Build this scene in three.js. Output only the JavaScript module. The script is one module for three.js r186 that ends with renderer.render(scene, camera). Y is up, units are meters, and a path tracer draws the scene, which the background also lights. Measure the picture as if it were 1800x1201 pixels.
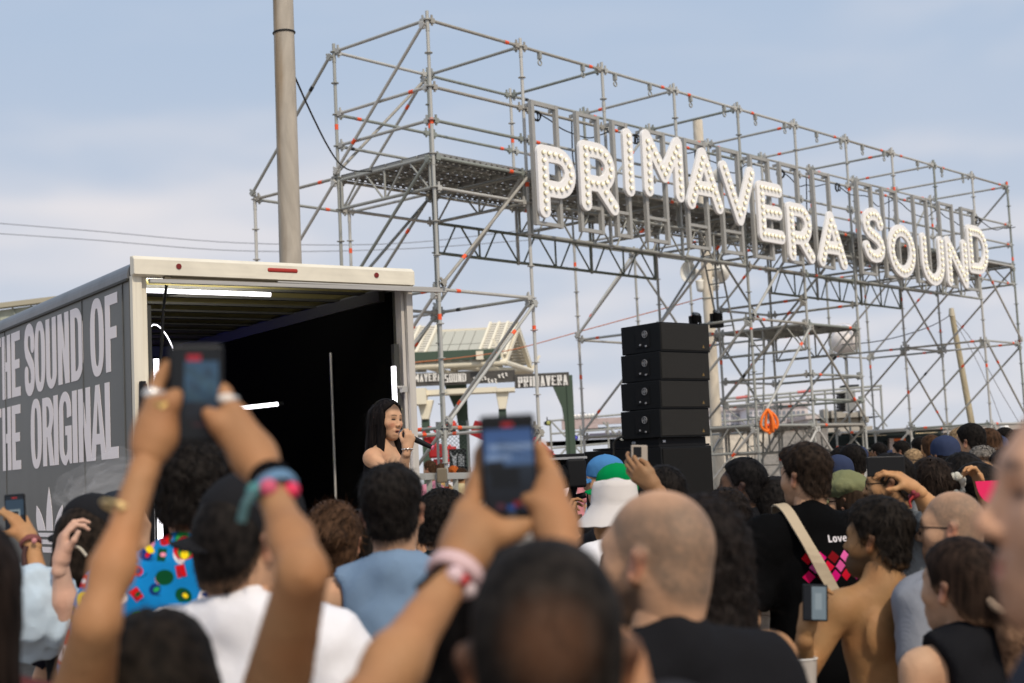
import * as THREE from 'three';
import { mergeGeometries } from 'three/addons/utils/BufferGeometryUtils.js';
import { RoundedBoxGeometry } from 'three/addons/geometries/RoundedBoxGeometry.js';
import { ImprovedNoise } from 'three/addons/math/ImprovedNoise.js';

// ---------------------------------------------------------------- camera
const scene = new THREE.Scene();
const CAM_H = 1.746, FOCAL = 2545.28, PITCH = 0.094103, ROLL = 0.0471;
const camera = new THREE.PerspectiveCamera(2 * Math.atan(600.5 / FOCAL) * 180 / Math.PI, 1024 / 683, 0.1, 900);
camera.position.set(0, CAM_H, 0);
camera.rotation.order = 'YXZ';
camera.rotation.set(PITCH, 0, -ROLL);
camera.focus = 9.5;
camera.userData.fStop = 3.2;

// ---------------------------------------------------------------- sky, sun, exposure
const V = (x, y, z) => new THREE.Vector3(x, y, z);
const noise3 = new ImprovedNoise();
const fbm = (x, y, z, o = 4) => { let s = 0, a = 0.5; for (let i = 0; i < o; i++) { s += a * noise3.noise(x, y, z); x *= 2.03; y *= 2.03; z *= 2.03; a *= 0.5; } return s; };
const clamp = (x, a = 0, b = 1) => Math.min(b, Math.max(a, x));
const lerp = (a, b, t) => a + (b - a) * t;
const sstep = (a, b, x) => { const t = clamp((x - a) / (b - a)); return t * t * (3 - 2 * t); };
const SUN = V(0.33, 0.76, 0.66).normalize();
{
  const W = 1024, H = 512, data = new Float32Array(W * H * 4);
  for (let j = 0; j < H; j++) {
    const el = ((j + 0.5) / H - 0.5) * Math.PI, y = Math.sin(el);
    for (let i = 0; i < W; i++) {
      const az = ((i + 0.5) / W - 0.5) * 2 * Math.PI, x = Math.cos(az) * Math.cos(el), z = Math.sin(az) * Math.cos(el);
      const h = clamp(y);
      const t = Math.pow(clamp(h / 0.42), 0.62);
      let r = lerp(0.69, 0.395, t), g = lerp(0.70, 0.52, t), b = lerp(0.745, 0.705, t);
      if (y > 0.002) {
        // thin high cloud in streaks, denser low down
        const k = 1 / (y + 0.16), px = x * k, pz = z * k;
        const n = fbm(px * 1.1 + 7.1, pz * 3.4 + 2.3, 1.7, 6) + 0.35 * fbm(px * 5 + 1, pz * 13, 4.2, 3);
        const low = sstep(0.34, 0.06, y);
        let c = sstep(-0.05, 0.5, n + 0.14 * low) * lerp(0.12, 0.8, low) * sstep(0.0, 0.05, y);
        const az = Math.atan2(x, -z), q = (y - 0.195 - 0.06 * (az + 0.25)) / (y > 0.195 ? 0.030 : 0.075), bank = Math.exp(-q * q) * sstep(0.02, -0.16, az) * sstep(-1.4, -0.5, az) * clamp(0.70 + 1.5 * fbm(az * 6 + 2, y * 34, 3.3, 5)), wisp = Math.exp(-(((y - 0.30) / 0.05) ** 2)) * sstep(0.18, 0.34, az) * sstep(1.2, 0.6, az) * clamp(0.25 + 1.6 * fbm(az * 9 + y * 14, y * 30 - az * 8, 6.1, 5)); c = Math.max(c, bank * 0.95, wisp * 0.5);
        r = lerp(r, 0.80, c); g = lerp(g, 0.775, c); b = lerp(b, 0.80, c);
        const glow = Math.pow(clamp(x * SUN.x + y * SUN.y + z * SUN.z), 6);
        r += glow * 1.1; g += glow * 0.95; b += glow * 0.75;
      } else if (y < -0.02) { r = 0.30; g = 0.28; b = 0.27; }
      const o = (j * W + i) * 4;
      data[o] = r; data[o + 1] = g; data[o + 2] = b; data[o + 3] = 1;
    }
  }
  const sky = new THREE.DataTexture(data, W, H, THREE.RGBAFormat, THREE.FloatType);
  sky.mapping = THREE.EquirectangularReflectionMapping;
  sky.magFilter = THREE.LinearFilter; sky.needsUpdate = true;
  scene.background = sky; scene.environment = sky;
}
const sun = new THREE.DirectionalLight(new THREE.Color(1, 0.88, 0.72), 2.7);
sun.position.copy(SUN).multiplyScalar(60);
sun.castShadow = true; sun.shadow.radius = 5;
sun.shadow.mapSize.set(2048, 2048);
Object.assign(sun.shadow.camera, { left: -45, right: 45, top: 45, bottom: -45, near: 1, far: 160 });
scene.add(sun);
const renderer = new THREE.WebGLRenderer({ antialias: true });
renderer.setSize(1024, 683);
renderer.toneMapping = THREE.LinearToneMapping;
renderer.toneMappingExposure = 1.0;
renderer.shadowMap.enabled = true;

// ---------------------------------------------------------------- helpers
let seed = 12345;
const rnd = () => { seed = (seed + 0x6d2b79f5) | 0; let t = Math.imul(seed ^ (seed >>> 15), 1 | seed); t = (t + Math.imul(t ^ (t >>> 7), 61 | t)) ^ t; return ((t ^ (t >>> 14)) >>> 0) / 4294967296; };
const rr = (a, b) => a + (b - a) * rnd();
// where a point that the photograph shows at (x, y) of 1800 x 1201 stands, when it is `depth` metres in front of the camera
function at(x, y, depth) {
  const u = (x - 900) / FOCAL, v = (600.5 - y) / FOCAL, cr = Math.cos(ROLL), sr = Math.sin(ROLL);
  const u0 = u * cr + v * sr, v0 = -u * sr + v * cr, c = Math.cos(PITCH), s = Math.sin(PITCH);
  const Y = v0 * c + s, Z = c - v0 * s, k = depth / Z;
  return V(u0 * k, CAM_H + Y * k, -depth);
}
const used = {};
function numbered(name) { const n = used[name] = (used[name] ?? -1) + 1; return n ? name + '_' + String(n).padStart(3, '0') : name; }
function tag(o, label, category, group, kind) {
  if (label) o.userData.label = label;
  if (category) o.userData.category = category;
  if (group) o.userData.group = group;
  if (kind) o.userData.kind = kind;
  return o;
}
function thing(name, label, category, pos = [0, 0, 0], turn = 0, group) {
  const o = new THREE.Group(); o.name = numbered(name); scene.add(o);
  if (pos.isVector3) o.position.copy(pos); else o.position.set(...pos);
  o.rotation.y = turn;
  return tag(o, label, category, group);
}
function part(name, geo, mat, parent, pos) {
  const m = new THREE.Mesh(Array.isArray(geo) ? merge(geo) : geo, mat); m.name = name; m.castShadow = m.receiveShadow = true;
  if (pos) (pos.isVector3 ? m.position.copy(pos) : m.position.set(...pos));
  parent.add(m); return m;
}
function top(name, geo, mat, label, category, group, kind) { const m = part(numbered(name), geo, mat, scene); return tag(m, label, category, group, kind); }
const plain = (g) => { const n = g.index ? g.toNonIndexed() : g; for (const k of Object.keys(n.attributes)) if (!['position', 'normal', 'uv'].includes(k)) n.deleteAttribute(k); if (!n.attributes.uv) n.setAttribute('uv', new THREE.BufferAttribute(new Float32Array(n.attributes.position.count * 2), 2)); return n; };
const merge = (list) => (list.length === 1 ? list[0] : mergeGeometries(list.map(plain)));
const box = (w, h, d, x = 0, y = 0, z = 0) => new THREE.BoxGeometry(w, h, d).translate(x, y, z);
const rbox = (w, h, d, r, x = 0, y = 0, z = 0, seg = 2) => new RoundedBoxGeometry(w, h, d, seg, r).translate(x, y, z);
const UP = V(0, 1, 0);
function rod(a, b, r, seg = 10, r2 = r) {           // a round bar from a to b
  a = a.isVector3 ? a : V(...a); b = b.isVector3 ? b : V(...b);
  const d = b.clone().sub(a), g = new THREE.CylinderGeometry(r2, r, d.length(), seg);
  g.applyQuaternion(new THREE.Quaternion().setFromUnitVectors(UP, d.normalize()));
  return g.translate((a.x + b.x) / 2, (a.y + b.y) / 2, (a.z + b.z) / 2);
}
function beam(a, b, w, h) {                          // a square bar from a to b
  a = a.isVector3 ? a : V(...a); b = b.isVector3 ? b : V(...b);
  const d = b.clone().sub(a), g = new THREE.BoxGeometry(w, h, d.length());
  const m = new THREE.Matrix4().lookAt(b, a, Math.abs(d.clone().normalize().y) > 0.95 ? V(0, 0, 1) : UP);
  g.applyMatrix4(m); return g.translate((a.x + b.x) / 2, (a.y + b.y) / 2, (a.z + b.z) / 2);
}
function tube(pts, r, seg = 24, rad = 6, closed = false) { return new THREE.TubeGeometry(new THREE.CatmullRomCurve3(pts.map((p) => (p.isVector3 ? p : V(...p))), closed), seg, r, rad, closed); }
function canvasTex(w, h, draw, srgb = true) {
  const c = document.createElement('canvas'); c.width = w; c.height = h; draw(c.getContext('2d'), w, h);
  const t = new THREE.CanvasTexture(c); if (srgb) t.colorSpace = THREE.SRGBColorSpace; t.wrapS = t.wrapT = THREE.RepeatWrapping; return t;
}
function dataTex(w, h, f, srgb = false) {            // f(u, v) -> [r, g, b] in 0..1
  const d = new Uint8Array(w * h * 4);
  for (let j = 0; j < h; j++) for (let i = 0; i < w; i++) { const c = f(i / w, j / h), o = (j * w + i) * 4; d[o] = clamp(c[0]) * 255; d[o + 1] = clamp(c[1]) * 255; d[o + 2] = clamp(c[2]) * 255; d[o + 3] = 255; }
  const t = new THREE.DataTexture(d, w, h); t.magFilter = THREE.LinearFilter; t.minFilter = THREE.LinearMipmapLinearFilter; t.generateMipmaps = true;
  t.wrapS = t.wrapT = THREE.RepeatWrapping; if (srgb) t.colorSpace = THREE.SRGBColorSpace; t.needsUpdate = true; return t;
}
const tileN = (u, v, f, s, o = 4) => { const a = u * 2 * Math.PI, b = v * 2 * Math.PI; return fbm(Math.cos(a) * f / 6.28 + s, Math.sin(a) * f / 6.28 + Math.cos(b) * f / 6.28, Math.sin(b) * f / 6.28 + s * 0.37, o); };
const GREY = dataTex(256, 256, (u, v) => { const n = 0.82 + 0.34 * tileN(u, v, 9, 3.1, 5); return [n, n, n]; });
const FINE = dataTex(256, 256, (u, v) => { const n = 0.5 + 0.5 * tileN(u, v, 60, 5.7, 3) + 0.2 * tileN(u, v, 14, 1.7, 2); return [n, n, n]; });
const WEAVE = dataTex(128, 128, (u, v) => { const n = 0.5 + 0.22 * Math.sin(u * 2 * Math.PI * 32) + 0.22 * Math.sin(v * 2 * Math.PI * 32) + 0.3 * tileN(u, v, 20, 8.8, 2); return [n, n, n]; });
const rep = (t, a, b = a) => { const c = t.clone(); c.repeat.set(a, b); c.needsUpdate = true; return c; };
const lin = (r, g, b) => new THREE.Color().setRGB(r, g, b);
function mat(color, rough = 0.7, metal = 0, o = {}) {
  const m = new THREE.MeshPhysicalMaterial({ specularIntensity: 0.7, color: Array.isArray(color) ? lin(...color) : new THREE.Color(color), roughness: rough, metalness: metal });
  return Object.assign(m, o);
}
const SOFT = dataTex(64, 256, (u, v) => { const n = 0.92 + 0.14 * tileN(u * 0.02, v, 9, 4.4, 4); return [n, n, n * 0.99]; });
const M = {
  steel: mat([0.43, 0.43, 0.41], 0.55, 0.15, { map: SOFT }),
  steelB: mat([0.34, 0.345, 0.325], 0.6, 0.15, { map: SOFT }),
  steelC: mat([0.50, 0.49, 0.465], 0.5, 0.15, { map: SOFT }),
  steelD: mat([0.38, 0.36, 0.32], 0.65, 0.1, { map: rep(GREY, 1, 4) }),
  steelE: mat([0.29, 0.31, 0.28], 0.6, 0.1, { map: rep(GREY, 1, 3) }),
  girder: mat([0.20, 0.225, 0.19], 0.6, 0.3, { map: GREY }),
  tape: mat([0.78, 0.10, 0.03], 0.5),
  tapeB: mat([0.02, 0.02, 0.02], 0.6),
  plank: mat([0.30, 0.30, 0.29], 0.55, 0.3, { map: GREY }),
  frame: mat([0.40, 0.39, 0.365], 0.5, 0.1, { map: rep(GREY, 1, 3) }),
  white: mat([0.80, 0.785, 0.77], 0.55),
  black: mat([0.008, 0.008, 0.009], 0.6, 0, { specularIntensity: 0.3 }),
  blackGloss: mat([0.007, 0.007, 0.008], 0.35, 0, { specularIntensity: 0.45 }),
  concrete: mat([0.46, 0.41, 0.345], 0.9, 0, { map: rep(GREY, 1, 4), bumpMap: rep(FINE, 2, 20), bumpScale: 0.004 }),
  cable: mat([0.015, 0.015, 0.015], 0.6),
  cream: mat([0.76, 0.70, 0.56], 0.6),
  green: mat([0.055, 0.085, 0.06], 0.55),
};
const bulbMat = mat([0.85, 0.80, 0.62], 0.25, 0, { emissive: lin(1, 0.92, 0.70), emissiveIntensity: 0.42 });
const socketMat = mat([0.34, 0.30, 0.20], 0.6);
const ledMat = mat([0.9, 0.9, 0.92], 0.4, 0, { emissive: lin(0.95, 0.93, 1), emissiveIntensity: 3 });

// outlines of flat shapes from a distance field: closed loops of points, found by marching squares
function contour(sdf, x0, x1, y0, y1, cell) {
  const nx = Math.ceil((x1 - x0) / cell) + 1, ny = Math.ceil((y1 - y0) / cell) + 1, f = new Float32Array(nx * ny);
  for (let j = 0; j < ny; j++) for (let i = 0; i < nx; i++) f[j * nx + i] = sdf(x0 + i * cell, y0 + j * cell);
  const next = new Map(), pt = new Map();
  const key = (i, j, d) => (j * nx + i) * 2 + d;
  const edge = (i, j, d) => {
    const k = key(i, j, d);
    if (!pt.has(k)) { const a = f[j * nx + i], b = d ? f[(j + 1) * nx + i] : f[j * nx + i + 1], t = a / (a - b); pt.set(k, [x0 + (i + (d ? 0 : t)) * cell, y0 + (j + (d ? t : 0)) * cell]); }
    return k;
  };
  for (let j = 0; j < ny - 1; j++) for (let i = 0; i < nx - 1; i++) {
    const a = f[j * nx + i] < 0, b = f[j * nx + i + 1] < 0, c = f[(j + 1) * nx + i + 1] < 0, d = f[(j + 1) * nx + i] < 0;
    const s = (a ? 1 : 0) | (b ? 2 : 0) | (c ? 4 : 0) | (d ? 8 : 0);
    if (s === 0 || s === 15) continue;
    const B = () => edge(i, j, 0), R = () => edge(i + 1, j, 1), T = () => edge(i, j + 1, 0), L = () => edge(i, j, 1);
    const go = (p, q) => next.set(p, q);                         // inside kept on the left
    switch (s) {
      case 1: go(B(), L()); break; case 2: go(R(), B()); break; case 3: go(R(), L()); break; case 4: go(T(), R()); break;
      case 5: go(B(), L()); go(T(), R()); break; case 6: go(T(), B()); break; case 7: go(T(), L()); break; case 8: go(L(), T()); break;
      case 9: go(B(), T()); break; case 10: go(R(), B()); go(L(), T()); break; case 11: go(R(), T()); break; case 12: go(L(), R()); break;
      case 13: go(B(), R()); break; case 14: go(L(), B()); break;
    }
  }
  const loops = [];
  while (next.size) {
    const start = next.keys().next().value; let k = start; const loop = [];
    while (next.has(k)) { loop.push(pt.get(k)); const n = next.get(k); next.delete(k); k = n; }
    const out = [];                                              // drop points on straight runs
    for (let i = 0; i < loop.length; i++) { const p = out.length ? out[out.length - 1] : loop[loop.length - 1], q = loop[i], r = loop[(i + 1) % loop.length]; if (Math.abs((q[0] - p[0]) * (r[1] - q[1]) - (q[1] - p[1]) * (r[0] - q[0])) > 0.00004 * (cell / 0.01)) out.push(q); }
    if (out.length > 2) loops.push(out);
  }
  return loops;
}
const area = (l) => l.reduce((s, p, i) => { const q = l[(i + 1) % l.length]; return s + p[0] * q[1] - q[0] * p[1]; }, 0) / 2;
function shapesOf(loops) {
  const vec = (l) => l.map((p) => new THREE.Vector2(...p)), outs = loops.filter((l) => area(l) > 0), holes = loops.filter((l) => area(l) < 0);
  const inside = (p, l) => { let c = false; for (let i = 0, j = l.length - 1; i < l.length; j = i++) if ((l[i][1] > p[1]) !== (l[j][1] > p[1]) && p[0] < ((l[j][0] - l[i][0]) * (p[1] - l[i][1])) / (l[j][1] - l[i][1]) + l[i][0]) c = !c; return c; };
  return outs.map((o) => { const s = new THREE.Shape(vec(o)); for (const h of holes) if (inside(h[0], o)) s.holes.push(new THREE.Path(vec(h))); return s; });
}
const segD = (x, y, a, b) => { const dx = b[0] - a[0], dy = b[1] - a[1], t = clamp(((x - a[0]) * dx + (y - a[1]) * dy) / (dx * dx + dy * dy || 1e-9)); return Math.hypot(x - a[0] - dx * t, y - a[1] - dy * t); };
const arc = (cx, cy, rx, ry, a0, a1, n = 14) => Array.from({ length: n + 1 }, (_, i) => { const a = (a0 + ((a1 - a0) * i) / n) * Math.PI / 180; return [cx + rx * Math.cos(a), cy + ry * Math.sin(a)]; });

// ---------------------------------------------------------------- ground
{
  const g = new THREE.PlaneGeometry(900, 900).rotateX(-Math.PI / 2);
  const u = g.attributes.uv; for (let i = 0; i < u.count; i++) u.setXY(i, u.getX(i) * 180, u.getY(i) * 180);
  top('ground', g, mat([0.36, 0.30, 0.25], 0.9, 0, { map: GREY, bumpMap: FINE, bumpScale: 0.004 }), null, null, null, 'structure');
}

// ---------------------------------------------------------------- scaffold gantry
const BAY = 2.07, G_TURN = 0.844934, LV = (k) => 8.51 - 0.5 * k;
const gantry = thing('scaffold_gantry', 'long grey tube scaffold gantry with decks and braced legs carrying the white letters', 'scaffold', [-1.02265, 0, -20.7348], G_TURN);
const N = (t, w, k) => V(t * BAY, LV(k), -w * BAY);
const gcache = new Map(), cached = (k, f) => { if (!gcache.has(k)) gcache.set(k, f()); return gcache.get(k); };
const TR = 0.0265;
function tubeGeo(L, r, heads) {
  return cached('t' + L.toFixed(2) + r + heads, () => {
    const g = [new THREE.CylinderGeometry(r, r, L, 10, 1)];
    if (heads) for (const s of [-1, 1]) g.push(box(0.05, 0.09, 0.075, 0, s * (L / 2 - 0.045), 0), box(0.022, 0.03, 0.16, 0, s * (L / 2 - 0.05), 0.01));
    return merge(g);
  });
}
const bandGeo = new THREE.CylinderGeometry(TR * 1.12, TR * 1.12, 0.085, 10);
function place(mesh, a, b) {
  const d = b.clone().sub(a); mesh.position.copy(a).add(b).multiplyScalar(0.5);
  const y = d.normalize(), z = Math.abs(y.y) > 0.99 ? V(0, 0, 1) : V(0, 1, 0), x = V().crossVectors(y, z).normalize(), zz = V().crossVectors(x, y);
  mesh.quaternion.setFromRotationMatrix(new THREE.Matrix4().makeBasis(x, y, zz)); return mesh;
}
function bands(m, L, n = 1, from = 0.3) {
  for (let i = 0; i < n; i++) if (rnd() < 0.8) part('tape_band', bandGeo, rnd() < 0.06 ? M.tapeB : M.tape, m, [0, (rnd() < 0.5 ? -1 : 1) * (L / 2 - from - rnd() * 0.25), 0]);
}
const STEELS = [M.steel, M.steel, M.steelB, M.steelC, M.steelD, M.steelC, M.steelE, M.steel];
const anySteel = () => STEELS[Math.floor(rnd() * 8)];
function ledger(t1, w1, k1, t2, w2, k2, dy = 0) {
  const a = N(t1, w1, k1), b = N(t2, w2, k2); a.y += dy; b.y += dy;
  const d = b.clone().sub(a).normalize().multiplyScalar(0.045); a.add(d); b.sub(d);
  const L = a.distanceTo(b), m = part('ledger', tubeGeo(L, TR * 0.96, true), anySteel(), gantry); place(m, a, b); bands(m, L, 1, 0.22); return m;
}
function brace(t1, w1, k1, t2, w2, k2, off = 0.07) {
  const a = N(t1, w1, k1), b = N(t2, w2, k2), along = w1 === w2;
  for (const p of [a, b]) { if (along) p.z += w1 === 0 ? off : -off; else p.x += t1 === 10 ? off : -off; }
  a.y -= 0.06; b.y += 0.06;
  const L = a.distanceTo(b), m = part('diagonal_brace', tubeGeo(L, TR * 0.96, true), anySteel(), gantry); place(m, a, b); bands(m, L, 1, 0.55); return m;
}
function post(t, w, k1, k2) {
  const y1 = LV(k1) + 0.13, y2 = k2 >= 17 ? 0.02 : LV(k2) - 0.04, L = y1 - y2;
  const geo = cached('p' + k1 + '_' + k2, () => {
    const g = [new THREE.CylinderGeometry(TR, TR, L, 12).translate(0, L / 2, 0)];
    for (let k = k1; k <= Math.min(k2, 16.5); k++) g.push(new THREE.CylinderGeometry(0.061, 0.061, 0.011, 12).translate(0, LV(k) - y2, 0));
    for (let y = 0.4; y < L; y += 2) g.push(new THREE.CylinderGeometry(TR * 1.16, TR * 1.16, 0.17, 12).translate(0, y, 0));
    if (k2 >= 17) g.push(box(0.15, 0.012, 0.15, 0, 0.0, 0), new THREE.CylinderGeometry(0.04, 0.04, 0.04, 8).translate(0, 0.25, 0));
    return merge(g);
  });
  const m = part('post', geo, anySteel(), gantry, [t * BAY, y2, -w * BAY]);
  for (let y = 1.3 + rnd(); y < L; y += 1.9 + rnd() * 1.2) part('tape_band', bandGeo, M.tape, m, [0, y, 0]);
  return m;
}
function girder(t1, w1, t2, w2, k1, k2, mt = M.girder) {
  const a = N(t1, w1, k1), b = N(t2, w2, k1), c = N(t1, w1, k2), d = N(t2, w2, k2), L = a.distanceTo(b), dir = b.clone().sub(a).normalize();
  for (const p of [a, c]) p.addScaledVector(dir, 0.07); for (const p of [b, d]) p.addScaledVector(dir, -0.07);
  const n = Math.max(2, Math.round(L / 1.04)), g = [rod(a, b, TR), rod(c, d, TR), rod(a, c, TR * 0.9), rod(b, d, TR * 0.9)];
  for (let i = 0; i < n; i++) {
    const p = (u, lo) => (lo ? c.clone().lerp(d, u) : a.clone().lerp(b, u));
    g.push(rod(p(i / n + 0.02, true), p((i + 0.44) / n, false), 0.016, 8), rod(p((i + 0.56) / n, false), p((i + 0.98) / n, true), 0.016, 8));
    if (i) g.push(rod(p(i / n, true), p(i / n, false), 0.018, 8));
  }
  return part('lattice_girder', merge(g), mt, gantry);
}
for (const t of [0, 1]) { post(t, 0, 0, 17); post(t, 1, 0, 17); post(t, 2, 4, 17); }
for (const t of [2, 3, 7, 8]) { post(t, 0, 0, 6); post(t, 1, 0, 6); }
for (const t of [4, 5, 6]) { post(t, 0, 0, 17); post(t, 1, 0, 17); post(t, 2, 4, 17); }
for (const t of [9, 10]) { post(t, 0, 0, 17); post(t, 1, 0, 17); post(t, 2, 4, 17); }
for (let t = 0; t < 10; t++) for (const w of [0, 1]) { for (const k of [0, 2, 3]) ledger(t, w, k, t + 1, w, k); ledger(t, w, 4, t + 1, w, 4, -0.05); }
for (let t = 0; t <= 10; t++) { ledger(t, 0, 0, t, 1, 0); girder(t, 0, t, 1, 4.1, 5, M.steelB); }
for (const t of [0, 10]) for (const k of [2, 3]) ledger(t, 0, k, t, 1, k);
for (const w of [0, 1]) {
  for (const [a, b] of [[1, 4], [6, 9]]) girder(a, w, b, w, 5, 6, w ? M.girder : M.steelB);
  for (const [a, b] of [[0, 1], [4, 5], [5, 6], [9, 10]]) { ledger(a, w, 8, b, w, 8); ledger(a, w, 12, b, w, 12); ledger(a, w, 5, b, w, 5); }
}
for (const t of [0, 1, 4, 5, 6, 9, 10]) { for (const k of [8, 12]) { ledger(t, 0, k, t, 1, k); ledger(t, 1, k, t, 2, k); } ledger(t, 1, 4, t, 2, 4); }
for (const [a, b] of [[0, 1], [4, 5], [5, 6], [9, 10]]) for (const k of [4, 8, 12]) ledger(a, 2, k, b, 2, k);
for (const k of [10, 11]) { ledger(5, 0, k, 6, 0, k); ledger(5, 1, k, 6, 1, k); ledger(5, 0, k, 5, 1, k); ledger(6, 0, k, 6, 1, k); }
ledger(5, 0, 7, 5, 1, 7); ledger(6, 0, 7, 6, 1, 7); ledger(5, 1, 7, 6, 1, 7); ledger(4, 0, 6, 5, 0, 6); ledger(5, 0, 6, 6, 0, 6);
girder(5, 0, 5, 1, 8, 9, M.steelB); girder(6, 0, 6, 1, 8, 9, M.steelB); girder(4, 0, 4, 1, 12, 13, M.steelB); girder(5, 0, 5, 1, 12, 13, M.steelB); girder(6, 0, 6, 1, 12, 13, M.steelB);
const BR = [[0, 0, 0, 0, 1, 4], [0, 1, 0, 0, 2, 4], [1, 1, 0, 1, 2, 4], [1, 1, 0, 0, 1, 4], [0, 0, 4, 0, 1, 8], [0, 1, 4, 0, 2, 8], [1, 0, 4, 0, 0, 8], [1, 0, 4, 1, 1, 8], [1, 1, 4, 0, 1, 8], [1, 1, 4, 1, 2, 8],
  [0, 0, 8, 0, 1, 12], [1, 0, 8, 0, 0, 12], [1, 0, 8, 1, 1, 12], [1, 1, 8, 0, 1, 12], [1, 1, 8, 1, 2, 12], [0, 1, 8, 0, 2, 12],
  [0, 0, 12, 0, 1, 16], [1, 0, 12, 0, 0, 16], [1, 0, 12, 1, 1, 16],
  [5, 0, 4, 4, 0, 8], [4, 0, 4, 4, 1, 8], [4, 1, 4, 4, 2, 8], [5, 2, 4, 4, 2, 8], [5, 2, 4, 6, 2, 8], [5, 1, 4, 4, 1, 8], [5, 1, 4, 6, 1, 8], [6, 0, 4, 6, 1, 8], [6, 1, 4, 6, 2, 8],
  [5, 0, 7, 5, 1, 11], [5, 0, 8, 4, 0, 12], [5, 0, 8, 6, 0, 12], [6, 0, 8, 6, 1, 12], [5, 1, 8, 6, 1, 12], [4, 0, 8, 4, 1, 12], [4, 1, 8, 4, 2, 12], [5, 1, 8, 4, 1, 12], [6, 1, 8, 6, 2, 12],
  [4, 0, 12, 4, 1, 16], [5, 0, 12, 4, 0, 16], [5, 0, 12, 6, 0, 16], [6, 0, 12, 6, 1, 16], [5, 0, 12, 5, 1, 16], [6, 1, 12, 5, 1, 16], [4, 1, 12, 4, 2, 16], [5, 1, 12, 4, 1, 16],
  [9, 0, 4, 9, 1, 8], [9, 1, 4, 9, 2, 8], [10, 0, 4, 10, 1, 8], [10, 1, 4, 10, 2, 8], [9, 0, 4, 10, 0, 8], [9, 1, 4, 10, 1, 8], [9, 0, 8, 9, 1, 12], [9, 1, 8, 9, 2, 12], [10, 0, 8, 10, 1, 12], [10, 1, 8, 10, 2, 12],
  [9, 0, 8, 10, 0, 12], [9, 1, 8, 10, 1, 12], [9, 0, 12, 9, 1, 16], [9, 0, 12, 10, 0, 16], [9, 1, 12, 9, 2, 16], [9, 1, 12, 10, 1, 16], [10, 0, 12, 10, 1, 16], [10, 0, 0, 10, 1, 4], [10, 1, 0, 9, 1, 4], [4, 1, 0, 3, 1, 4], [6, 1, 0, 7, 1, 4]];
for (const b of BR) brace(...b);
// steel decks: planks with punched holes and upturned edges
const plankGeo = (() => {
  const L = BAY - 0.05, w = 0.315, s = new THREE.Shape([[-L / 2, -w / 2], [L / 2, -w / 2], [L / 2, w / 2], [-L / 2, w / 2]].map((p) => new THREE.Vector2(...p)));
  for (let i = 0; i < 9; i++) for (const y of [-0.09, 0.09]) { const h = new THREE.Path(); h.absellipse(-L / 2 + 0.22 + i * 0.2 + (y > 0 ? 0.05 : 0), y, 0.028, 0.02, 0, Math.PI * 2, true, 0); s.holes.push(h); }
  const g = new THREE.ExtrudeGeometry(s, { depth: 0.004, bevelEnabled: false, curveSegments: 5 }).rotateX(-Math.PI / 2);
  const ls = new THREE.Shape([[-L / 2, -0.06], [L / 2, -0.06], [L / 2, 0], [-L / 2, 0]].map((p) => new THREE.Vector2(...p)));
  for (let i = 0; i < 15; i++) { const x = -L / 2 + 0.1 + i * 0.128; ls.holes.push(new THREE.Path([[x, -0.042], [x, -0.02], [x + 0.05, -0.02], [x + 0.05, -0.042]].map((p) => new THREE.Vector2(...p)))); }
  const lips = [-1, 1].map((q) => new THREE.ExtrudeGeometry(ls, { depth: 0.004, bevelEnabled: false }).translate(0, 0, q * (w / 2 - 0.002) - 0.002));
  return merge([g, ...lips, box(0.05, 0.05, w - 0.02, L / 2 - 0.03, -0.03, 0), box(0.05, 0.05, w - 0.02, -L / 2 + 0.03, -0.03, 0), box(0.03, 0.03, w - 0.02, 0, -0.018, 0)]);
})();
const deck = (t, k, n = 6) => { for (let i = 0; i < n; i++) part('deck_plank', plankGeo, rnd() < 0.3 ? M.steelB : M.plank, gantry, [(t + 0.5) * BAY, LV(k) + 0.035 - rnd() * 0.006, -(0.19 + i * ((BAY - 0.38) / 5))]); };
for (let t = 0; t < 10; t++) deck(t, 4);
deck(5, 8); deck(4, 12); deck(5, 12);
// hook clamps that hang from the front top rail
const hookGeo = merge([box(0.05, 0.12, 0.06, 0, -0.03, 0), new THREE.TorusGeometry(0.042, 0.012, 6, 12).translate(0, -0.15, 0), rod([0, -0.09, 0], [0, -0.115, 0], 0.012)]);
for (const t of [1.22, 1.75, 2.17, 2.65, 3.25, 3.78, 4.3, 4.82, 5.42, 5.9, 6.35, 6.82, 7.6, 8.2, 8.75]) part('hook_clamp', hookGeo, M.steelB, gantry, [t * BAY, LV(0) - 0.03, 0]);
// ladder inside the middle leg
{
  const a = N(5, 1, 8).add(V(0.35, 0, 0.5)), b = N(5, 1, 16).add(V(-0.25, -0.4, 0.5)), g = [], o = V(0, 0, 0.36);
  g.push(rod(a, b, 0.02), rod(a.clone().add(o), b.clone().add(o), 0.02));
  for (let i = 1; i < 15; i++) { const p = a.clone().lerp(b, i / 15); g.push(rod(p, p.clone().add(o), 0.013, 6)); }
  part('ladder', merge(g), M.steelB, gantry);
  const c = N(4, 1, 4).add(V(0.9, 0.05, 0.4)), d = N(4, 1, 8).add(V(1.5, -0.2, 0.4)), h = [rod(c, d, 0.02), rod(c.clone().add(o), d.clone().add(o), 0.02)];
  for (let i = 1; i < 8; i++) { const p = c.clone().lerp(d, i / 8); h.push(rod(p, p.clone().add(o), 0.013, 6)); }
  part('ladder', merge(h), M.steelB, gantry);
}
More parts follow.
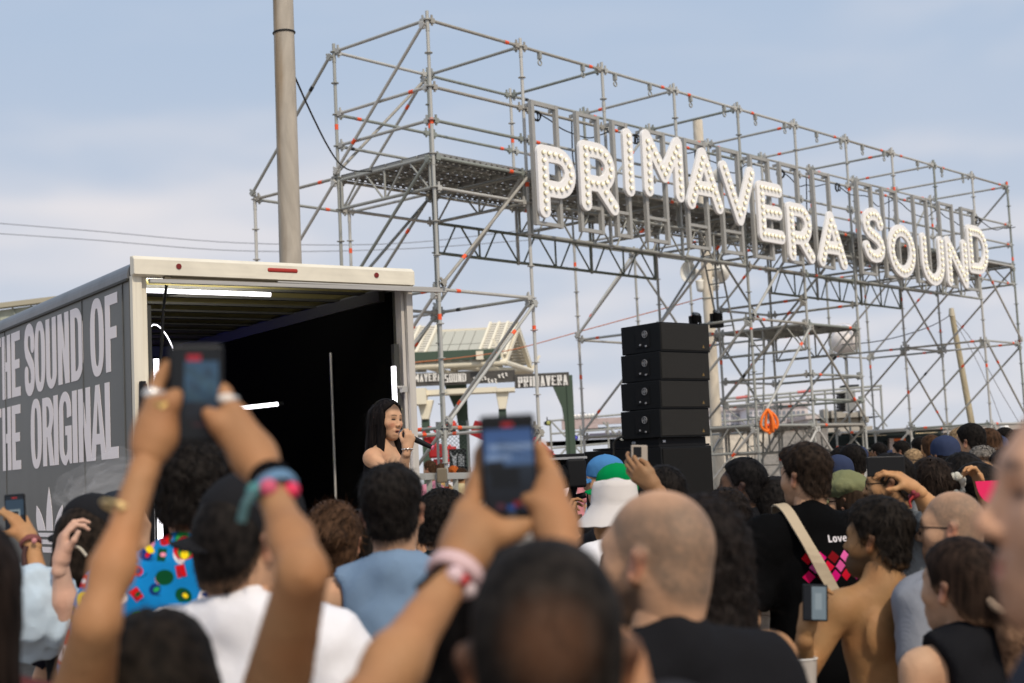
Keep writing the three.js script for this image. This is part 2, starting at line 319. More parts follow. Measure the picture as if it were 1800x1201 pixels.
// cables looped along the guard rail behind the letters
for (let t = 1.1; t < 9.4; t += 0.9 + rnd() * 0.5) { const t2 = t + 0.75 + rnd() * 0.5, z = 0.06, y = LV(2) - 0.03, q = []; for (let i = 0; i <= 6; i++) { const u = i / 6; q.push([lerp(t, t2, u) * BAY, y - (0.10 + 0.22 * rnd()) * Math.sin(u * Math.PI) - 0.02 * rnd(), z + 0.03 * rnd()]); } part('cable', tube(q, 0.011, 20, 5), M.cable, gantry); if (rnd() < 0.7) { const x = t * BAY; part('cable_coil', merge([0, 1, 2].map((i) => new THREE.TorusGeometry(0.07 + 0.02 * rnd(), 0.011, 5, 16).rotateY(rr(-0.8, 0.8)).translate(x + rr(-0.05, 0.05), y - 0.07, z + 0.02 * i))), M.cable, gantry); } }
for (const t of [1.6, 3.3, 5.2, 6.9, 8.4]) part('cable', tube([[t * BAY, LV(2), -0.04], [t * BAY + 0.05, LV(3), -0.1], [t * BAY + 0.3, LV(4) + 0.1, -0.3], [t * BAY + 0.5, LV(4) + 0.06, -0.8]], 0.012, 20, 5), M.cable, gantry);
gantry.updateMatrixWorld(true);

// ---------------------------------------------------------------- the fourteen letters hung on the gantry
const HW = 0.128, hs = 0.128, ht = 1.022, mid = 0.47;
const bowlTop = [[hs, ht], [0.48, ht], ...arc(0.48, (ht + mid) / 2, 0.30, (ht - mid) / 2, 90, -90), [hs, mid]];
const GLYPH = {
  P: [[[hs, hs], [hs, ht]], bowlTop],
  R: [[[hs, hs], [hs, ht]], bowlTop, [[0.50, mid - 0.02], [0.84, hs]]],
  I: [[[hs, hs], [hs, ht]]],
  M: [[[0.13, hs], [0.13, ht], [0.60, 0.42], [1.04, ht], [1.04, hs]]],
  A: [[[0.13, hs], [0.56, ht], [1.0, hs]], [[0.26, 0.41], [0.87, 0.41]]],
  V: [[[0.13, ht], [0.58, hs], [1.03, ht]]],
  E: [[[hs, hs], [hs, ht]], [[hs, ht], [0.76, ht]], [[hs, 0.58], [0.72, 0.58]], [[hs, hs], [0.78, hs]]],
  S: [[[0.77, 0.83], [0.71, 0.95], [0.6, 1.015], [0.46, 1.03], [0.31, 1.0], [0.19, 0.92], [0.15, 0.81], [0.18, 0.71], [0.28, 0.63], [0.45, 0.575], [0.62, 0.52], [0.74, 0.43], [0.78, 0.33], [0.75, 0.23], [0.65, 0.15], [0.48, 0.122], [0.31, 0.14], [0.2, 0.2], [0.13, 0.31]]],
  O: [arc(0.61, 0.575, 0.485, 0.45, 90, 450, 36)],
  U: [[[hs, ht], [hs, 0.5], ...arc(0.55, 0.5, 0.42, 0.375, 180, 360, 16), [0.97, ht]]],
  N: [[[hs, hs], [hs, ht], [0.97, hs], [0.97, ht]]],
  D: [[[hs, hs], [hs, ht]], [[hs, ht], [0.52, ht], ...arc(0.52, 0.575, 0.46, 0.447, 90, -90, 18), [hs, hs]]],
};
const bulbGeo = merge([new THREE.SphereGeometry(0.031, 10, 8).scale(1, 1, 0.9).translate(0, 0, 0.030)]);
const SIGN = [['P', 1.94, 5.72, 1.92, 2.58], ['R', 2.98, 5.94, 3.02, 3.63], ['I', 4.16, 6.31, 3.96, 4.39], ['M', 4.69, 6.37, 4.80, 5.46], ['A', 5.93, 6.29, 6.02, 6.70], ['V', 7.02, 6.15, 7.12, 7.80], ['E', 8.23, 5.93, 8.15, 8.84],
  ['R', 9.25, 5.64, 9.19, 9.90], ['A', 10.37, 5.62, 10.43, 11.13], ['S', 12.26, 5.88, 12.23, 12.91], ['O', 13.35, 5.65, 13.33, 14.04], ['U', 14.88, 5.58, 14.78, 15.49], ['N', 16.11, 5.62, 16.05, 16.80], ['D', 17.3, 6.01, 17.23, 17.96]];
const WHERE = ['first letter P, at the near end of the sign', 'first letter R, between the P and the I', 'single straight letter I between R and M', 'letter M, the only one, between I and A', 'first letter A, between M and V', 'letter V between A and E', 'letter E between V and the second R',
  'second letter R, lower than its neighbours, between E and A', 'second letter A, last letter of the first word', 'letter S, first letter of the second word', 'round letter O between S and U', 'letter U between O and N', 'letter N between U and D', 'letter D, last letter at the far end'];
const letterMat = mat([0.77, 0.755, 0.75], 0.65);
SIGN.forEach(([ch, s0, y0, f0, f1], i) => {
  const pos = gantry.localToWorld(V(s0, y0, 0.30));
  const t = thing('sign_letter', 'white bulb-studded sign ' + WHERE[i], 'letter', pos, G_TURN, 'white letters of the sign on the gantry');
  const faces = cached('L' + ch, () => {
    const st = GLYPH[ch], d = (x, y) => { let m = 9; for (const p of st) for (let k = 0; k + 1 < p.length; k++) m = Math.min(m, segD(x, y, p[k], p[k + 1])); return m - HW; };
    const sh = shapesOf(contour(d, -0.06, 1.4, -0.06, 1.25, 0.012));
    return new THREE.ExtrudeGeometry(sh, { depth: 0.05, bevelEnabled: true, bevelSize: 0.004, bevelThickness: 0.004, bevelSegments: 1, curveSegments: 4 });
  });
  part('letter_face', faces, letterMat, t);
  const done = [], sock = [];
  for (const p of GLYPH[ch]) {
    const c = new THREE.CurvePath(); for (let k = 0; k + 1 < p.length; k++) c.add(new THREE.LineCurve(new THREE.Vector2(...p[k]), new THREE.Vector2(...p[k + 1])));
    const L = c.getLength(), n = Math.max(1, Math.round(L / 0.135));
    for (let k = 0; k <= n; k++) {
      const q = c.getPointAt(clamp(k / n, 0, 0.9999));
      if (done.some((e) => e.distanceTo(q) < 0.088)) continue;
      done.push(q); part('bulb', bulbGeo, bulbMat, t, [q.x, q.y, 0.057]); sock.push(new THREE.CylinderGeometry(0.034, 0.036, 0.012, 12).rotateX(Math.PI / 2).translate(q.x, q.y, 0.059));
    }
  }
  part('bulb_sockets', merge(sock), socketMat, t);
  // upright box frame behind the letter, always of the same height, tied to the guard rails
  const yb = 5.61 - y0, yt = 7.57 - y0, a = f0 - s0 + 0.04, b = f1 - s0 - 0.04, z = -0.05, q = 0.07;
  part('support_frame', merge([box(q, yt - yb, q, a, (yt + yb) / 2, z), box(q, yt - yb, q, b, (yt + yb) / 2, z), box(b - a - q, q * 0.8, q * 0.8, (a + b) / 2, yb + q / 2, z), box(b - a - q, q * 0.8, q * 0.8, (a + b) / 2, yt - q / 2, z), box(b - a - q, 0.05, 0.05, (a + b) / 2, yb + 0.42, z), box(0.012, 0.012, 0.2, b - 0.1, yb + 0.4, z - 0.1),
    box(0.04, 0.05, 0.1, a, LV(2) - y0, z - 0.08), box(0.04, 0.05, 0.1, b, LV(2) - y0, z - 0.08)]), M.frame, t);
  part('power_cable', tube([[a + 0.05, yt - 0.25, z - 0.05], [a + 0.09, (yt + yb) / 2 + 0.2, z - 0.06], [a + 0.03, yb + 0.5, z - 0.06], [a + 0.1, yb + 0.25, z - 0.08]], 0.009, 12, 5), M.cable, t);
});

// ---------------------------------------------------------------- box truck used as a stage
const T_TURN = Math.atan2(0.56118572, 0.82768991), T_POS = [-2.92076, 0, -11.1], TW = 2.5, TL = 5.6, TH = 3.578, FLOOR = 1.02;
const truck = thing('box_truck', 'dark grey box truck with its rear open and large pale lettering', 'truck', T_POS, T_TURN);
const GRIME = dataTex(256, 256, (u, v) => { const n = 0.86 + 0.16 * tileN(u, v, 5, 2.2, 5) + 0.10 * tileN(u, v * 0.06, 40, 7.7, 3) - 0.25 * Math.pow(Math.max(0, tileN(u, v, 26, 9.1, 2)), 2); return [n, n * 0.995, n * 0.98]; });
const M_side = mat([0.115, 0.118, 0.112], 0.42, 0.05, { map: rep(GRIME, 0.7), bumpMap: rep(GREY, 0.6), bumpScale: 0.012 });
const M_roof = mat([0.135, 0.14, 0.15], 0.35, 0.1, { map: GREY });
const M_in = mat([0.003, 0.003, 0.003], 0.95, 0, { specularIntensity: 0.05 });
const M_post = mat([0.76, 0.71, 0.60], 0.5, 0, { map: rep(GRIME, 0.7) });
const M_text = mat([0.80, 0.735, 0.735], 0.5);
const M_ceil = mat([0.42, 0.36, 0.13], 0.7, 0, { map: rep(GREY, 0.8) });
const M_rib = mat([0.03, 0.03, 0.026], 0.6);
const M_red = mat([0.16, 0.012, 0.01], 0.3);
const M_alu = mat([0.5, 0.48, 0.45], 0.45, 0.4, { map: GREY });
part('side_panel', merge([box(0.05, TH - 0.9 - 0.14, TL, 0.025, (TH - 0.14 + 0.9) / 2, -TL / 2 - 0.06)]), M_side, truck);
part('side_panel', merge([box(0.05, TH - 0.9 - 0.14, TL, TW - 0.025, (TH - 0.14 + 0.9) / 2, -TL / 2 - 0.06)]), M_side, truck);
{ // roof with rounded cant rails on both long edges
  const s = new THREE.Shape(); const r = 0.13, y0 = TH - 0.145, e = 0.012;
  s.moveTo(-e, y0); s.lineTo(-e, TH - r); s.quadraticCurveTo(-e, TH, r, TH); s.lineTo(TW - r, TH); s.quadraticCurveTo(TW + e, TH, TW + e, TH - r); s.lineTo(TW + e, y0); s.lineTo(TW - 0.05, y0); s.lineTo(TW - 0.05, TH - 0.05); s.lineTo(0.05, TH - 0.05); s.lineTo(0.05, y0); s.closePath();
  part('roof', new THREE.ExtrudeGeometry(s, { depth: TL, bevelEnabled: false, curveSegments: 8 }).translate(0, 0, -TL - 0.06), M_roof, truck);
}
part('trim_strip', box(0.012, 0.02, TL, -0.014, TH - 0.155, -TL / 2 - 0.06), M_rib, truck);
part('trim_strip', box(0.008, TH - 1.1, 0.03, -0.003, (TH - 0.16 + 0.94) / 2, -0.22), M_side, truck);
part('trim_strip', box(0.006, TH - 1.1, 0.006, -0.0025, (TH - 0.16 + 0.94) / 2, -1.23), M_side, truck);
part('trim_strip', box(0.006, TH - 1.1, 0.006, -0.0025, (TH - 0.16 + 0.94) / 2, -3.66), M_side, truck);
part('corner_post', merge([box(0.075, TH - 0.13 - 0.9, 0.06, 0.04, (TH - 0.13 + 0.9) / 2, -0.02), box(0.05, TH - 0.13 - 0.9, 0.1, 0.105, (TH - 0.13 + 0.9) / 2, -0.08)]), M_post, truck);
part('corner_post', merge([box(0.06, TH - 0.13 - 0.9, 0.06, TW - 0.032, (TH - 0.13 + 0.9) / 2, -0.02), box(0.03, TH - 0.13 - 0.9, 0.1, TW - 0.082, (TH - 0.13 + 0.9) / 2, -0.08)]), mat([0.53, 0.50, 0.47], 0.5, 0, { map: rep(GRIME, 0.7) }), truck);
{ // header with its bent lip, drip rail and lamps
  const s = new THREE.Shape([[0, 0.022], [0.0, 0.125], [0.03, 0.15], [0.08, 0.155], [0.08, 0.022], [0.05, 0.012]].map((p) => new THREE.Vector2(...p)));
  const g = new THREE.ExtrudeGeometry(s, { depth: TW - 0.02, bevelEnabled: true, bevelSize: 0.01, bevelThickness: 0.01, bevelSegments: 2 }).rotateY(Math.PI / 2).translate(0.01, TH - 0.14, 0.055);
  const head = part('header', g, M_post, truck);
  for (const x of [0.36, 2.12]) part('marker_lamp', new THREE.CylinderGeometry(0.022, 0.022, 0.02, 14).rotateX(Math.PI / 2), M_red, head, [x, TH - 0.055, 0.062]);
  part('brake_lamp', rbox(0.27, 0.036, 0.03, 0.014, 1.25, TH - 0.05, 0.06), mat([0.34, 0.03, 0.02], 0.3), head);
  part('lamp_surround', rbox(0.31, 0.056, 0.02, 0.009, 1.25, TH - 0.05, 0.052), M_rib, head);
  part('drip_rail', merge([beam([0.12, TH - 0.178, 0.06], [TW + 0.24, TH - 0.172, 0.10], 0.05, 0.03), beam([1.2, TH - 0.146, 0.062], [TW + 0.22, TH - 0.149, 0.082], 0.03, 0.012)]), M_alu, truck);
  part('shutter_roll', merge([box(TW - 0.30, 0.05, 0.04, TW / 2 + 0.1, TH - 0.142, 0.03), rod([0.3, TH - 0.128, 0.052], [TW - 0.05, TH - 0.132, 0.052], 0.012, 8)]), mat([0.20, 0.165, 0.11], 0.85, 0, { map: rep(FINE, 6, 1) }), truck);
}
part('ceiling', box(TW - 0.1, 0.02, TL - 0.3, TW / 2, TH - 0.075, -TL / 2 - 0.1), M_ceil, truck);
for (let i = 0; i < 10; i++) part('ceiling_rib', box(TW - 0.11, 0.022, 0.06, TW / 2, TH - 0.096, -0.28 - i * 0.5), M_rib, truck);
part('ceiling_vent', new THREE.CylinderGeometry(0.16, 0.16, 0.03, 20), M_rib, truck, [0.62, TH - 0.10, -1.05]);
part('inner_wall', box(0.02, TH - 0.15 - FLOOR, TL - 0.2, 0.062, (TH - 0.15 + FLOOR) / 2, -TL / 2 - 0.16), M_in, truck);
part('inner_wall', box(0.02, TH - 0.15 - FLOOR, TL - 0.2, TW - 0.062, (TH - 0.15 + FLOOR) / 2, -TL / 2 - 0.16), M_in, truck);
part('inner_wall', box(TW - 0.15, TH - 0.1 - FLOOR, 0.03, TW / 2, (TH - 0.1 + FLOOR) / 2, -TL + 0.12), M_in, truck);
part('front_wall', box(TW - 0.1, TH - 0.95, 0.04, TW / 2, (TH - 0.05 + 0.9) / 2, -TL - 0.035), M_side, truck);
part('cove_rail', box(0.06, 0.10, TL - 0.9, TW - 0.105, TH - 0.17, -TL / 2 + 0.1), M_rib, truck);
part('cove_rail', merge([box(TW - 0.3, 0.12, 0.06, TW / 2, TH - 0.17, -TL + 0.18), box(0.09, 0.6, 0.04, TW - 0.55, TH - 0.5, -TL + 0.17)]), mat([0.02, 0.025, 0.06], 0.5), truck);
part('floor_bed', box(TW - 0.02, 0.14, TL, TW / 2, FLOOR - 0.07, -TL / 2 - 0.03), M.black, truck);
part('inner_pole', rod([TW - 0.12, FLOOR, -1.35], [TW - 0.12, 3.0, -1.35], 0.014), M_alu, truck);
part('chassis', merge([box(0.1, 0.2, TL + 1.8, 0.75, 0.75, -TL / 2 - 0.9), box(0.1, 0.2, TL + 1.8, TW - 0.75, 0.75, -TL / 2 - 0.9), box(TW - 0.2, 0.1, 0.1, TW / 2, 0.7, -0.3)]), M.black, truck);
for (const z of [-1.5, -6.6]) for (const x of [0.18, TW - 0.18]) { const w = part('wheel', new THREE.TorusGeometry(0.36, 0.12, 10, 26).rotateY(Math.PI / 2), M.black, truck, [x, 0.48, z]); part('rim', new THREE.CylinderGeometry(0.27, 0.27, 0.16, 18).rotateZ(Math.PI / 2), M_alu, w); }
part('cab', merge([rbox(2.2, 1.7, 1.7, 0.2, TW / 2, 1.55, -TL - 1.05), rbox(2.1, 0.7, 0.5, 0.15, TW / 2, 2.6, -TL - 0.7)]), M_side, truck);
// hose bundle and black track beside the left post, black track by the right one
part('shutter_track', box(0.03, 2.1, 0.05, 0.145, FLOOR + 1.15, -0.05), M_rib, truck);
part('shutter_track', box(0.05, 1.95, 0.05, TW - 0.16, FLOOR + 0.95, -0.05), M_rib, truck);
part('cable_loom', tube([[0.06, 2.62, 0.03], [0.05, 2.3, 0.05], [0.075, 1.9, 0.05], [0.06, 1.2, 0.05]], 0.028, 16, 6), M.blackGloss, truck);
part('cable_loom', tube([[0.075, 2.6, 0.03], [0.10, 2.25, 0.055], [0.105, 1.8, 0.05], [0.1, 1.2, 0.05]], 0.02, 16, 6), M.blackGloss, truck);
part('door_strap', tube([[0.30, TH - 0.19, -0.05], [0.285, 3.2, -0.09], [0.27, 2.95, -0.1], [0.255, 2.75, -0.12]], 0.013, 10, 5), M.black, truck);
part('latch_plate', merge([box(0.05, 0.05, 0.05, TW - 0.12, 2.55, 0.0), rod([TW - 0.2, 2.57, 0.0], [TW - 0.12, 2.57, 0.0], 0.012)]), M_alu, truck);
// strip lights in the body
function strip(a, b, r, light = true) {
  const m = part('light_tube', rod(a, b, r, 12), ledMat, truck);
  return m;
}
strip([0.10, TH - 0.20, -0.30], [1.30, TH - 0.20, -0.30], 0.019);
strip([0.19, 1.05, -0.02], [0.19, 2.80, -0.02], 0.022);
strip([TW - 0.205, 1.05, -0.01], [TW - 0.205, 2.75, -0.01], 0.021);
{ const m = part('light_tube', rod([1.22, 2.46, -1.0], [1.66, 2.50, -1.0], 0.019, 12), ledMat, truck); part('end_cap', rod([1.66, 2.50, -1.0], [1.71, 2.504, -1.0], 0.02, 12), M.black, m); }
part('light_arch', tube([[0.14, 2.95, -0.25], [0.22, 3.06, -0.25], [0.27, 3.1, -0.25], [0.36, 3.02, -0.25], [0.45, 2.8, -0.25], [0.48, 2.55, -0.25]], 0.005, 30, 6), ledMat, truck);
for (const y of [2.5, 2.44, 2.38]) part('light_arch', rod([0.22, y, -0.2], [0.46, y, -0.2], 0.006, 6), ledMat, truck);
truck.updateMatrixWorld(true);
function areaLamp(local, w, h, color, power, lookLocal) {
  const l = new THREE.RectAreaLight(new THREE.Color(...color), power, w, h);
  l.position.copy(truck.localToWorld(V(...local))); l.lookAt(truck.localToWorld(V(...lookLocal))); scene.add(l);
}
areaLamp([0.7, TH - 0.235, -0.30], 1.2, 0.04, [1, 0.97, 1], 8, [0.7, 0, -0.31]);
areaLamp([0.7, TH - 0.176, -0.30], 1.2, 0.04, [1, 0.95, 0.86], 380, [0.7, TH + 2, -2.2]);
{ const l = new THREE.PointLight(new THREE.Color(0.16, 0.16, 1), 1.0); l.position.copy(truck.localToWorld(V(1.0, TH - 0.32, -4.9))); l.shadow.radius = 5; scene.add(l); }
part('blue_lamp', new THREE.SphereGeometry(0.05, 10, 8), mat([0.05, 0.06, 0.4], 0.4, 0, { emissive: lin(0.1, 0.15, 1), emissiveIntensity: 0.5 }), truck, [1.0, TH - 0.32, -4.9]);
// lettering and emblem on the side: thin vinyl, u runs from the rear edge forwards
{
  const vin = (shapes) => { const g = new THREE.ExtrudeGeometry(shapes, { depth: 0.002, bevelEnabled: false, curveSegments: 10 }); return g.rotateY(-Math.PI / 2); };
  // shapes are drawn with x to the right as read (rear end at the right); x -> -u
  const R = (l, r, b, t) => { const s = new THREE.Shape(); s.moveTo(l, b); s.lineTo(r, b); s.lineTo(r, t); s.lineTo(l, t); s.closePath(); return s; };
  const pl = (p, holes = []) => { const s = new THREE.Shape(p.map((q) => new THREE.Vector2(...q))); for (const h of holes) s.holes.push(new THREE.Path(h.map((q) => new THREE.Vector2(...q)))); return s; };
  const sup = (cx, cy, rx, ry, e = 2.6, n = 40) => Array.from({ length: n }, (_, i) => { const a = (i / n) * 2 * Math.PI, c = Math.cos(a), s = Math.sin(a); return [cx + rx * Math.sign(c) * Math.abs(c) ** (2 / e), cy + ry * Math.sign(s) * Math.abs(s) ** (2 / e)]; });
  const C = {   // unit letters: width w, height 1, stem q
    T: (w, q) => [pl([[0, 0.86], [(w - q) / 2, 0.86], [(w - q) / 2, 0], [(w + q) / 2, 0], [(w + q) / 2, 0.86], [w, 0.86], [w, 1], [0, 1]])],
    H: (w, q) => [pl([[0, 0], [q, 0], [q, 0.43], [w - q, 0.43], [w - q, 0], [w, 0], [w, 1], [w - q, 1], [w - q, 0.58], [q, 0.58], [q, 1], [0, 1]])],
    E: (w, q) => [pl([[0, 0], [w, 0], [w, 0.14], [q, 0.14], [q, 0.43], [w * 0.9, 0.43], [w * 0.9, 0.57], [q, 0.57], [q, 0.86], [w, 0.86], [w, 1], [0, 1]])],
    F: (w, q) => [pl([[0, 0], [q, 0], [q, 0.42], [w * 0.88, 0.42], [w * 0.88, 0.57], [q, 0.57], [q, 0.86], [w, 0.86], [w, 1], [0, 1]])],
    L: (w, q) => [pl([[0, 0], [w, 0], [w, 0.15], [q, 0.15], [q, 1], [0, 1]])],
    I: (w) => [pl([[0, 0], [w, 0], [w, 1], [0, 1]])],
    N: (w, q) => [pl([[0, 0], [q, 0], [q, 0.56], [w - q * 1.02, 0], [w, 0], [w, 1], [w - q, 1], [w - q, 0.44], [q * 1.02, 1], [0, 1]])],
    O: (w, q) => [pl(sup(w / 2, 0.5, w / 2, 0.52), [sup(w / 2, 0.5, w / 2 - q, 0.385, 2.8)])],
    U: (w, q) => [pl([[0, 1], [0, 0.2], ...arc(w / 2, 0.2, w / 2, 0.22, 180, 360, 14), [w, 1], [w - q, 1], [w - q, 0.22], ...arc(w / 2, 0.22, w / 2 - q, 0.11, 360, 180, 10), [q, 1]])],
    D: (w, q) => [pl([[0, 0], [w * 0.45, 0], ...arc(w * 0.45, 0.28, w * 0.55, 0.28, -90, 0, 8), ...arc(w * 0.45, 0.72, w * 0.55, 0.28, 0, 90, 8), [0, 1]], [[[q, 0.13], [q, 0.87], [w * 0.45, 0.87], ...arc(w * 0.45, 0.74, w * 0.55 - q, 0.13, 90, 0, 6), ...arc(w * 0.45, 0.26, w * 0.55 - q, 0.13, 0, -90, 6)]])],
    R: (w, q) => [pl([[0, 0], [q, 0], [q, 0.42], [w * 0.42, 0.42], [w - q * 1.05, 0], [w, 0], [w * 0.78, 0.46], ...arc(w * 0.45, 0.73, w * 0.55, 0.27, -40, 90, 10), [0, 1]], [[[q, 0.56], [q, 0.87], [w * 0.45, 0.87], ...arc(w * 0.45, 0.715, w * 0.55 - q, 0.155, 90, -90, 10)]])],
    A: (w, q) => [pl([[0, 0], [q, 0], [w * 0.36, 0.21], [w * 0.64, 0.21], [w - q, 0], [w, 0], [w * 0.63, 1], [w * 0.37, 1]], [[[w * 0.39, 0.35], [w * 0.5, 0.8], [w * 0.61, 0.35]]])],
    G: (w, q) => [pl([...arc(w / 2, 0.74, w / 2, 0.28, 0, 180, 14), ...arc(w / 2, 0.26, w / 2, 0.28, 180, 275, 9), [w - q * 0.72, 0.07], [w - q * 0.45, 0.0], [w, 0.0], [w, 0.53], [w * 0.5, 0.53], [w * 0.5, 0.40], [w - q, 0.40], [w - q, 0.24], ...arc(w / 2, 0.24, w / 2 - q, 0.125, 0, -180, 10), ...arc(w / 2, 0.76, w / 2 - q, 0.125, 180, 0, 10), [w - q, 0.64], [w, 0.66]])],
    S: (w, q) => {
      const d = (x, y) => { const p = SP.map(([a, b]) => [a * (w - q) + q / 2, b]); let m = 9; for (let k = 0; k + 1 < p.length; k++) m = Math.min(m, segD(x, y * 1, p[k], p[k + 1])); return m - q / 2; };
      return shapesOf(contour((x, y) => d(x, y), -0.05, w + 0.05, -0.08, 1.08, 0.012));
    },
  };
  const SP = [[1, 0.68], [1, 0.82], [0.9, 0.9], [0.7, 0.945], [0.5, 0.955], [0.3, 0.945], [0.1, 0.9], [0, 0.8], [0, 0.7], [0.12, 0.6], [0.5, 0.5], [0.88, 0.4], [1, 0.3], [1, 0.19], [0.9, 0.1], [0.7, 0.055], [0.5, 0.045], [0.3, 0.055], [0.1, 0.1], [0, 0.19], [0, 0.32]];
  const put = (ch, uL, uR, b, t, q) => {
    const h = t - b, w = uL - uR, g = new THREE.ExtrudeGeometry(C[ch](w / h * 1, q / h), { depth: 0.002, bevelEnabled: false });
    g.scale(h, h, 1).rotateY(-Math.PI / 2).translate(-0.0015, b, 0);
    // after the turn the glyph's x runs along +z; reading direction runs towards the rear (+z)
    part('letter', g, M_text, truck, [0, 0, -uL]);
  };
  for (const [c, l, r] of [['T', 4.12, 3.80], ['H', 3.76, 3.46], ['E', 3.42, 3.12], ['S', 2.97, 2.65], ['O', 2.64, 2.31], ['U', 2.28, 1.97], ['N', 1.92, 1.6], ['D', 1.55, 1.22], ['O', 1.02, 0.68], ['F', 0.635, 0.33]]) put(c, l, r, 2.745, 3.365, c === 'O' || c === 'S' ? 0.115 : 0.118);
  for (const [c, l, r] of [['T', 4.14, 3.82], ['H', 3.78, 3.48], ['E', 3.44, 3.14], ['O', 2.8, 2.46], ['R', 2.42, 2.09], ['I', 2.08, 1.955], ['G', 1.92, 1.575], ['I', 1.54, 1.415], ['N', 1.375, 1.055], ['A', 1.06, 0.67], ['L', 0.68, 0.375]]) put(c, l, r, 2.05, 2.665, 0.118);
  // three-leaf emblem with cross stripes
  const leaf = (f) => part('emblem_leaf', vin([f]).translate(-0.0015, 0, -2.26), M_text, truck);
  const cut = 1.475, pc = new THREE.Shape(); pc.moveTo(-0.1, cut); pc.quadraticCurveTo(-0.11, 1.66, 0, 1.86); pc.quadraticCurveTo(0.11, 1.66, 0.1, cut); pc.closePath(); leaf(pc);
  for (const s of [-1, 1]) { const p = new THREE.Shape(); p.moveTo(s * 0.125, cut); p.quadraticCurveTo(s * 0.22, 1.64, s * 0.39, 1.70); p.quadraticCurveTo(s * 0.44, 1.56, s * 0.36, cut); p.closePath(); leaf(p); }
  for (const [y0, y1, w] of [[1.42, 1.455, 0.35], [1.355, 1.395, 0.31], [1.28, 1.33, 0.25]]) part('emblem_stripe', vin([pl([[-w, y1], [-w + 0.04, y0], [w - 0.04, y0], [w, y1]])]).translate(-0.0015, 0, -2.26), M_text, truck);
}

// ---------------------------------------------------------------- meshing of distance fields (surface nets), used for people, clothes, hair and caps
const smin = (a, b, k) => { const h = Math.max(k - Math.abs(a - b), 0) / k; return Math.min(a, b) - h * h * k * 0.25; };
const smax = (a, b, k) => -smin(-a, -b, k);
class Field {
  constructor() { this.p = []; this.lo = V(1e9, 1e9, 1e9); this.hi = V(-1e9, -1e9, -1e9); }
  grow(x, y, z, r) { this.lo.min(V(x - r, y - r, z - r)); this.hi.max(V(x + r, y + r, z + r)); }
  cap(a, b, ra, rb = ra, k = 0.03, cut = false) { a = a.isVector3 ? a.toArray() : a; b = b.isVector3 ? b.toArray() : b; if (!cut) { this.grow(...a, ra); this.grow(...b, rb); } this.p.push([0, ...a, b[0] - a[0], b[1] - a[1], b[2] - a[2], ra, rb, k, cut, 1 / Math.max(1e-9, (b[0] - a[0]) ** 2 + (b[1] - a[1]) ** 2 + (b[2] - a[2]) ** 2)]); return this; }
  ell(c, r, k = 0.03, cut = false) { if (!cut) this.grow(...c, Math.max(...r)); this.p.push([1, ...c, ...r, Math.min(...r), 0, k, cut]); return this; }
  d(x, y, z) {
    let d = 1e3;
    for (const q of this.p) {
      let e; const px = x - q[1], py = y - q[2], pz = z - q[3];
      if (q[0] === 0) { let t = (px * q[4] + py * q[5] + pz * q[6]) * q[11]; t = t < 0 ? 0 : t > 1 ? 1 : t; const ax = px - q[4] * t, ay = py - q[5] * t, az = pz - q[6] * t; e = Math.sqrt(ax * ax + ay * ay + az * az) - q[7] - (q[8] - q[7]) * t; }
      else { const ax = px / q[4], ay = py / q[5], az = pz / q[6]; const k0 = Math.sqrt(ax * ax + ay * ay + az * az), k1 = Math.sqrt((ax / q[4]) ** 2 + (ay / q[5]) ** 2 + (az / q[6]) ** 2); e = k1 > 1e-6 ? (k0 * (k0 - 1)) / k1 : -q[7]; }
      d = q[10] ? smax(d, -e, q[9]) : d > 500 ? e : smin(d, e, q[9]);
    }
    return d;
  }
}
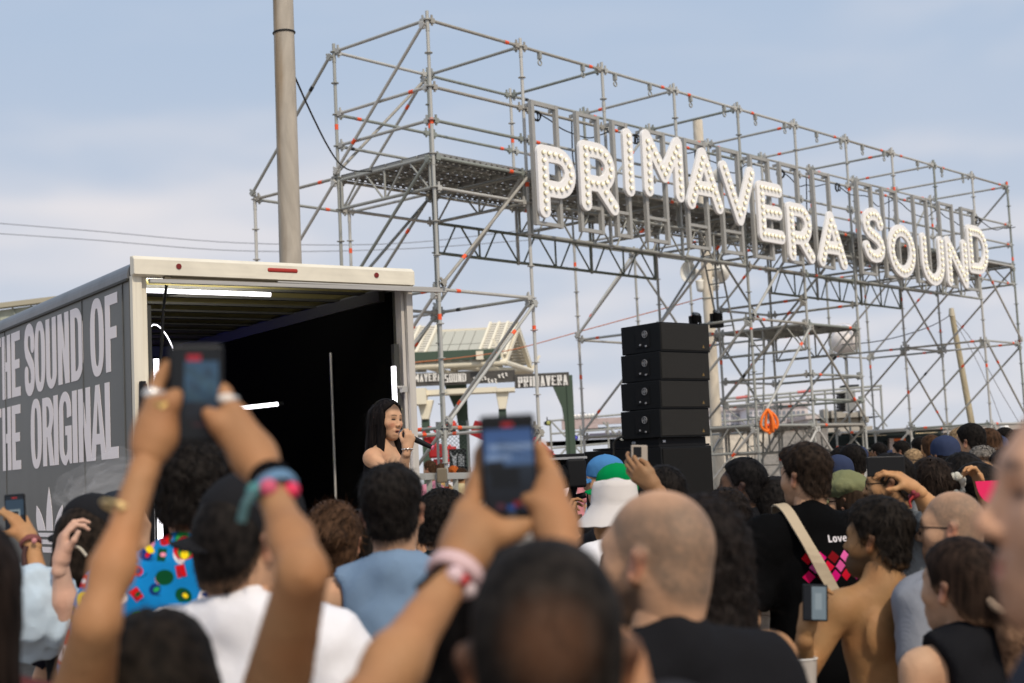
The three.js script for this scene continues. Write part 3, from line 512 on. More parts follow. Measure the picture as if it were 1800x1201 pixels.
function nets(fn, lo, hi, c, uvScale = 1) {
  const nx = Math.ceil((hi.x - lo.x) / c) + 3, ny = Math.ceil((hi.y - lo.y) / c) + 3, nz = Math.ceil((hi.z - lo.z) / c) + 3, ox = lo.x - c, oy = lo.y - c, oz = lo.z - c;
  const f = new Float32Array(nx * ny * nz).fill(1), B = 4, R = c * B * 0.87;
  const sx = 1, sy = nx, sz = nx * ny;
  for (let k = 0; k < nz; k += B) for (let j = 0; j < ny; j += B) for (let i = 0; i < nx; i += B) {
    const dc = fn(ox + (i + 1.5) * c, oy + (j + 1.5) * c, oz + (k + 1.5) * c), far = Math.abs(dc) > R * 1.7 + 0.02;
    for (let kk = k; kk < Math.min(nz, k + B); kk++) for (let jj = j; jj < Math.min(ny, j + B); jj++) for (let ii = i; ii < Math.min(nx, i + B); ii++) f[ii + jj * sy + kk * sz] = far ? dc : fn(ox + ii * c, oy + jj * c, oz + kk * c);
  }
  const id = new Int32Array(nx * ny * nz).fill(-1), P = [], I = [];
  const E = [[0, 1], [2, 3], [4, 5], [6, 7], [0, 2], [1, 3], [4, 6], [5, 7], [0, 4], [1, 5], [2, 6], [3, 7]];
  const v = new Float64Array(8);
  for (let k = 0; k < nz - 1; k++) for (let j = 0; j < ny - 1; j++) for (let i = 0; i < nx - 1; i++) {
    const o = i + j * sy + k * sz; let m = 0;
    for (let q = 0; q < 8; q++) { v[q] = f[o + (q & 1) + ((q >> 1) & 1) * sy + (q >> 2) * sz]; if (v[q] < 0) m |= 1 << q; }
    if (m === 0 || m === 255) continue;
    let x = 0, y = 0, z = 0, n = 0;
    for (const [a, b] of E) if (((m >> a) & 1) !== ((m >> b) & 1)) { const t = v[a] / (v[a] - v[b]); x += (a & 1) + ((b & 1) - (a & 1)) * t; y += ((a >> 1) & 1) + (((b >> 1) & 1) - ((a >> 1) & 1)) * t; z += (a >> 2) + ((b >> 2) - (a >> 2)) * t; n++; }
    id[o] = P.length / 3; P.push(ox + (i + x / n) * c, oy + (j + y / n) * c, oz + (k + z / n) * c);
  }
  const quad = (a, b, cc, d, flip) => { if (a < 0 || b < 0 || cc < 0 || d < 0) return; flip ? I.push(a, cc, b, a, d, cc) : I.push(a, b, cc, a, cc, d); };
  for (let k = 1; k < nz - 1; k++) for (let j = 1; j < ny - 1; j++) for (let i = 1; i < nx - 1; i++) {
    const o = i + j * sy + k * sz, a = f[o] < 0;
    if (a !== f[o + sx] < 0) quad(id[o - sy - sz], id[o - sz], id[o], id[o - sy], !a);
    if (a !== f[o + sy] < 0) quad(id[o - sx - sz], id[o - sz], id[o], id[o - sx], a);
    if (a !== f[o + sz] < 0) quad(id[o - sx - sy], id[o - sy], id[o], id[o - sx], !a);
  }
  const g = new THREE.BufferGeometry();
  g.setAttribute('position', new THREE.BufferAttribute(new Float32Array(P), 3)); g.setIndex(I);
  const uv = new Float32Array(P.length / 3 * 2); for (let i = 0; i < uv.length / 2; i++) { uv[2 * i] = -P[3 * i] * uvScale; uv[2 * i + 1] = P[3 * i + 1] * uvScale; }
  g.setAttribute('uv', new THREE.BufferAttribute(uv, 2)); g.computeVertexNormals(); return g;
}
const mesh = (F, c, pad = 0.03) => nets((x, y, z) => F.d(x, y, z), F.lo.clone().subScalar(pad), F.hi.clone().addScalar(pad), c);
function paint(g, fn) { const p = g.attributes.position, n = p.count, a = new Float32Array(n * 3); for (let i = 0; i < n; i++) { const c = fn(p.getX(i), p.getY(i), p.getZ(i)); a[3 * i] = c[0]; a[3 * i + 1] = c[1]; a[3 * i + 2] = c[2]; } g.setAttribute('color', new THREE.BufferAttribute(a, 3)); return g; }
function join(list) {
  const g = new THREE.BufferGeometry(); let nv = 0; const idx = [];
  for (const k of ['position', 'normal', 'uv', 'color']) { const sz = k === 'uv' ? 2 : 3, arr = []; for (const s of list) arr.push(s.attributes[k].array); const tot = arr.reduce((s, a) => s + a.length, 0), out = new Float32Array(tot); let o = 0; for (const a of arr) { out.set(a, o); o += a.length; } g.setAttribute(k, new THREE.BufferAttribute(out, sz)); }
  for (const s of list) { const i = s.index.array; for (let k = 0; k < i.length; k++) idx.push(i[k] + nv); nv += s.attributes.position.count; }
  g.setIndex(idx); return g;
}

// ---------------------------------------------------------------- people
const SK = { tan: [0.335, 0.165, 0.075], fair: [0.48, 0.275, 0.165], warm: [0.42, 0.22, 0.10], olive: [0.32, 0.165, 0.068], dark: [0.095, 0.05, 0.03], brown: [0.26, 0.135, 0.065], pink: [0.55, 0.325, 0.235] };
const skinMat = mat([1, 1, 1], 0.58, 0, { vertexColors: true, specularIntensity: 0.45, bumpMap: rep(FINE, 7), bumpScale: 0.0016 });
const eyeMat = mat([0.30, 0.25, 0.22], 0.3), irisMat = mat([0.02, 0.012, 0.008], 0.2);
const hairMats = {};
const hairMat = (c) => hairMats[c.join()] ??= Object.assign(new THREE.MeshPhysicalMaterial({ color: lin(...c), roughness: 0.66, specularIntensity: 0.14, vertexColors: true, side: THREE.DoubleSide }));
const clothMats = {};
const cloth = (c) => clothMats[c.join()] ??= mat(c, 0.88, 0, { specularIntensity: 0.12, bumpMap: rep(WEAVE, 9), bumpScale: 0.0012 });
const skinLegs = mat([0.48, 0.29, 0.19], 0.55);
const jeans = [cloth([0.05, 0.07, 0.12]), cloth([0.02, 0.02, 0.022]), cloth([0.2, 0.17, 0.12]), cloth([0.1, 0.14, 0.2])];
const shoeMat = mat([0.5, 0.5, 0.48], 0.6);
// hairline height on the head against depth z (head's own axes: z forwards, y up)
const HL = [[-0.13, -0.085], [-0.085, -0.08], [-0.06, -0.06], [-0.035, -0.025], [-0.012, 0.012], [0.012, -0.012], [0.028, 0.0], [0.05, 0.04], [0.075, 0.06], [0.13, 0.075]];
const hairline = (z) => { for (let i = 0; i + 1 < HL.length; i++) if (z < HL[i + 1][0]) return lerp(HL[i][1], HL[i + 1][1], clamp((z - HL[i][0]) / (HL[i + 1][0] - HL[i][0]))); return 0.075; };
function skull(neck = 0.056) { return new Field().ell([0.014, 0.032, -0.012], [0.062, 0.09, 0.096], 0.02).ell([-0.014, 0.032, -0.012], [0.062, 0.09, 0.096], 0.02).ell([0, -0.03, -0.035], [0.066, 0.07, 0.062], 0.03).cap([0, -0.05, -0.03], [0, -0.17, -0.035], neck, neck + 0.005, 0.04); }
function headField(o) {
  const f = o.sex === 'f', F = skull(f ? 0.047 : 0.055);
  F.ell([0, -0.02, 0.03], [f ? 0.058 : 0.062, 0.088, 0.062]).ell([0, -0.076, 0.04], [f ? 0.036 : 0.045, 0.036, 0.045]).ell([0, -0.1, 0.064], [0.019, 0.016, 0.019], 0.03);
  F.cap([-0.032, 0.026, f ? 0.072 : 0.076], [0.032, 0.026, f ? 0.072 : 0.076], f ? 0.009 : 0.014, undefined, 0.03);
  for (const s of [-1, 1]) { F.ell([s * 0.042, -0.022, 0.056], [0.024, 0.02, 0.024], 0.03); F.ell([s * 0.032, 0.003, f ? 0.1035 : 0.1], [0.018, f ? 0.008 : 0.010, 0.016], f ? 0.02 : 0.014, true); }
  F.cap([0, 0.014, f ? 0.085 : 0.088], [0, -0.027, f ? 0.104 : 0.108], 0.0065, f ? 0.0085 : 0.012, f ? 0.018 : 0.014);
  for (const s of [-1, 1]) F.ell([s * 0.0105, -0.032, 0.097], [0.008, 0.0075, 0.011], 0.008);
  const op = o.mouth || 0;
  F.cap([-0.019, -0.061, 0.083], [0.019, -0.061, 0.083], 0.0072, undefined, 0.012).cap([-0.016, -0.0735 - op, 0.083], [0.016, -0.0735 - op, 0.083], 0.0082, undefined, 0.012);
  F.ell([0, -0.067 - op * 0.5, 0.098], [0.02, 0.0022 + op * 0.6, 0.014], 0.004, true);
  for (const s of [-1, 1]) { F.cap([s * 0.078, -0.022, -0.006], [s * 0.085, 0.016, -0.018], 0.012, 0.015, 0.012); F.ell([s * 0.096, 0.0, -0.006], [0.010, 0.02, 0.011], 0.006, true); }
  if (o.beard) F.ell([0, -0.085, 0.05], [0.05, 0.04, 0.055], 0.02);
  return F;
}
function strands(geo, n, o) {        // tufts of hair rooted on a hair mesh: thin tapering ribbons that follow the lie of the hair
  const p = geo.attributes.position, q = geo.attributes.normal, P = [], Nn = [], C = [], I = [], crown = o.crown || V(0, 0.13, -0.035);
  for (let i = 0; i < n; i++) {
    const j = Math.floor(rnd() * p.count), a = V(p.getX(j), p.getY(j), p.getZ(j)), nn = V(q.getX(j), q.getY(j), q.getZ(j));
    if (o.min !== undefined && a.y < o.min) continue;
    if (o.skip && o.skip(a)) continue;
    let d = a.clone().sub(crown).normalize().multiplyScalar(o.out ?? 0.7).add(V(o.sx || 0, -(o.down ?? 0.6), o.sz || 0)); d.addScaledVector(nn, -d.dot(nn)).normalize();
    d.add(V(rr(-1, 1), rr(-1, 1), rr(-1, 1)).multiplyScalar(o.mess ?? 0.25)).normalize();
    const L = o.len * rr(0.6, 1.25), side = V().crossVectors(d, nn).normalize(), w = o.w * rr(0.6, 1.2), sh = rr(0.55, 1.7), ph = rr(0, 6.28), S = o.curl ? 7 : 3, base = P.length / 3;
    let x = a.clone().addScaledVector(nn, -0.003);
    for (let k = 0; k <= S; k++) {
      const t = k / S, ww = w * (1 - t * 0.85);
      P.push(x.x - side.x * ww, x.y - side.y * ww, x.z - side.z * ww, x.x + side.x * ww, x.y + side.y * ww, x.z + side.z * ww);
      for (let u = 0; u < 2; u++) { Nn.push(nn.x, nn.y, nn.z); C.push(sh, sh, sh); }
      if (k < S) I.push(base + 2 * k, base + 2 * k + 1, base + 2 * k + 2, base + 2 * k + 1, base + 2 * k + 3, base + 2 * k + 2);
      x.addScaledVector(d, L / S).addScaledVector(nn, (o.lift ?? 0.25) * L / S * (1 - t * 1.3)); x.y -= (o.drop ?? 0.1) * L / S * t;
      if (o.curl) { const th = ph + k * 1.5; x.addScaledVector(side, Math.cos(th) * o.curl).addScaledVector(nn, Math.sin(th) * o.curl); }
    }
  }
  const g = new THREE.BufferGeometry();
  g.setAttribute('position', new THREE.BufferAttribute(new Float32Array(P), 3)); g.setAttribute('normal', new THREE.BufferAttribute(new Float32Array(Nn), 3)); g.setAttribute('color', new THREE.BufferAttribute(new Float32Array(C), 3));
  g.setAttribute('uv', new THREE.BufferAttribute(new Float32Array(P.length / 3 * 2), 2)); g.setIndex(I); return g;
}
// hair as one geometry in head axes
function hairGeo(h, cell, quick) {
  const S = skull(), top = h.top ?? 0.016, side = h.side ?? 0.008, amp = h.amp ?? 0.004, fq = h.fq ?? 55, sd = h.seed ?? rr(0, 50);
  const long = h.long || 0, X = new Field();
  if (long) {
    const wv = h.wide ?? 1;
    X.cap([0.045 * wv, 0.03, -0.05], [0.06 * wv, -long, -0.075], 0.055, 0.05, 0.05).cap([-0.045 * wv, 0.03, -0.05], [-0.06 * wv, -long, -0.075], 0.055, 0.05, 0.05).cap([0, 0.02, -0.07], [0, -long * 1.02, -0.085], 0.06, 0.055, 0.05);
    if (h.front) for (const s of [-1, 1]) X.cap([s * 0.07, 0.03, 0.02], [s * 0.085, -long * h.front, 0.035], 0.026, 0.022, 0.04);
  }
  if (h.bun) X.ell(h.bun.slice(0, 3), [h.bun[3], h.bun[3] * 0.9, h.bun[3]], 0.02);
  if (h.pony) for (let i = 0; i + 1 < h.pony.length; i++) X.cap(h.pony[i], h.pony[i + 1], h.ponyR[i], h.ponyR[i + 1], 0.03);
  const has = X.p.length > 0, open = h.fringe ?? 0, cover = h.cover ?? (long ? 0.045 : 0);
  const fn = (x, y, z) => {
    const yb = hairline(z - open) - (z < 0.03 ? cover : 0) + (h.part ? 0.035 * Math.exp(-((x / 0.036) ** 2)) * sstep(0.02, 0.06, z) : 0), g = sstep(0, h.fade ?? 0.022, y - yb), hi = sstep(0.0, 0.10, y);
    let t = lerp(side, top, hi) * g - 0.008 * (1 - g);
    if (h.quiff) t += h.quiff * sstep(0.03, 0.09, z) * sstep(0.05, 0.1, y);
    if (h.part) t -= 0.006 * Math.exp(-((x / 0.006) ** 2)) * sstep(0.04, 0.1, y) * sstep(-0.07, 0.02, z);
    const st = h.straight ? noise3.noise(x * fq * 1.6 + sd, y * fq * 0.18, z * fq * 1.6) : fbm(x * fq + sd, y * fq, z * fq, 2) * 1.4;
    let d = S.d(x, y, z) - t;
    if (has) d = smin(d, X.d(x, y, z), 0.03);
    return d + amp * st * (has ? 1 : g);
  };
  const reach = 0.03 + Math.max(top, side) + amp;
  const lo = V(-0.08, -0.12, -0.11).subScalar(reach), hi = V(0.08, 0.125, 0.09).addScalar(reach);
  if (has) { lo.min(X.lo.clone().subScalar(0.03)); hi.max(X.hi.clone().addScalar(0.03)); }
  const g = nets(fn, lo, hi, cell);
  const scalp = h.scalp;
  paint(g, (x, y, z) => {
    const v = clamp(0.95 + 1.1 * noise3.noise(x * 60 + sd, y * (h.straight ? 10 : 45), z * 60) + 0.5 * noise3.noise(x * 150, y * (h.straight ? 20 : 120), z * 150), 0.35, 2.4); let c = [v, v, v];
    if (scalp) { const w = scalp[4] * sstep(scalp[3], scalp[3] * 0.25, Math.hypot(x - scalp[0], y - scalp[1], z - scalp[2])); c = c.map((q, i) => lerp(q, [9, 5.4, 3.6][i], w)); }
    if (!long && h.fadeCol !== 0) { const w = (h.fadeCol ?? 0.55) * sstep(0.032, -0.004, y - hairline(z)) * (0.75 + 0.5 * noise3.noise(x * 60, y * 60, z * 60)); c = c.map((q, i) => lerp(q, (h.ratio ? h.ratio[i] : 8) * 0.8, clamp(w))); }
    return c;
  });
  if (quick) return g;
  const fly = strands(g, h.capped ? 0 : long ? 90 : 160, { len: long ? 0.07 : 0.035, w: 0.0006, lift: 0.9, mess: 0.9, drop: 0.3, skip: (a) => S.d(a.x, a.y, a.z) < 0.004 });
  const o = { n: 1600, len: 0.026, w: 0.0014, lift: 0.4, mess: 0.4, ...(h.st || {}) };
  const core = (a) => S.d(a.x, a.y, a.z) < 0.002 || (h.capped && a.y > 0.0) || (long && a.z > 0.015 && a.y > -0.02);
  const tufts = !h.capped && !long && top > 0.01 && !h.straight ? [strands(g, 520, { ...o, len: Math.max(0.024, (o.len ?? 0.03) * 0.9), w: 0.0034, lift: 0.45, mess: 0.5, skip: (a) => core(a) || a.y < hairline(a.z) + 0.02 })] : [];
  return join([g, strands(g, o.n, { ...o, skip: core }), fly, ...tufts]);
}
function handField(F, w, f, n, left, pose = {}) {
  f = f.clone().normalize(); n = n.clone().addScaledVector(f, -n.dot(f)).normalize();
  const t = V().crossVectors(f, n).multiplyScalar(left ? -1 : 1), s = pose.s ?? 1;
  const at3 = (a, b, c) => w.clone().addScaledVector(f, a * s).addScaledVector(t, b * s).addScaledVector(n, c * s);
  const bx = [0.027, 0.009, -0.0095, -0.027], bl = [0.09, 0.094, 0.089, 0.08], len = [[0.043, 0.026, 0.021], [0.047, 0.03, 0.022], [0.043, 0.028, 0.021], [0.034, 0.021, 0.018]];
  const curl = pose.curl ?? [[0.3, 0.35, 0.25], [0.35, 0.4, 0.3], [0.4, 0.45, 0.3], [0.45, 0.5, 0.3]], spread = pose.spread ?? 0.05;
  F.cap(at3(-0.03, 0, 0), at3(0.01, 0, 0), 0.026 * s, 0.024 * s, 0.02);
  for (let i = 0; i < 4; i++) F.cap(at3(0.008, bx[i] * 0.55, 0), at3(bl[i] - 0.006, bx[i], 0), 0.0165 * s, 0.0122 * s, 0.016);
  F.cap(at3(0.012, 0.014, 0.008), at3(0.046, 0.034, 0.012), 0.019 * s, 0.014 * s, 0.015);
  for (let i = 0; i < 4; i++) {
    let p = at3(bl[i], bx[i], 0), a = 0; const r = (i === 3 ? 0.0074 : 0.0088) * s, sp = (1.5 - i) * spread;
    for (let k = 0; k < 3; k++) {
      a += curl[i][k];
      const d = f.clone().multiplyScalar(Math.cos(a)).addScaledVector(n, Math.sin(a)).addScaledVector(t, sp).normalize(), e = p.clone().addScaledVector(d, len[i][k] * s);
      F.cap(p, e, r * (1.06 - 0.09 * k), r * (0.98 - 0.1 * k), 0.0045); p = e;
    }
  }
  const td = pose.thumb ?? [0.75, 0.6, 0.25], tb = pose.bend ?? [0.25, -0.45, 0.15];
  let p = at3(0.044, 0.037, 0.012);
  const d1 = f.clone().multiplyScalar(td[0]).addScaledVector(t, td[1]).addScaledVector(n, td[2]).normalize(), d2 = d1.clone().addScaledVector(f, tb[0]).addScaledVector(t, tb[1]).addScaledVector(n, tb[2]).normalize();
  const e1 = p.clone().addScaledVector(d1, 0.036 * s), e2 = e1.clone().addScaledVector(d2, 0.029 * s);
  F.cap(p, e1, 0.0118 * s, 0.0105 * s, 0.01).cap(e1, e2, 0.0105 * s, 0.0085 * s, 0.005);
  return F;
}
const CURL = { fist: Array(4).fill([1.2, 1.5, 0.9]), grip: [[0.5, 0.9, 0.6], [0.55, 0.95, 0.6], [0.6, 1.0, 0.6], [0.6, 1.0, 0.6]], flat: Array(4).fill([0.08, 0.1, 0.08]) };
function ribbon(pts, w, th, cz = 0) {   // a flat band lying on a body along a curve, its face turned away from the body's axis
  const c = new THREE.CatmullRomCurve3(pts.map((p) => (p.isVector3 ? p : V(...p)))), n = 36, P = [], I = [];
  for (let i = 0; i <= n; i++) { const p = c.getPointAt(i / n), tg = c.getTangentAt(i / n), o = V(p.x * 0.6, Math.max(0, p.y - 1.36) * 3, p.z - cz).normalize(), s = V().crossVectors(tg, o).normalize().multiplyScalar(w / 2), q = V().crossVectors(s, tg).normalize().multiplyScalar(th / 2); for (const [a, b] of [[-1, -1], [1, -1], [1, 1], [-1, 1]]) { const v = p.clone().addScaledVector(s, a).addScaledVector(q, b); P.push(v.x, v.y, v.z); } if (i < n) for (let k = 0; k < 4; k++) { const a = i * 4 + k, b = i * 4 + (k + 1) % 4; I.push(a, b, b + 4, a, b + 4, a + 4); } }
  const g = new THREE.BufferGeometry(); g.setAttribute('position', new THREE.BufferAttribute(new Float32Array(P), 3)); g.setAttribute('uv', new THREE.BufferAttribute(new Float32Array(P.length / 3 * 2), 2)); g.setIndex(I); const r = g.toNonIndexed(); r.computeVertexNormals(); return r;
}
function capGeo(kind, cell = 0.005) {      // head axes
  const S = skull();
  if (kind === 'bucket') {
    const prof = [[0.001, 0.155], [0.05, 0.154], [0.083, 0.146], [0.094, 0.12], [0.1, 0.07], [0.103, 0.045], [0.135, 0.006], [0.178, -0.045], [0.174, -0.049], [0.13, -0.002], [0.099, 0.036], [0.092, 0.06], [0.001, 0.06]].map((p) => new THREE.Vector2(...p));
    const g = new THREE.LatheGeometry(prof, 36).scale(0.93, 1, 1.12).translate(0, 0, -0.012), p = g.attributes.position;
    for (let i = 0; i < p.count; i++) { const x = p.getX(i), y = p.getY(i), z = p.getZ(i), w = 0.012 * noise3.noise(x * 16, y * 16, z * 16); p.setXYZ(i, x * (1 + w * 3), y + w, z * (1 + w * 3)); }
    g.computeVertexNormals(); return g;
  }
  const flat = kind === 'flat', ph = kind === 'peak';
  const fn = (x, y, z) => {
    const b = 0.022 + (z < 0 ? z * 0.12 : z * 0.15);
    let d = S.d(x, y, z) - (0.012 + 0.014 * sstep(0.03, 0.12, y));
    if (flat) { const r = Math.hypot(x / 0.112, (y - 0.07) / 0.062, (z + 0.012) / 0.122); d = Math.min(d, (r - 1) * 0.06) + 0.005 * noise3.noise(x * 26, y * 20, z * 26) + 0.002 * noise3.noise(x * 60, y * 40, z * 60); }
    else { d += 0.0015 * noise3.noise(x * 30, y * 30, z * 30); const a = Math.atan2(x, z + 0.012), q = Math.abs(((a / (Math.PI / 3) + 6.5) % 1) - 0.5); d += 0.0014 * Math.exp(-((q / 0.02) ** 2)) * sstep(0.03, 0.05, y); }
    d = Math.max(d, b - y);
    const by = 0.034 - 5.2 * x * x - (z - 0.08) * 0.22, zl = flat ? 0.045 : 0.085, rim = Math.max(Math.abs(y - by) - 0.004, ((x / 0.083) ** 2 + ((z - 0.075) / zl) ** 2 - 1) * 0.04, 0.06 - z);
    d = smin(d, rim, 0.006);
    if (!flat && !ph) d = smin(d, Math.hypot(x, y - 0.147, z + 0.012) - 0.008, 0.004);
    return d;
  };
  const g = nets(fn, V(-0.13, -0.03, -0.145), V(0.13, 0.165, 0.175), cell); return g;
}
const HEADC = 1.63;
let peopleN = 0;
function person(o) {
  const Hd = at(o.px[0], o.px[1], o.Z), ground = o.ground ?? 0, s = clamp((Hd.y - ground) / HEADC, 0.84, 1.14), yaw = (o.yaw ?? 0) * Math.PI / 180, ry = yaw + Math.PI;
  const lean = o.lean ?? [0, 0.02];     // head ahead of the feet, in the body's own axes
  const off = V(lean[0], 0, lean[1]).applyAxisAngle(UP, ry);
  const t = thing('person', o.label, 'person', [Hd.x - off.x, ground, Hd.z - off.z], ry, o.group);
  t.updateMatrixWorld(true);
  const loc = (p) => t.worldToLocal(p.clone()), f = o.sex === 'f', near = o.near ?? 1, cell = 0.0145 * near;
  const hl = V(lean[0], Hd.y - ground, lean[1]), hq = new THREE.Quaternion().setFromEuler(new THREE.Euler((o.pitch ?? 0) * Math.PI / 180, (o.hyaw ?? 0) * Math.PI / 180, (o.roll ?? 0) * Math.PI / 180, 'YXZ')), hsz = o.hs ?? 0.96;
  const HM = new THREE.Matrix4().compose(hl, hq, V(hsz, hsz * 1.035, hsz));
  const P = (x, y, z) => [x * s + lean[0] * y / HEADC, y * s, z * s + lean[1] * y / HEADC];
  const sw = f ? 0.162 : 0.185, wd = o.wide ?? 1;
  const sh = { L: V(...P(sw * wd, 1.40, -0.015)), R: V(...P(-sw * wd, 1.40, -0.015)) };
  const arm = {};
  for (const k of ['L', 'R']) {
    const g = k === 'L' ? 1 : -1, a = o[k];
    if (a) { arm[k] = { e: loc(at(...a.e)), w: loc(at(...a.w)), h: a }; if (a.up) { sh[k].y += a.up * s; sh[k].x *= 0.9; } }
    else arm[k] = { e: V(...P(g * (sw + 0.075) * wd, 1.12, -0.04)), w: V(...P(g * (sw + 0.06) * wd, 0.89, 0.06)) };
  }
  const torso = (F, e, full = true) => {
    F.ell(P(0, 0.95, -0.01), [(f ? 0.165 : 0.152) * s * wd + e, 0.13 * s, 0.115 * s + e]).ell(P(0, 1.09, 0), [(f ? 0.122 : 0.138) * s * wd + e, 0.17 * s, 0.1 * s + e], 0.05).ell(P(0, 1.28, -0.005), [(f ? 0.142 : 0.165) * s * wd + e, 0.19 * s, 0.108 * s + e], 0.05);
    if (f) for (const g of [-1, 1]) F.ell(P(g * 0.07, 1.26, 0.085), [0.06, 0.06, 0.05], 0.04);
    F.cap(V(sh.R.x * 0.82, sh.R.y + 0.005, sh.R.z), V(sh.L.x * 0.82, sh.L.y + 0.005, sh.L.z), 0.054 * s + e, undefined, 0.05);
    for (const k of ['L', 'R']) F.cap(P(0, 1.475, -0.04), V(sh[k].x * 0.78, sh[k].y + 0.03, sh[k].z - 0.005), 0.042 * s + e, 0.036 * s + e, 0.045);
    return F;
  };
  const nk = f ? 0.046 : 0.056;
  // body: one continuous surface; head and hands come from finer grids
  const B = torso(new Field(), o.top ? -0.009 : 0);
  B.cap(P(0, 1.43, -0.03), hl.clone().addScaledVector(V(0, -1, -0.25), 0.07), nk * 1.08, nk, 0.05);
  if (o.bare) for (const g of [-1, 1]) B.ell(P(g * 0.082, 1.31, -0.1), [0.045, 0.07, 0.02], 0.03).cap(P(g * 0.012, 1.08, -0.118), P(0, 1.4, -0.125), 0.004, 0.004, 0.02, true);
  for (const g of [-1, 1]) {
    B.ell(P(g * 0.075, 0.92, -0.05), [0.085 * s, 0.09 * s, 0.08 * s]).cap(P(g * 0.085, 0.9, 0), P(g * 0.095, 0.5, 0.01), 0.083 * s, 0.055 * s).cap(P(g * 0.095, 0.5, 0.01), P(g * 0.1, 0.09, -0.02), 0.055 * s, 0.036 * s).cap(P(g * 0.1, 0.05, -0.04), P(g * 0.12, 0.035, 0.13), 0.036, 0.028);
  }
  const ar = (f ? 0.86 : 1) * (o.armr ?? 1);
  for (const k of ['L', 'R']) { const { e, w } = arm[k], au = (f ? 0.9 : 1) * (o.armu ?? 1); B.cap(sh[k], sh[k], 0.058 * s * au, undefined, 0.04).cap(sh[k], e, 0.051 * au, 0.038 * Math.sqrt(au * ar), 0.025).cap(e, e.clone().lerp(w, 0.3), 0.037 * ar, 0.041 * ar, 0.022).cap(e.clone().lerp(w, 0.3), w, 0.041 * ar, 0.0265 * Math.sqrt(ar), 0.03); }
  const tone = o.skin ?? SK.fair, sd = peopleN++ * 3.7;
  const tint = (g) => paint(g, (x, y, z) => { const n = 1 + 0.22 * noise3.noise(x * 9 + sd, y * 9, z * 9) + 0.10 * noise3.noise(x * 40, y * 40, z * 40), r = 0.12 * noise3.noise(x * 14, y * 14 + sd, z * 14); return [tone[0] * n * (1 + 0.3 * r), tone[1] * n * (1 - 0.6 * r), tone[2] * n * (1 - r)]; });
  const bodyG = tint(mesh(B, cell));
  const hf = headField(o), hc = (o.hcell ?? 0.0055) * (near > 1.2 ? 1.25 : 1);
  const headG = mesh(hf, hc, 0.02);
  const bald = o.stubble ?? 0, hair = o.hair;
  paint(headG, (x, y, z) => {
    const n = 1 + 0.16 * noise3.noise(x * 24 + sd, y * 24, z * 24) + 0.09 * noise3.noise(x * 110, y * 110, z * 110); let c = tone.map((q) => q * n); if (hair) { const hc0 = hair.color ?? [0.012, 0.009, 0.007], w = 0.75 * sstep(-0.02, 0.016, y - hairline(z - (hair.fringe ?? 0))); c = c.map((q, i) => lerp(q, hc0[i] * 2.2, w)); }  // scalp shading painted in at the hairline, fading to hair colour like stubble
    const ear = sstep(0.074, 0.083, Math.abs(x)) * sstep(0.05, 0.0, Math.abs(y)); c = [c[0] * (1 + 0.12 * ear), c[1] * (1 - 0.14 * ear), c[2] * (1 - 0.12 * ear)];
    const lip = Math.exp(-(((y + 0.067) / 0.009) ** 2)) * sstep(0.024, 0.014, Math.abs(x)) * sstep(0.07, 0.082, z); c = c.map((q, i) => lerp(q, (o.lip ?? [tone[0] * 0.85, tone[1] * 0.55, tone[2] * 0.55])[i], lip));
    const brow = Math.exp(-(((y - 0.0275 - 0.1 * (0.03 - Math.abs(Math.abs(x) - 0.03))) / 0.0042) ** 2)) * sstep(0.009, 0.014, Math.abs(x)) * sstep(0.052, 0.044, Math.abs(x)) * sstep(0.04, 0.06, z); c = c.map((q) => lerp(q, q * 0.14, brow * 0.9));
    const eye = Math.exp(-(((y - 0.0035 - (o.lash ? 0.001 : 0)) / (o.lash ? 0.0044 : 0.0036)) ** 2 + ((Math.abs(x) - 0.031) / 0.0135) ** 4)) * sstep(0.05, 0.07, z); c = c.map((q) => lerp(q, 0.012, clamp(eye * (o.lash ? 1.6 : 1.2)))); if (o.lash) { const ch = 0.35 * Math.exp(-(((y + 0.03) / 0.016) ** 2 + ((Math.abs(x) - 0.042) / 0.018) ** 2)); c = [c[0] * (1 + ch * 0.4), c[1] * (1 - ch * 0.35), c[2] * (1 - ch * 0.3)]; }
    if (o.mouth) { const m = Math.exp(-(((y + 0.067 + o.mouth * 0.5) / (0.002 + o.mouth * 0.5)) ** 2 + (x / 0.014) ** 2)) * sstep(0.068, 0.078, z); c = c.map((q) => lerp(q, 0.015, clamp(m))); }
    if (bald) { const w = bald * clamp(0.9 + 0.18 * noise3.noise(x * 34 + sd, y * 34, z * 34) + 0.3 * noise3.noise(x * 140, y * 140, z * 140), 0, 1.15) * sstep(0, 0.03, y - hairline(z)) * (o.topskin ? sstep(o.topskin + 0.03, o.topskin - 0.035, y + z * 0.25) : 1); c = [lerp(c[0], c[0] * 0.40, w), lerp(c[1], c[1] * 0.46, w), lerp(c[2], c[2] * 0.52, w)]; }
    if (o.beard || o.shade) { const w = (o.beard ? 0.92 : o.shade) * sstep(-0.035, -0.06, y - 0.4 * Math.max(0, 0.03 - z)) * sstep(-0.03, 0.0, z) * (1 - lip) * sstep(-0.135, -0.11, y); c = c.map((q) => lerp(q, q * 0.16, w)); }
    return c;
  });
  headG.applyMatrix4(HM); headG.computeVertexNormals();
  const gs = [bodyG, headG];
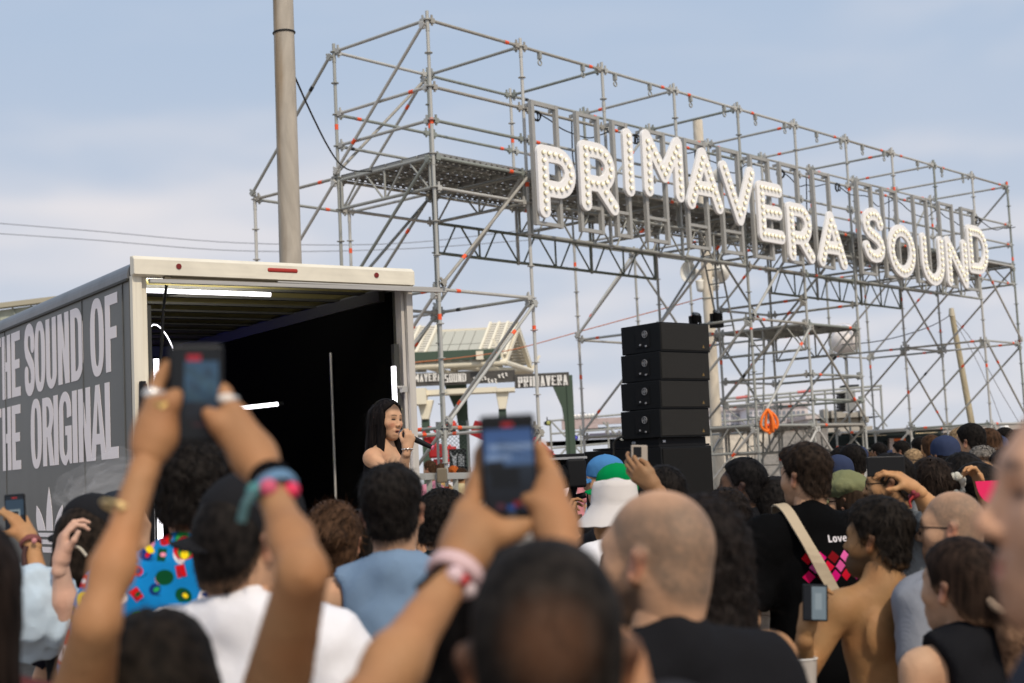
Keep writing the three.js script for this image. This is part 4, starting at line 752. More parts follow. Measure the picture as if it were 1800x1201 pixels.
  for (const k of ['L', 'R']) {
    const { e, w, h } = arm[k], F = new Field(), dir = w.clone().sub(e).normalize();
    if (h?.joints) { // fingers given joint by joint
      for (const c of h.joints) for (let i = 0; i + 1 < c.p.length; i++) F.cap(loc(at(...c.p[i])), loc(at(...c.p[i + 1])), lerp(c.r0, c.r1, i / (c.p.length - 1)), lerp(c.r0, c.r1, (i + 1) / (c.p.length - 1)), c.k ?? 0.008);
    } else {
      const fdir = h?.f ? V(...h.f).transformDirection(t.matrixWorld.clone().invert()) : dir, n = h?.n ? V(...h.n).transformDirection(t.matrixWorld.clone().invert()) : V(k === 'L' ? -1 : 1, 0, 0.2);
      handField(F, w, fdir, n, k === 'L', { ...(h?.pose || {}), s: (f ? 0.92 : 1) });
    }
    gs.push(tint(mesh(F, h ? 0.0042 * Math.max(1, near * 0.9) : 0.0075, 0.012)));
  }
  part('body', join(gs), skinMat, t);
  if (o.eyes) for (const g of [-1, 1]) {
    const e = new THREE.SphereGeometry(0.0125, 14, 10).translate(g * 0.031, 0.003, 0.0745); e.applyMatrix4(HM); const m = part('eye', e, eyeMat, t);
    const i = new THREE.SphereGeometry(0.0078, 12, 8).translate(g * 0.031 + (o.eyes === true ? 0 : o.eyes), 0.0025, 0.0815); i.applyMatrix4(HM); part('iris', i, irisMat, m);
  }
  // hair
  if (hair) { if (o.cap) { hair.capped = true; hair.top = 0.004; hair.amp = 0.002; } const hc0 = hair.color ?? [0.012, 0.009, 0.007]; hair.ratio = tone.map((q, i) => q / hc0[i]); const g = hairGeo(hair, (hair.cell ?? 0.006) * (near > 1.2 ? 1.3 : 1)); g.applyMatrix4(HM); part('hair', g, hairMat(hair.color ?? [0.012, 0.009, 0.007]), t); }
  if (o.cap) { const g = capGeo(o.cap.kind ?? 'cap', 0.0055 * Math.min(1.3, near)); if (o.cap.yaw) g.rotateY(o.cap.yaw * Math.PI / 180); g.applyMatrix4(HM); part(o.cap.name ?? 'cap', g, o.cap.mat, t); }
  if (o.glasses) {
    const gm = o.glasses.mat ?? M.black, y0 = 0.004 + (o.glasses.up ?? 0), z0 = 0.098 - (o.glasses.up ? 0.035 : 0), q = [];
    for (const g of [-1, 1]) { q.push(new THREE.TorusGeometry(0.023, 0.002, 6, 20).scale(1.1, 0.85, 1).translate(g * 0.031, y0, z0), rod([g * 0.056, y0 + 0.006, z0 - 0.004], [g * 0.081, y0 + 0.006, -0.01], 0.0022, 6)); if (o.glasses.dark) q.push(new THREE.CylinderGeometry(0.022, 0.022, 0.002, 16).rotateX(Math.PI / 2).scale(1.1, 0.85, 1).translate(g * 0.031, y0, z0)); }
    q.push(rod([-0.008, y0 + 0.004, z0 + 0.002], [0.008, y0 + 0.004, z0 + 0.002], 0.002, 6));
    const g = merge(q); g.applyMatrix4(HM); part(o.glasses.dark ? 'sunglasses' : 'glasses', g, gm, t);
  }
  // clothes
  const tp = o.top;
  if (tp) {
    const e = tp.loose ?? 0.014, F = torso(new Field(), e), hem = (tp.hem ?? 0.86) * s;
    if (tp.kind === 'tee') for (const k of ['L', 'R']) { const m = sh[k].clone().lerp(arm[k].e, tp.sleeve ?? 0.62); F.cap(sh[k], sh[k], 0.06 * s + e, undefined, 0.04).cap(sh[k], m, 0.056 * s + e, 0.052 * s + e * 1.3, 0.035); }
    if (tp.kind === 'tee') for (const k of ['L', 'R']) { const m = sh[k].clone().lerp(arm[k].e, tp.sleeve ?? 0.62), d = arm[k].e.clone().sub(sh[k]).normalize(); F.cap(m.clone().addScaledVector(d, 0.045), m.clone().addScaledVector(d, 0.16), 0.055, 0.05, 0.008, true); }
    if (tp.kind === 'tank') for (const g of [-1, 1]) F.ell(P(g * (sw * wd + 0.028), 1.375, -0.01), [0.098, 0.145, 0.22], 0.02, true);
    if (tp.kind === 'strap' || tp.kind === 'band') { for (const g of [-1, 1]) F.ell(P(g * (sw * wd + 0.01), 1.42, -0.01), [0.11, 0.16, 0.25], 0.02, true); }
    const topCut = tp.kind === 'band' ? 1.27 : tp.kind === 'strap' ? 1.36 : 9, nr = tp.neck ?? 0.078;
    if (topCut > 5) F.ell(P(0, tp.low ? 1.5 : 1.535, 0.012), [nr * s, (tp.low ?? 0.06) * s, nr * s], 0.012, true);
    const wr = (tp.wrinkle ?? 1) * 1.7;
    const g = nets((x, y, z) => {
      const w = wr * (0.006 * noise3.noise(x * 8 + sd, y * 5 + x * 3, z * 8) + 0.005 * noise3.noise(x * 18 + y * 12, y * 9 + sd - x * 8, z * 16) + 0.002 * noise3.noise(x * 45 + y * 20, y * 24 + sd, z * 40));
      return Math.max(F.d(x, y, z) + w - 0.006 * wr, hem - y + 0.01 * Math.sin(x * 20), y - topCut * s);
    }, F.lo.clone().subScalar(0.04), F.hi.clone().addScalar(0.04), cell * 0.95);
    part(tp.name ?? (tp.kind === 'tee' ? 't_shirt' : tp.kind === 'tank' ? 'tank_top' : 'top'), g, tp.mat, t);
    if (tp.kind === 'strap') for (const q of [-1, 1]) part('strap', tube([P(q * 0.075, 1.34, -0.125), P(q * 0.08, 1.43, -0.085), P(q * 0.085, 1.475, -0.03), P(q * 0.08, 1.42, 0.09)], 0.008, 12, 6), tp.mat, t);
  }
  { // trousers and shoes
    const F = new Field(); F.ell(P(0, 0.95, -0.01), [(f ? 0.165 : 0.152) * s * wd + 0.01, 0.13 * s, 0.115 * s + 0.01]);
    for (const g of [-1, 1]) F.ell(P(g * 0.075, 0.92, -0.05), [0.09 * s, 0.095 * s, 0.087 * s]).cap(P(g * 0.085, 0.9, 0), P(g * 0.095, 0.5, 0.01), 0.096 * s, 0.072 * s).cap(P(g * 0.095, 0.5, 0.01), P(g * 0.1, 0.1, -0.02), 0.072 * s, 0.065 * s, 0.03);
    part('trousers', nets((x, y, z) => Math.max(F.d(x, y, z) + 0.006 * noise3.noise(x * 9, y * 7 + sd, z * 9), y - 1.03 * s, 0.075 - y), F.lo.clone().subScalar(0.03), F.hi.clone().addScalar(0.03), 0.028), o.legs ?? jeans[peopleN % 4], t);
    for (const g of [-1, 1]) { const q = P(g * 0.11, 0, 0.045); part('shoe', new THREE.SphereGeometry(1, 10, 8).scale(0.048, 0.05, 0.145).translate(q[0], 0.048, q[2]), shoeMat, t); }
  }
  return { t, HM, loc, P, s, arm, sh };
}
// a phone with its screen (or its back) to the camera; centre in photo pixels, own size in metres
const PH = {};
function phone(name, label, cx, cy, Z, tilt, o = {}) {
  const w = o.w ?? 0.074, h = o.h ?? 0.152, t = thing(name, label, 'phone', at(cx, cy, Z), 0, o.group);
  t.rotation.set((o.pitch ?? 0), (o.turn ?? 0), -ROLL * 0 + tilt, 'YXZ');
  part('case', rbox(w, h, 0.0095, 0.0045, 0, 0, 0, 4), o.case ?? M.blackGloss, t);
  if (o.screen) part('screen', new THREE.PlaneGeometry(w - 0.009, h - 0.012).translate(0, 0, 0.0053), o.screen, t);
  if (o.lens) { part('camera_bump', rbox(0.036, 0.038, 0.004, 0.002, -w / 2 + 0.024, h / 2 - 0.026, 0.006), M.blackGloss, t); }
  return t;
}

// ---------------------------------------------------------------- printed cloth
const px = (c, x, y, w, h, col) => { c.fillStyle = col; c.fillRect(x, y, w, h); };
function printMat(draw, w, y0, base = '#000', bump = true) {     // a print over w x w metres of a garment's back, its lower edge y0 above the ground
  const t = canvasTex(768, 768, (c, W, H) => { c.fillStyle = base; c.fillRect(0, 0, W, H); draw(c, W, H); });
  t.wrapS = t.wrapT = THREE.ClampToEdgeWrapping; t.repeat.set(1 / w, 1 / w); t.offset.set(0.5, -y0 / w);
  return mat([1, 1, 1], 0.88, 0, { specularIntensity: 0.12, map: t, bumpMap: bump ? rep(WEAVE, 9) : null, bumpScale: 0.0012 });
}
const shirtPrint = printMat((c, W, H) => {
  const blob = (x, y, rx, ry, col, rot = 0) => { c.fillStyle = col; c.beginPath(); c.ellipse(x * W, y * H, rx * W, ry * H, rot, 0, 7); c.fill(); };
  let sd2 = 7; const r2 = () => { sd2 = (sd2 * 16807) % 2147483647; return sd2 / 2147483647; }, pal = ['#c3141d', '#f0cf1c', '#0d4a2a', '#e9dcdc', '#e58aa0', '#c3141d', '#14316e', '#2a9a4a', '#d0151c', '#e9dcdc', '#c3141d'];
  for (let i = 0; i < 64; i++) { const x = ((i % 8) + 0.3 + 0.5 * r2()) / 8, y = (Math.floor(i / 8) + 0.3 + 0.5 * r2()) / 8, k = pal[(i * 7 + Math.floor(i / 8)) % 11], k2 = pal[(i * 5 + 3) % 11], a = r2() * 3; if (i % 3) blob(x, y, 0.035 + 0.025 * r2(), 0.032 + 0.03 * r2(), k, a); else { c.fillStyle = k; c.save(); c.translate(x * W, y * H); c.rotate(a); c.fillRect(-30, -24, 62, 46); c.restore(); } blob(x + 0.01, y, 0.014, 0.02, k2, a); c.strokeStyle = '#10304a'; c.lineWidth = 4; c.beginPath(); c.arc(x * W + 20, y * H, 30, a, a + 2); c.stroke(); }
  c.fillStyle = '#c3141d'; c.fillRect(W * 0.36, H * 0.15, W * 0.36, H * 0.1);
  c.fillStyle = '#e9dcdc'; c.beginPath(); c.moveTo(W * 0.36, H * 0.25); c.lineTo(W * 0.72, H * 0.24); c.lineTo(W * 0.76, H * 0.34); c.lineTo(W * 0.37, H * 0.35); c.fill();
  c.fillStyle = '#c3141d'; c.fillRect(W * 0.37, H * 0.345, W * 0.38, H * 0.022);
  c.fillStyle = '#151515'; for (let i = 0; i < 8; i++) { c.fillRect(W * (0.42 + i * 0.035), H * 0.258, 10, 22 + (i % 3) * 9); }
  blob(0.31, 0.36, 0.05, 0.065, '#f0cf1c'); blob(0.18, 0.44, 0.05, 0.055, '#d0151c', 0.4); blob(0.84, 0.44, 0.045, 0.07, '#c3141d', 0.3);
  blob(0.52, 0.47, 0.06, 0.06, '#0d4a2a'); c.strokeStyle = '#0d4a2a'; c.lineWidth = 12; c.beginPath(); c.moveTo(W * 0.38, H * 0.62); c.quadraticCurveTo(W * 0.36, H * 0.46, W * 0.48, H * 0.5); c.moveTo(W * 0.56, H * 0.5); c.quadraticCurveTo(W * 0.7, H * 0.46, W * 0.7, H * 0.64); c.stroke();
  blob(0.22, 0.62, 0.05, 0.04, '#e58aa0', 0.5); blob(0.24, 0.66, 0.04, 0.02, '#f0cf1c', 0.5); blob(0.48, 0.66, 0.075, 0.075, '#c3141d'); blob(0.48, 0.68, 0.045, 0.05, '#2a7a35'); blob(0.48, 0.7, 0.025, 0.03, '#f0cf1c');
  c.fillStyle = '#f0cf1c'; c.fillRect(W * 0.59, H * 0.59, 44, 62); blob(0.7, 0.68, 0.035, 0.04, '#e58aa0'); blob(0.1, 0.8, 0.06, 0.08, '#c3141d'); blob(0.13, 0.76, 0.02, 0.04, '#f0cf1c'); blob(0.72, 0.84, 0.05, 0.05, '#f0cf1c'); blob(0.35, 0.84, 0.06, 0.05, '#0d4a2a'); blob(0.9, 0.75, 0.05, 0.05, '#e9dcdc'); blob(0.05, 0.55, 0.04, 0.05, '#e9dcdc'); blob(0.06, 0.3, 0.05, 0.04, '#c3141d'); blob(0.92, 0.25, 0.05, 0.05, '#f0cf1c');
  c.fillStyle = '#14316e'; for (const [x, y] of [[0.3, 0.2], [0.42, 0.2], [0.62, 0.78], [0.15, 0.72], [0.82, 0.6]]) c.fillRect(x * W, y * H, 20, 14);
}, 0.40, 1.07, '#1479b8');
shirtPrint.map.wrapS = shirtPrint.map.wrapT = THREE.RepeatWrapping;
const loveShirt = printMat((c, W, H) => {
  c.fillStyle = '#dcd6da'; c.font = 'bold 50px sans-serif'; c.fillText('Love e', W * 0.54, H * 0.335);
  const q = 44, cols = [['#b41020', '#c00f6a', '#700c14', '#d05a98', '#c01058'], ['#c8508c', '#c01030', '#c8508c', '#8c0f1c', '#b00c60'], ['#c00f50', '#5a0a12', '#c00f6a', '#b81028', '#90105a']];
  cols.forEach((r, j) => r.forEach((k, i) => { const x = W * 0.38 + i * q * 1.55 + (j % 2) * q * 0.77, y = H * (0.43 + j * 0.06); c.fillStyle = k; c.beginPath(); c.moveTo(x, y - q * 0.72); c.lineTo(x + q * 0.72, y); c.lineTo(x, y + q * 0.72); c.lineTo(x - q * 0.72, y); c.fill(); }));
}, 0.58, 1.06, '#070708');
const beigePrint = printMat((c, W, H) => { c.fillStyle = '#3a2c26'; c.font = 'italic 74px serif'; c.fillText('ing', W * 0.60, H * 0.52); c.strokeStyle = '#5a463c'; c.lineWidth = 3; c.beginPath(); c.arc(W * 0.7, H * 0.3, 40, 0, 5); c.moveTo(W * 0.6, H * 0.7); c.bezierCurveTo(W * 0.7, H * 0.6, W * 0.75, H * 0.75, W * 0.85, H * 0.68); c.stroke(); }, 0.6, 0.95, '#cfc4b6');
const blueStripe = printMat((c, W, H) => { for (let i = 0; i < 120; i++) { c.fillStyle = i % 2 ? '#a9bac8' : '#c3cfd8'; c.fillRect(i * W / 120, 0, W / 120, H); } for (let j = 0; j < 40; j++) { c.fillStyle = 'rgba(90,120,150,0.25)'; c.fillRect(0, j * H / 40, W, 4); } }, 0.3, 1.0, '#b6c5d0');
blueStripe.map.wrapS = blueStripe.map.wrapT = THREE.RepeatWrapping;
const blk = cloth([0.011, 0.011, 0.013]), blk2 = cloth([0.016, 0.015, 0.017]), wht = cloth([0.72, 0.70, 0.72]), blueTank = cloth([0.16, 0.235, 0.34]);
const darkHair = [0.010, 0.008, 0.007], brownHair = [0.05, 0.026, 0.014], greyHair = [0.13, 0.115, 0.10];
const screenMat = (draw, k = 0.42) => { const t = canvasTex(128, 256, draw); return mat([0.02, 0.02, 0.02], 0.25, 0, { map: t, emissiveMap: t, emissive: lin(1, 1, 1), emissiveIntensity: k, color: lin(0.25, 0.25, 0.25) }); };
const capBlack = cloth([0.014, 0.014, 0.016]), capGreen = cloth([0.0, 0.20, 0.055]), capBlue = cloth([0.06, 0.19, 0.40]), capWhite = cloth([0.66, 0.61, 0.58]), capBeige = cloth([0.5, 0.38, 0.26]), capOlive = cloth([0.165, 0.17, 0.085]);

// ---------------------------------------------------------------- foreground: two people holding phones up
// man in front of the camera, seen from behind
const man1 = person({
  px: [964, 1165], Z: 1.5, pitch: -12, skin: SK.tan, hcell: 0.005, hair: { top: 0.006, side: 0.0045, amp: 0.0012, fq: 120, fade: 0.05, color: [0.014, 0.011, 0.009], scalp: [0.0, 0.05, -0.10, 0.066, 0.55], fadeCol: 0, st: { n: 2600, len: 0.009, w: 0.0007, lift: 0.6 } },
  top: { kind: 'tee', mat: cloth([0.03, 0.03, 0.035]) }, label: 'person with buzzed dark hair thinning at the crown, holding the middle phone up',
  L: { e: [640, 1250, 1.66], w: [803, 1003, 1.86], up: 0.06, joints: [
    { p: [[803, 1003, 1.86], [822, 955, 1.9]], r0: 0.029, r1: 0.031, k: 0.02 }, { p: [[808, 975, 1.9], [822, 900, 1.93]], r0: 0.028, r1: 0.020, k: 0.02 }, { p: [[826, 965, 1.88], [850, 925, 1.915]], r0: 0.028, r1: 0.022, k: 0.02 },
    { p: [[826, 905, 1.945], [838, 850, 1.965], [846, 800, 1.972], [856, 775, 1.975]], r0: 0.0125, r1: 0.008 }, { p: [[818, 915, 1.95], [828, 868, 1.968], [842, 832, 1.978], [868, 822, 1.978]], r0: 0.012, r1: 0.008 }, { p: [[816, 925, 1.95], [826, 888, 1.97], [846, 866, 1.978], [872, 862, 1.978]], r0: 0.012, r1: 0.008 }, { p: [[822, 935, 1.95], [838, 915, 1.97], [862, 902, 1.978]], r0: 0.011, r1: 0.0075 },
    { p: [[842, 940, 1.9], [880, 938, 1.915], [905, 932, 1.922], [928, 922, 1.925]], r0: 0.018, r1: 0.0095, k: 0.014 }] },
  armr: 0.82, R: { e: [1125, 1270, 1.64], w: [984, 965, 1.9], up: 0.06, joints: [
    { p: [[984, 965, 1.9], [978, 925, 1.925]], r0: 0.027, r1: 0.03, k: 0.02 }, { p: [[976, 930, 1.93], [960, 865, 1.95]], r0: 0.026, r1: 0.02, k: 0.02 }, { p: [[972, 915, 1.93], [970, 850, 1.955]], r0: 0.02, r1: 0.016, k: 0.02 },
    { p: [[972, 865, 1.955], [962, 820, 1.975], [950, 790, 1.98], [930, 785, 1.98]], r0: 0.012, r1: 0.008 }, { p: [[978, 870, 1.955], [970, 835, 1.975], [952, 815, 1.982], [930, 815, 1.982]], r0: 0.012, r1: 0.008 }, { p: [[982, 885, 1.955], [974, 855, 1.975], [954, 842, 1.982], [930, 844, 1.982]], r0: 0.012, r1: 0.008 },
    { p: [[962, 895, 1.925], [948, 884, 1.925], [926, 878, 1.93]], r0: 0.0125, r1: 0.0085, k: 0.012 }] },
});
const ring = (a, b, r, rt) => { const g = new THREE.TorusGeometry(r, rt, 8, 26).scale(1, 1, 1.9); g.applyQuaternion(new THREE.Quaternion().setFromUnitVectors(V(0, 0, 1), b.clone().sub(a).normalize())); return g.translate((a.x + b.x) / 2, (a.y + b.y) / 2, (a.z + b.z) / 2); };
function wristband(p, q, r, rt, m, label, o = {}) { // a band round a forearm between two points of the photograph
  const a = at(...p), b = at(...q), o3 = a.clone().add(b).multiplyScalar(0.5), t = thing('wristband', label, 'wristband', o3);
  part('band', ring(a.clone().sub(o3), b.clone().sub(o3), r, rt), m, t);
  if (o.tail) part('band_tail', tube(o.tail.map((k) => at(...k).sub(o3)), o.tr ?? 0.005, 8, 6).scale(1, 1, 1), o.tm ?? m, t);
  if (o.knot) for (const k of o.knot) part('knot', new THREE.SphereGeometry(k[3], 10, 8).translate(...at(k[0], k[1], k[2]).sub(o3).toArray()), k[4] ?? m, t);
  return t;
}
wristband([796, 1018, 1.85], [804, 1003, 1.86], 0.0325, 0.0062, mat([0.55, 0.38, 0.38], 0.7), 'pale pink fabric wristband with a dark tail on the raised wrist', { tail: [[776, 1003, 1.83], [760, 1012, 1.82], [745, 1028, 1.81], [733, 1036, 1.81]], tr: 0.007, tm: blk, knot: [[800, 1012, 1.82, 0.012, mat([0.62, 0.45, 0.46], 0.7)], [815, 1020, 1.82, 0.008, mat([0.45, 0.03, 0.03], 0.6)], [824, 1038, 1.83, 0.01, mat([0.5, 0.4, 0.4], 0.7)]] });
phone('phone', 'black phone held up by two hands in the middle, recording the stage', 896, 829, 1.945, 0.01, {
  screen: screenMat((c, W, H) => { const g = c.createLinearGradient(0, 0, 0, H); g.addColorStop(0, '#30394a'); g.addColorStop(0.12, '#3f5f95'); g.addColorStop(0.42, '#5b7aa8'); g.addColorStop(0.46, '#28323f'); g.addColorStop(0.75, '#181c24'); g.addColorStop(1, '#0a0a0e'); c.fillStyle = g; c.fillRect(0, 0, W, H); px(c, W * 0.1, H * 0.24, W * 0.9, 14, '#8aa2c6'); px(c, W * 0.05, H * 0.34, W * 0.5, 12, '#8aa2c6'); c.strokeStyle = 'rgba(40,50,66,0.8)'; c.lineWidth = 2; for (let i = 0; i < 9; i++) { c.beginPath(); c.moveTo(W * (0.3 + i * 0.08), H * 0.2 + i * 5); c.lineTo(W * (0.32 + i * 0.08), H * 0.46); c.stroke(); } c.beginPath(); c.moveTo(W * 0.3, H * 0.2); c.lineTo(W, H * 0.3); c.moveTo(W * 0.3, H * 0.27); c.lineTo(W, H * 0.36); c.stroke(); px(c, W * 0.02, H * 0.4, W * 0.36, H * 0.12, '#1c1f24'); px(c, 0, 0, W, H * 0.09, '#0a0a0d'); px(c, W * 0.38, 9, W * 0.24, 10, '#b8262e'); px(c, W * 0.1, H * 0.46, W * 0.6, H * 0.2, '#10141a'); for (const [x, y, k] of [[0.2, 0.8, '#5a2f3f'], [0.42, 0.82, '#2d56a0'], [0.55, 0.78, '#8a2530'], [0.7, 0.82, '#303a55']]) px(c, W * x, H * y, 20, 14, k); px(c, 0, H * 0.87, W, H * 0.13, '#06060a'); px(c, W * 0.42, H * 0.9, 22, 22, '#555'); }) });

// woman at the lower left with both arms raised
const woman1 = person({
  px: [282, 1228], Z: 2.05, sex: 'f', pitch: -30, skin: SK.tan, hair: { top: 0.014, side: 0.012, amp: 0.003, fq: 60, straight: 1, long: 0.3, part: 1, fringe: -0.004, color: [0.011, 0.008, 0.006], st: { n: 900, len: 0.06, w: 0.0009, lift: 0.03, mess: 0.08 } }, glasses: { up: 0.0, dark: true },
  top: { kind: 'tank', mat: blk2 }, armr: 0.72, armu: 1.25, label: 'person with parted dark hair raising both bare arms with a phone at left',
  L: { e: [168, 1095, 1.84], w: [263, 792, 1.94], up: 0.1, joints: [
    { p: [[263, 792, 1.94], [272, 758, 1.95]], r0: 0.025, r1: 0.027, k: 0.02 }, { p: [[268, 770, 1.95], [272, 715, 1.955]], r0: 0.024, r1: 0.016, k: 0.018 }, { p: [[280, 765, 1.95], [290, 725, 1.955]], r0: 0.022, r1: 0.016, k: 0.018 },
    { p: [[274, 716, 1.955], [270, 690, 1.965], [281, 662, 1.975], [294, 641, 1.975]], r0: 0.0118, r1: 0.0078 }, { p: [[288, 730, 1.945], [300, 708, 1.945], [309, 694, 1.95]], r0: 0.0125, r1: 0.009, k: 0.012 },
    { p: [[282, 725, 1.965], [288, 702, 1.985], [304, 690, 2.0]], r0: 0.0105, r1: 0.0078 }, { p: [[286, 740, 1.965], [296, 724, 1.99], [312, 716, 2.003]], r0: 0.0105, r1: 0.0075 }, { p: [[288, 752, 1.96], [300, 742, 1.99], [314, 738, 2.003]], r0: 0.0095, r1: 0.007 }] },
  R: { e: [533, 1003, 1.76], w: [467, 838, 1.92], up: 0.1, joints: [
    { p: [[467, 838, 1.92], [447, 800, 1.945]], r0: 0.0245, r1: 0.027, k: 0.02 }, { p: [[450, 805, 1.945], [412, 728, 1.955]], r0: 0.025, r1: 0.018, k: 0.02 }, { p: [[440, 800, 1.945], [402, 750, 1.955]], r0: 0.023, r1: 0.018, k: 0.02 },
    { p: [[410, 732, 1.96], [402, 712, 1.975], [395, 692, 1.985], [388, 680, 1.988]], r0: 0.0118, r1: 0.008 }, { p: [[404, 745, 1.965], [394, 722, 1.99], [382, 712, 2.004]], r0: 0.011, r1: 0.008 }, { p: [[400, 760, 1.965], [388, 742, 1.992], [374, 735, 2.004]], r0: 0.0105, r1: 0.0075 },
    { p: [[400, 765, 1.945], [384, 746, 1.94], [366, 727, 1.945]], r0: 0.0135, r1: 0.0092, k: 0.012 }] },
});
phone('phone', 'black phone in a dark case held up by two ringed hands at the left', 345, 692, 1.975, -0.02, { turn: 0.25, w: 0.072, h: 0.135,
  screen: screenMat((c, W, H) => { px(c, 0, 0, W, H, '#101318'); const g = c.createLinearGradient(0, 0, 0, H); g.addColorStop(0, '#35506b'); g.addColorStop(0.4, '#4a6f8c'); g.addColorStop(0.6, '#2c4a63'); g.addColorStop(1, '#0d0f14'); c.fillStyle = g; c.fillRect(W * 0.25, H * 0.14, W * 0.72, H * 0.62); px(c, W * 0.3, H * 0.07, W * 0.3, 18, '#c02838'); for (let i = 0; i < 26; i++) { c.globalAlpha = 0.25; px(c, W * (0.26 + 0.03 * ((i * 7) % 20)), H * (0.2 + 0.02 * ((i * 11) % 26)), 22, 26, ['#33413f', '#243640', '#41545a', '#1d1a20'][i % 4]); } c.globalAlpha = 0.7; px(c, W * 0.25, H * 0.6, W * 0.5, H * 0.2, '#1d1a20'); px(c, W * 0.4, H * 0.83, W * 0.3, 8, '#5a2a30'); c.globalAlpha = 1; }, 0.36) });
const ringMat = mat([0.75, 0.72, 0.68], 0.25, 0.6);
{ const t = thing('finger_ring', 'chunky silver ring on the raised left index finger', 'ring', at(270, 692, 1.962)); part('band', new THREE.TorusGeometry(0.0125, 0.0035, 8, 20).rotateX(1.5), ringMat, t); part('stone', new THREE.SphereGeometry(0.009, 10, 8).scale(1.2, 0.9, 0.7).translate(0, 0, 0.012), ringMat, t); }
{ const t = thing('finger_ring', 'large white ring on the raised right hand beside the phone', 'ring', at(400, 702, 1.978)); part('band', new THREE.TorusGeometry(0.0125, 0.0035, 8, 20).rotateX(1.4), ringMat, t); part('stone', new THREE.SphereGeometry(0.008, 10, 8).scale(1.5, 0.9, 0.7).translate(0, 0, 0.012), mat([0.62, 0.57, 0.52], 0.4), t); }
{ const t = thing('finger_ring', 'thin gold ring on a bent finger of the left hand', 'ring', at(289, 717, 1.945)); part('band', new THREE.TorusGeometry(0.0135, 0.0028, 8, 20).rotateX(1.3), mat([0.6, 0.42, 0.12], 0.3, 0.8), t); part('setting', new THREE.SphereGeometry(0.004, 8, 6).translate(0, 0, 0.0135), mat([0.7, 0.5, 0.2], 0.3, 0.7), t); }
wristband([476, 846, 1.905], [471, 834, 1.915], 0.0235, 0.004, blk, 'black hair tie round the raised forearm at the left', { knot: [[480, 832, 1.89, 0.007]] });
wristband([487, 868, 1.885], [480, 853, 1.895], 0.0262, 0.005, mat([0.10, 0.19, 0.30], 0.8), 'blue and pink woven festival band below the hair tie', { knot: [[472, 858, 1.86, 0.012, mat([0.5, 0.08, 0.14], 0.7)], [448, 864, 1.87, 0.012, mat([0.06, 0.2, 0.2], 0.8)], [512, 862, 1.88, 0.011, mat([0.65, 0.03, 0.09], 0.6)]], tail: [[446, 866, 1.86], [434, 882, 1.85], [428, 900, 1.85], [424, 918, 1.85]], tr: 0.007, tm: mat([0.05, 0.11, 0.12], 0.8) });
wristband([210, 898, 1.905], [213, 890, 1.907], 0.0265, 0.0011, mat([0.62, 0.45, 0.2], 0.35, 0.5), 'thin gold bracelet on the left raised forearm', { knot: [[214, 893, 1.878, 0.0045]] });

// ---------------------------------------------------------------- the crowd, near to far
const gMan = person({ px: [1940, 890], Z: 1.42, yaw: 84, pitch: -8, skin: [0.60, 0.33, 0.205], hcell: 0.0045, stubble: 0.2, shade: 0.3, hs: 1.02, top: { kind: 'tee', mat: cloth([0.05, 0.05, 0.06]) }, label: 'person with a shaved head in close profile, cut by the right edge' });
const baldMan = person({ px: [1152, 990], Z: 2.6, hs: 1.0, yaw: 22, hyaw: 30, pitch: -4, roll: 2, skin: SK.fair, hcell: 0.0045, stubble: 1.0, topskin: 0.10, beard: true, top: { kind: 'tee', mat: blk }, label: 'person with a shaved head, dark beard and black T-shirt in the middle foreground' });
const ponyW = person({ px: [1684, 1036], Z: 3.85, sex: 'f', yaw: 14, hyaw: 24, pitch: -6, skin: SK.fair, hair: { top: 0.016, side: 0.013, amp: 0.002, fq: 60, straight: 1, cover: 0.012, color: [0.022, 0.013, 0.009], pony: [[0.0, 0.0, -0.10], [-0.005, -0.025, -0.135], [-0.025, -0.10, -0.155], [-0.05, -0.20, -0.15], [-0.06, -0.30, -0.14]], ponyR: [0.026, 0.028, 0.038, 0.036, 0.014], st: { n: 1100, len: 0.06, w: 0.0009, lift: 0.03, mess: 0.07, crown: V(0.0, 0.02, 0.12), down: 0.1, out: 1 } }, top: { kind: 'tank', mat: blk, loose: 0.01 }, label: 'person with a long dark ponytail and black sleeveless top at the lower right' });
{ const g = new THREE.TorusGeometry(0.034, 0.013, 10, 22).rotateX(0.9).translate(-0.004, -0.018, -0.128), p = g.attributes.position; for (let i = 0; i < p.count; i++) { const w = 1 + 0.05 * noise3.noise(p.getX(i) * 120, p.getY(i) * 120, p.getZ(i) * 120); p.setXYZ(i, p.getX(i) * w, p.getY(i) * w, p.getZ(i)); } g.computeVertexNormals(); g.applyMatrix4(ponyW.HM); part('scrunchie', g, cloth([0.30, 0.22, 0.16]), ponyW.t); }
const longL = person({ px: [-62, 1062], Z: 2.35, sex: 'f', yaw: 5, skin: SK.tan, hair: { top: 0.018, side: 0.016, amp: 0.004, fq: 60, straight: 1, long: 0.42, color: [0.014, 0.009, 0.007], st: { n: 900, len: 0.09, w: 0.001, lift: 0.02, mess: 0.06 } }, top: { kind: 'tee', mat: cloth([0.10, 0.03, 0.03]) }, label: 'person with long straight dark hair at the left edge' });
const strapW = person({ px: [846, 1096], Z: 2.25, sex: 'f', yaw: 10, skin: SK.warm, hair: { top: 0.016, side: 0.014, amp: 0.004, fq: 60, straight: 1, long: 0.16, color: darkHair }, top: { kind: 'strap', mat: blk }, label: 'person with dark hair and a thin black strap, mostly hidden behind the front phone holder' });
const whiteTee = person({ px: [436, 960], Z: 3.15, hs: 1.04, yaw: -20, hyaw: -24, pitch: -2, skin: SK.fair, hair: { top: 0.013, side: 0.012, amp: 0.004, fq: 70, color: darkHair, cover: 0.012 }, cap: { mat: capBlack, yaw: 150 }, top: { kind: 'tee', mat: wht, loose: 0.022, neck: 0.082 }, wide: 1.02, label: 'person in a white T-shirt and backwards black cap at the left' });
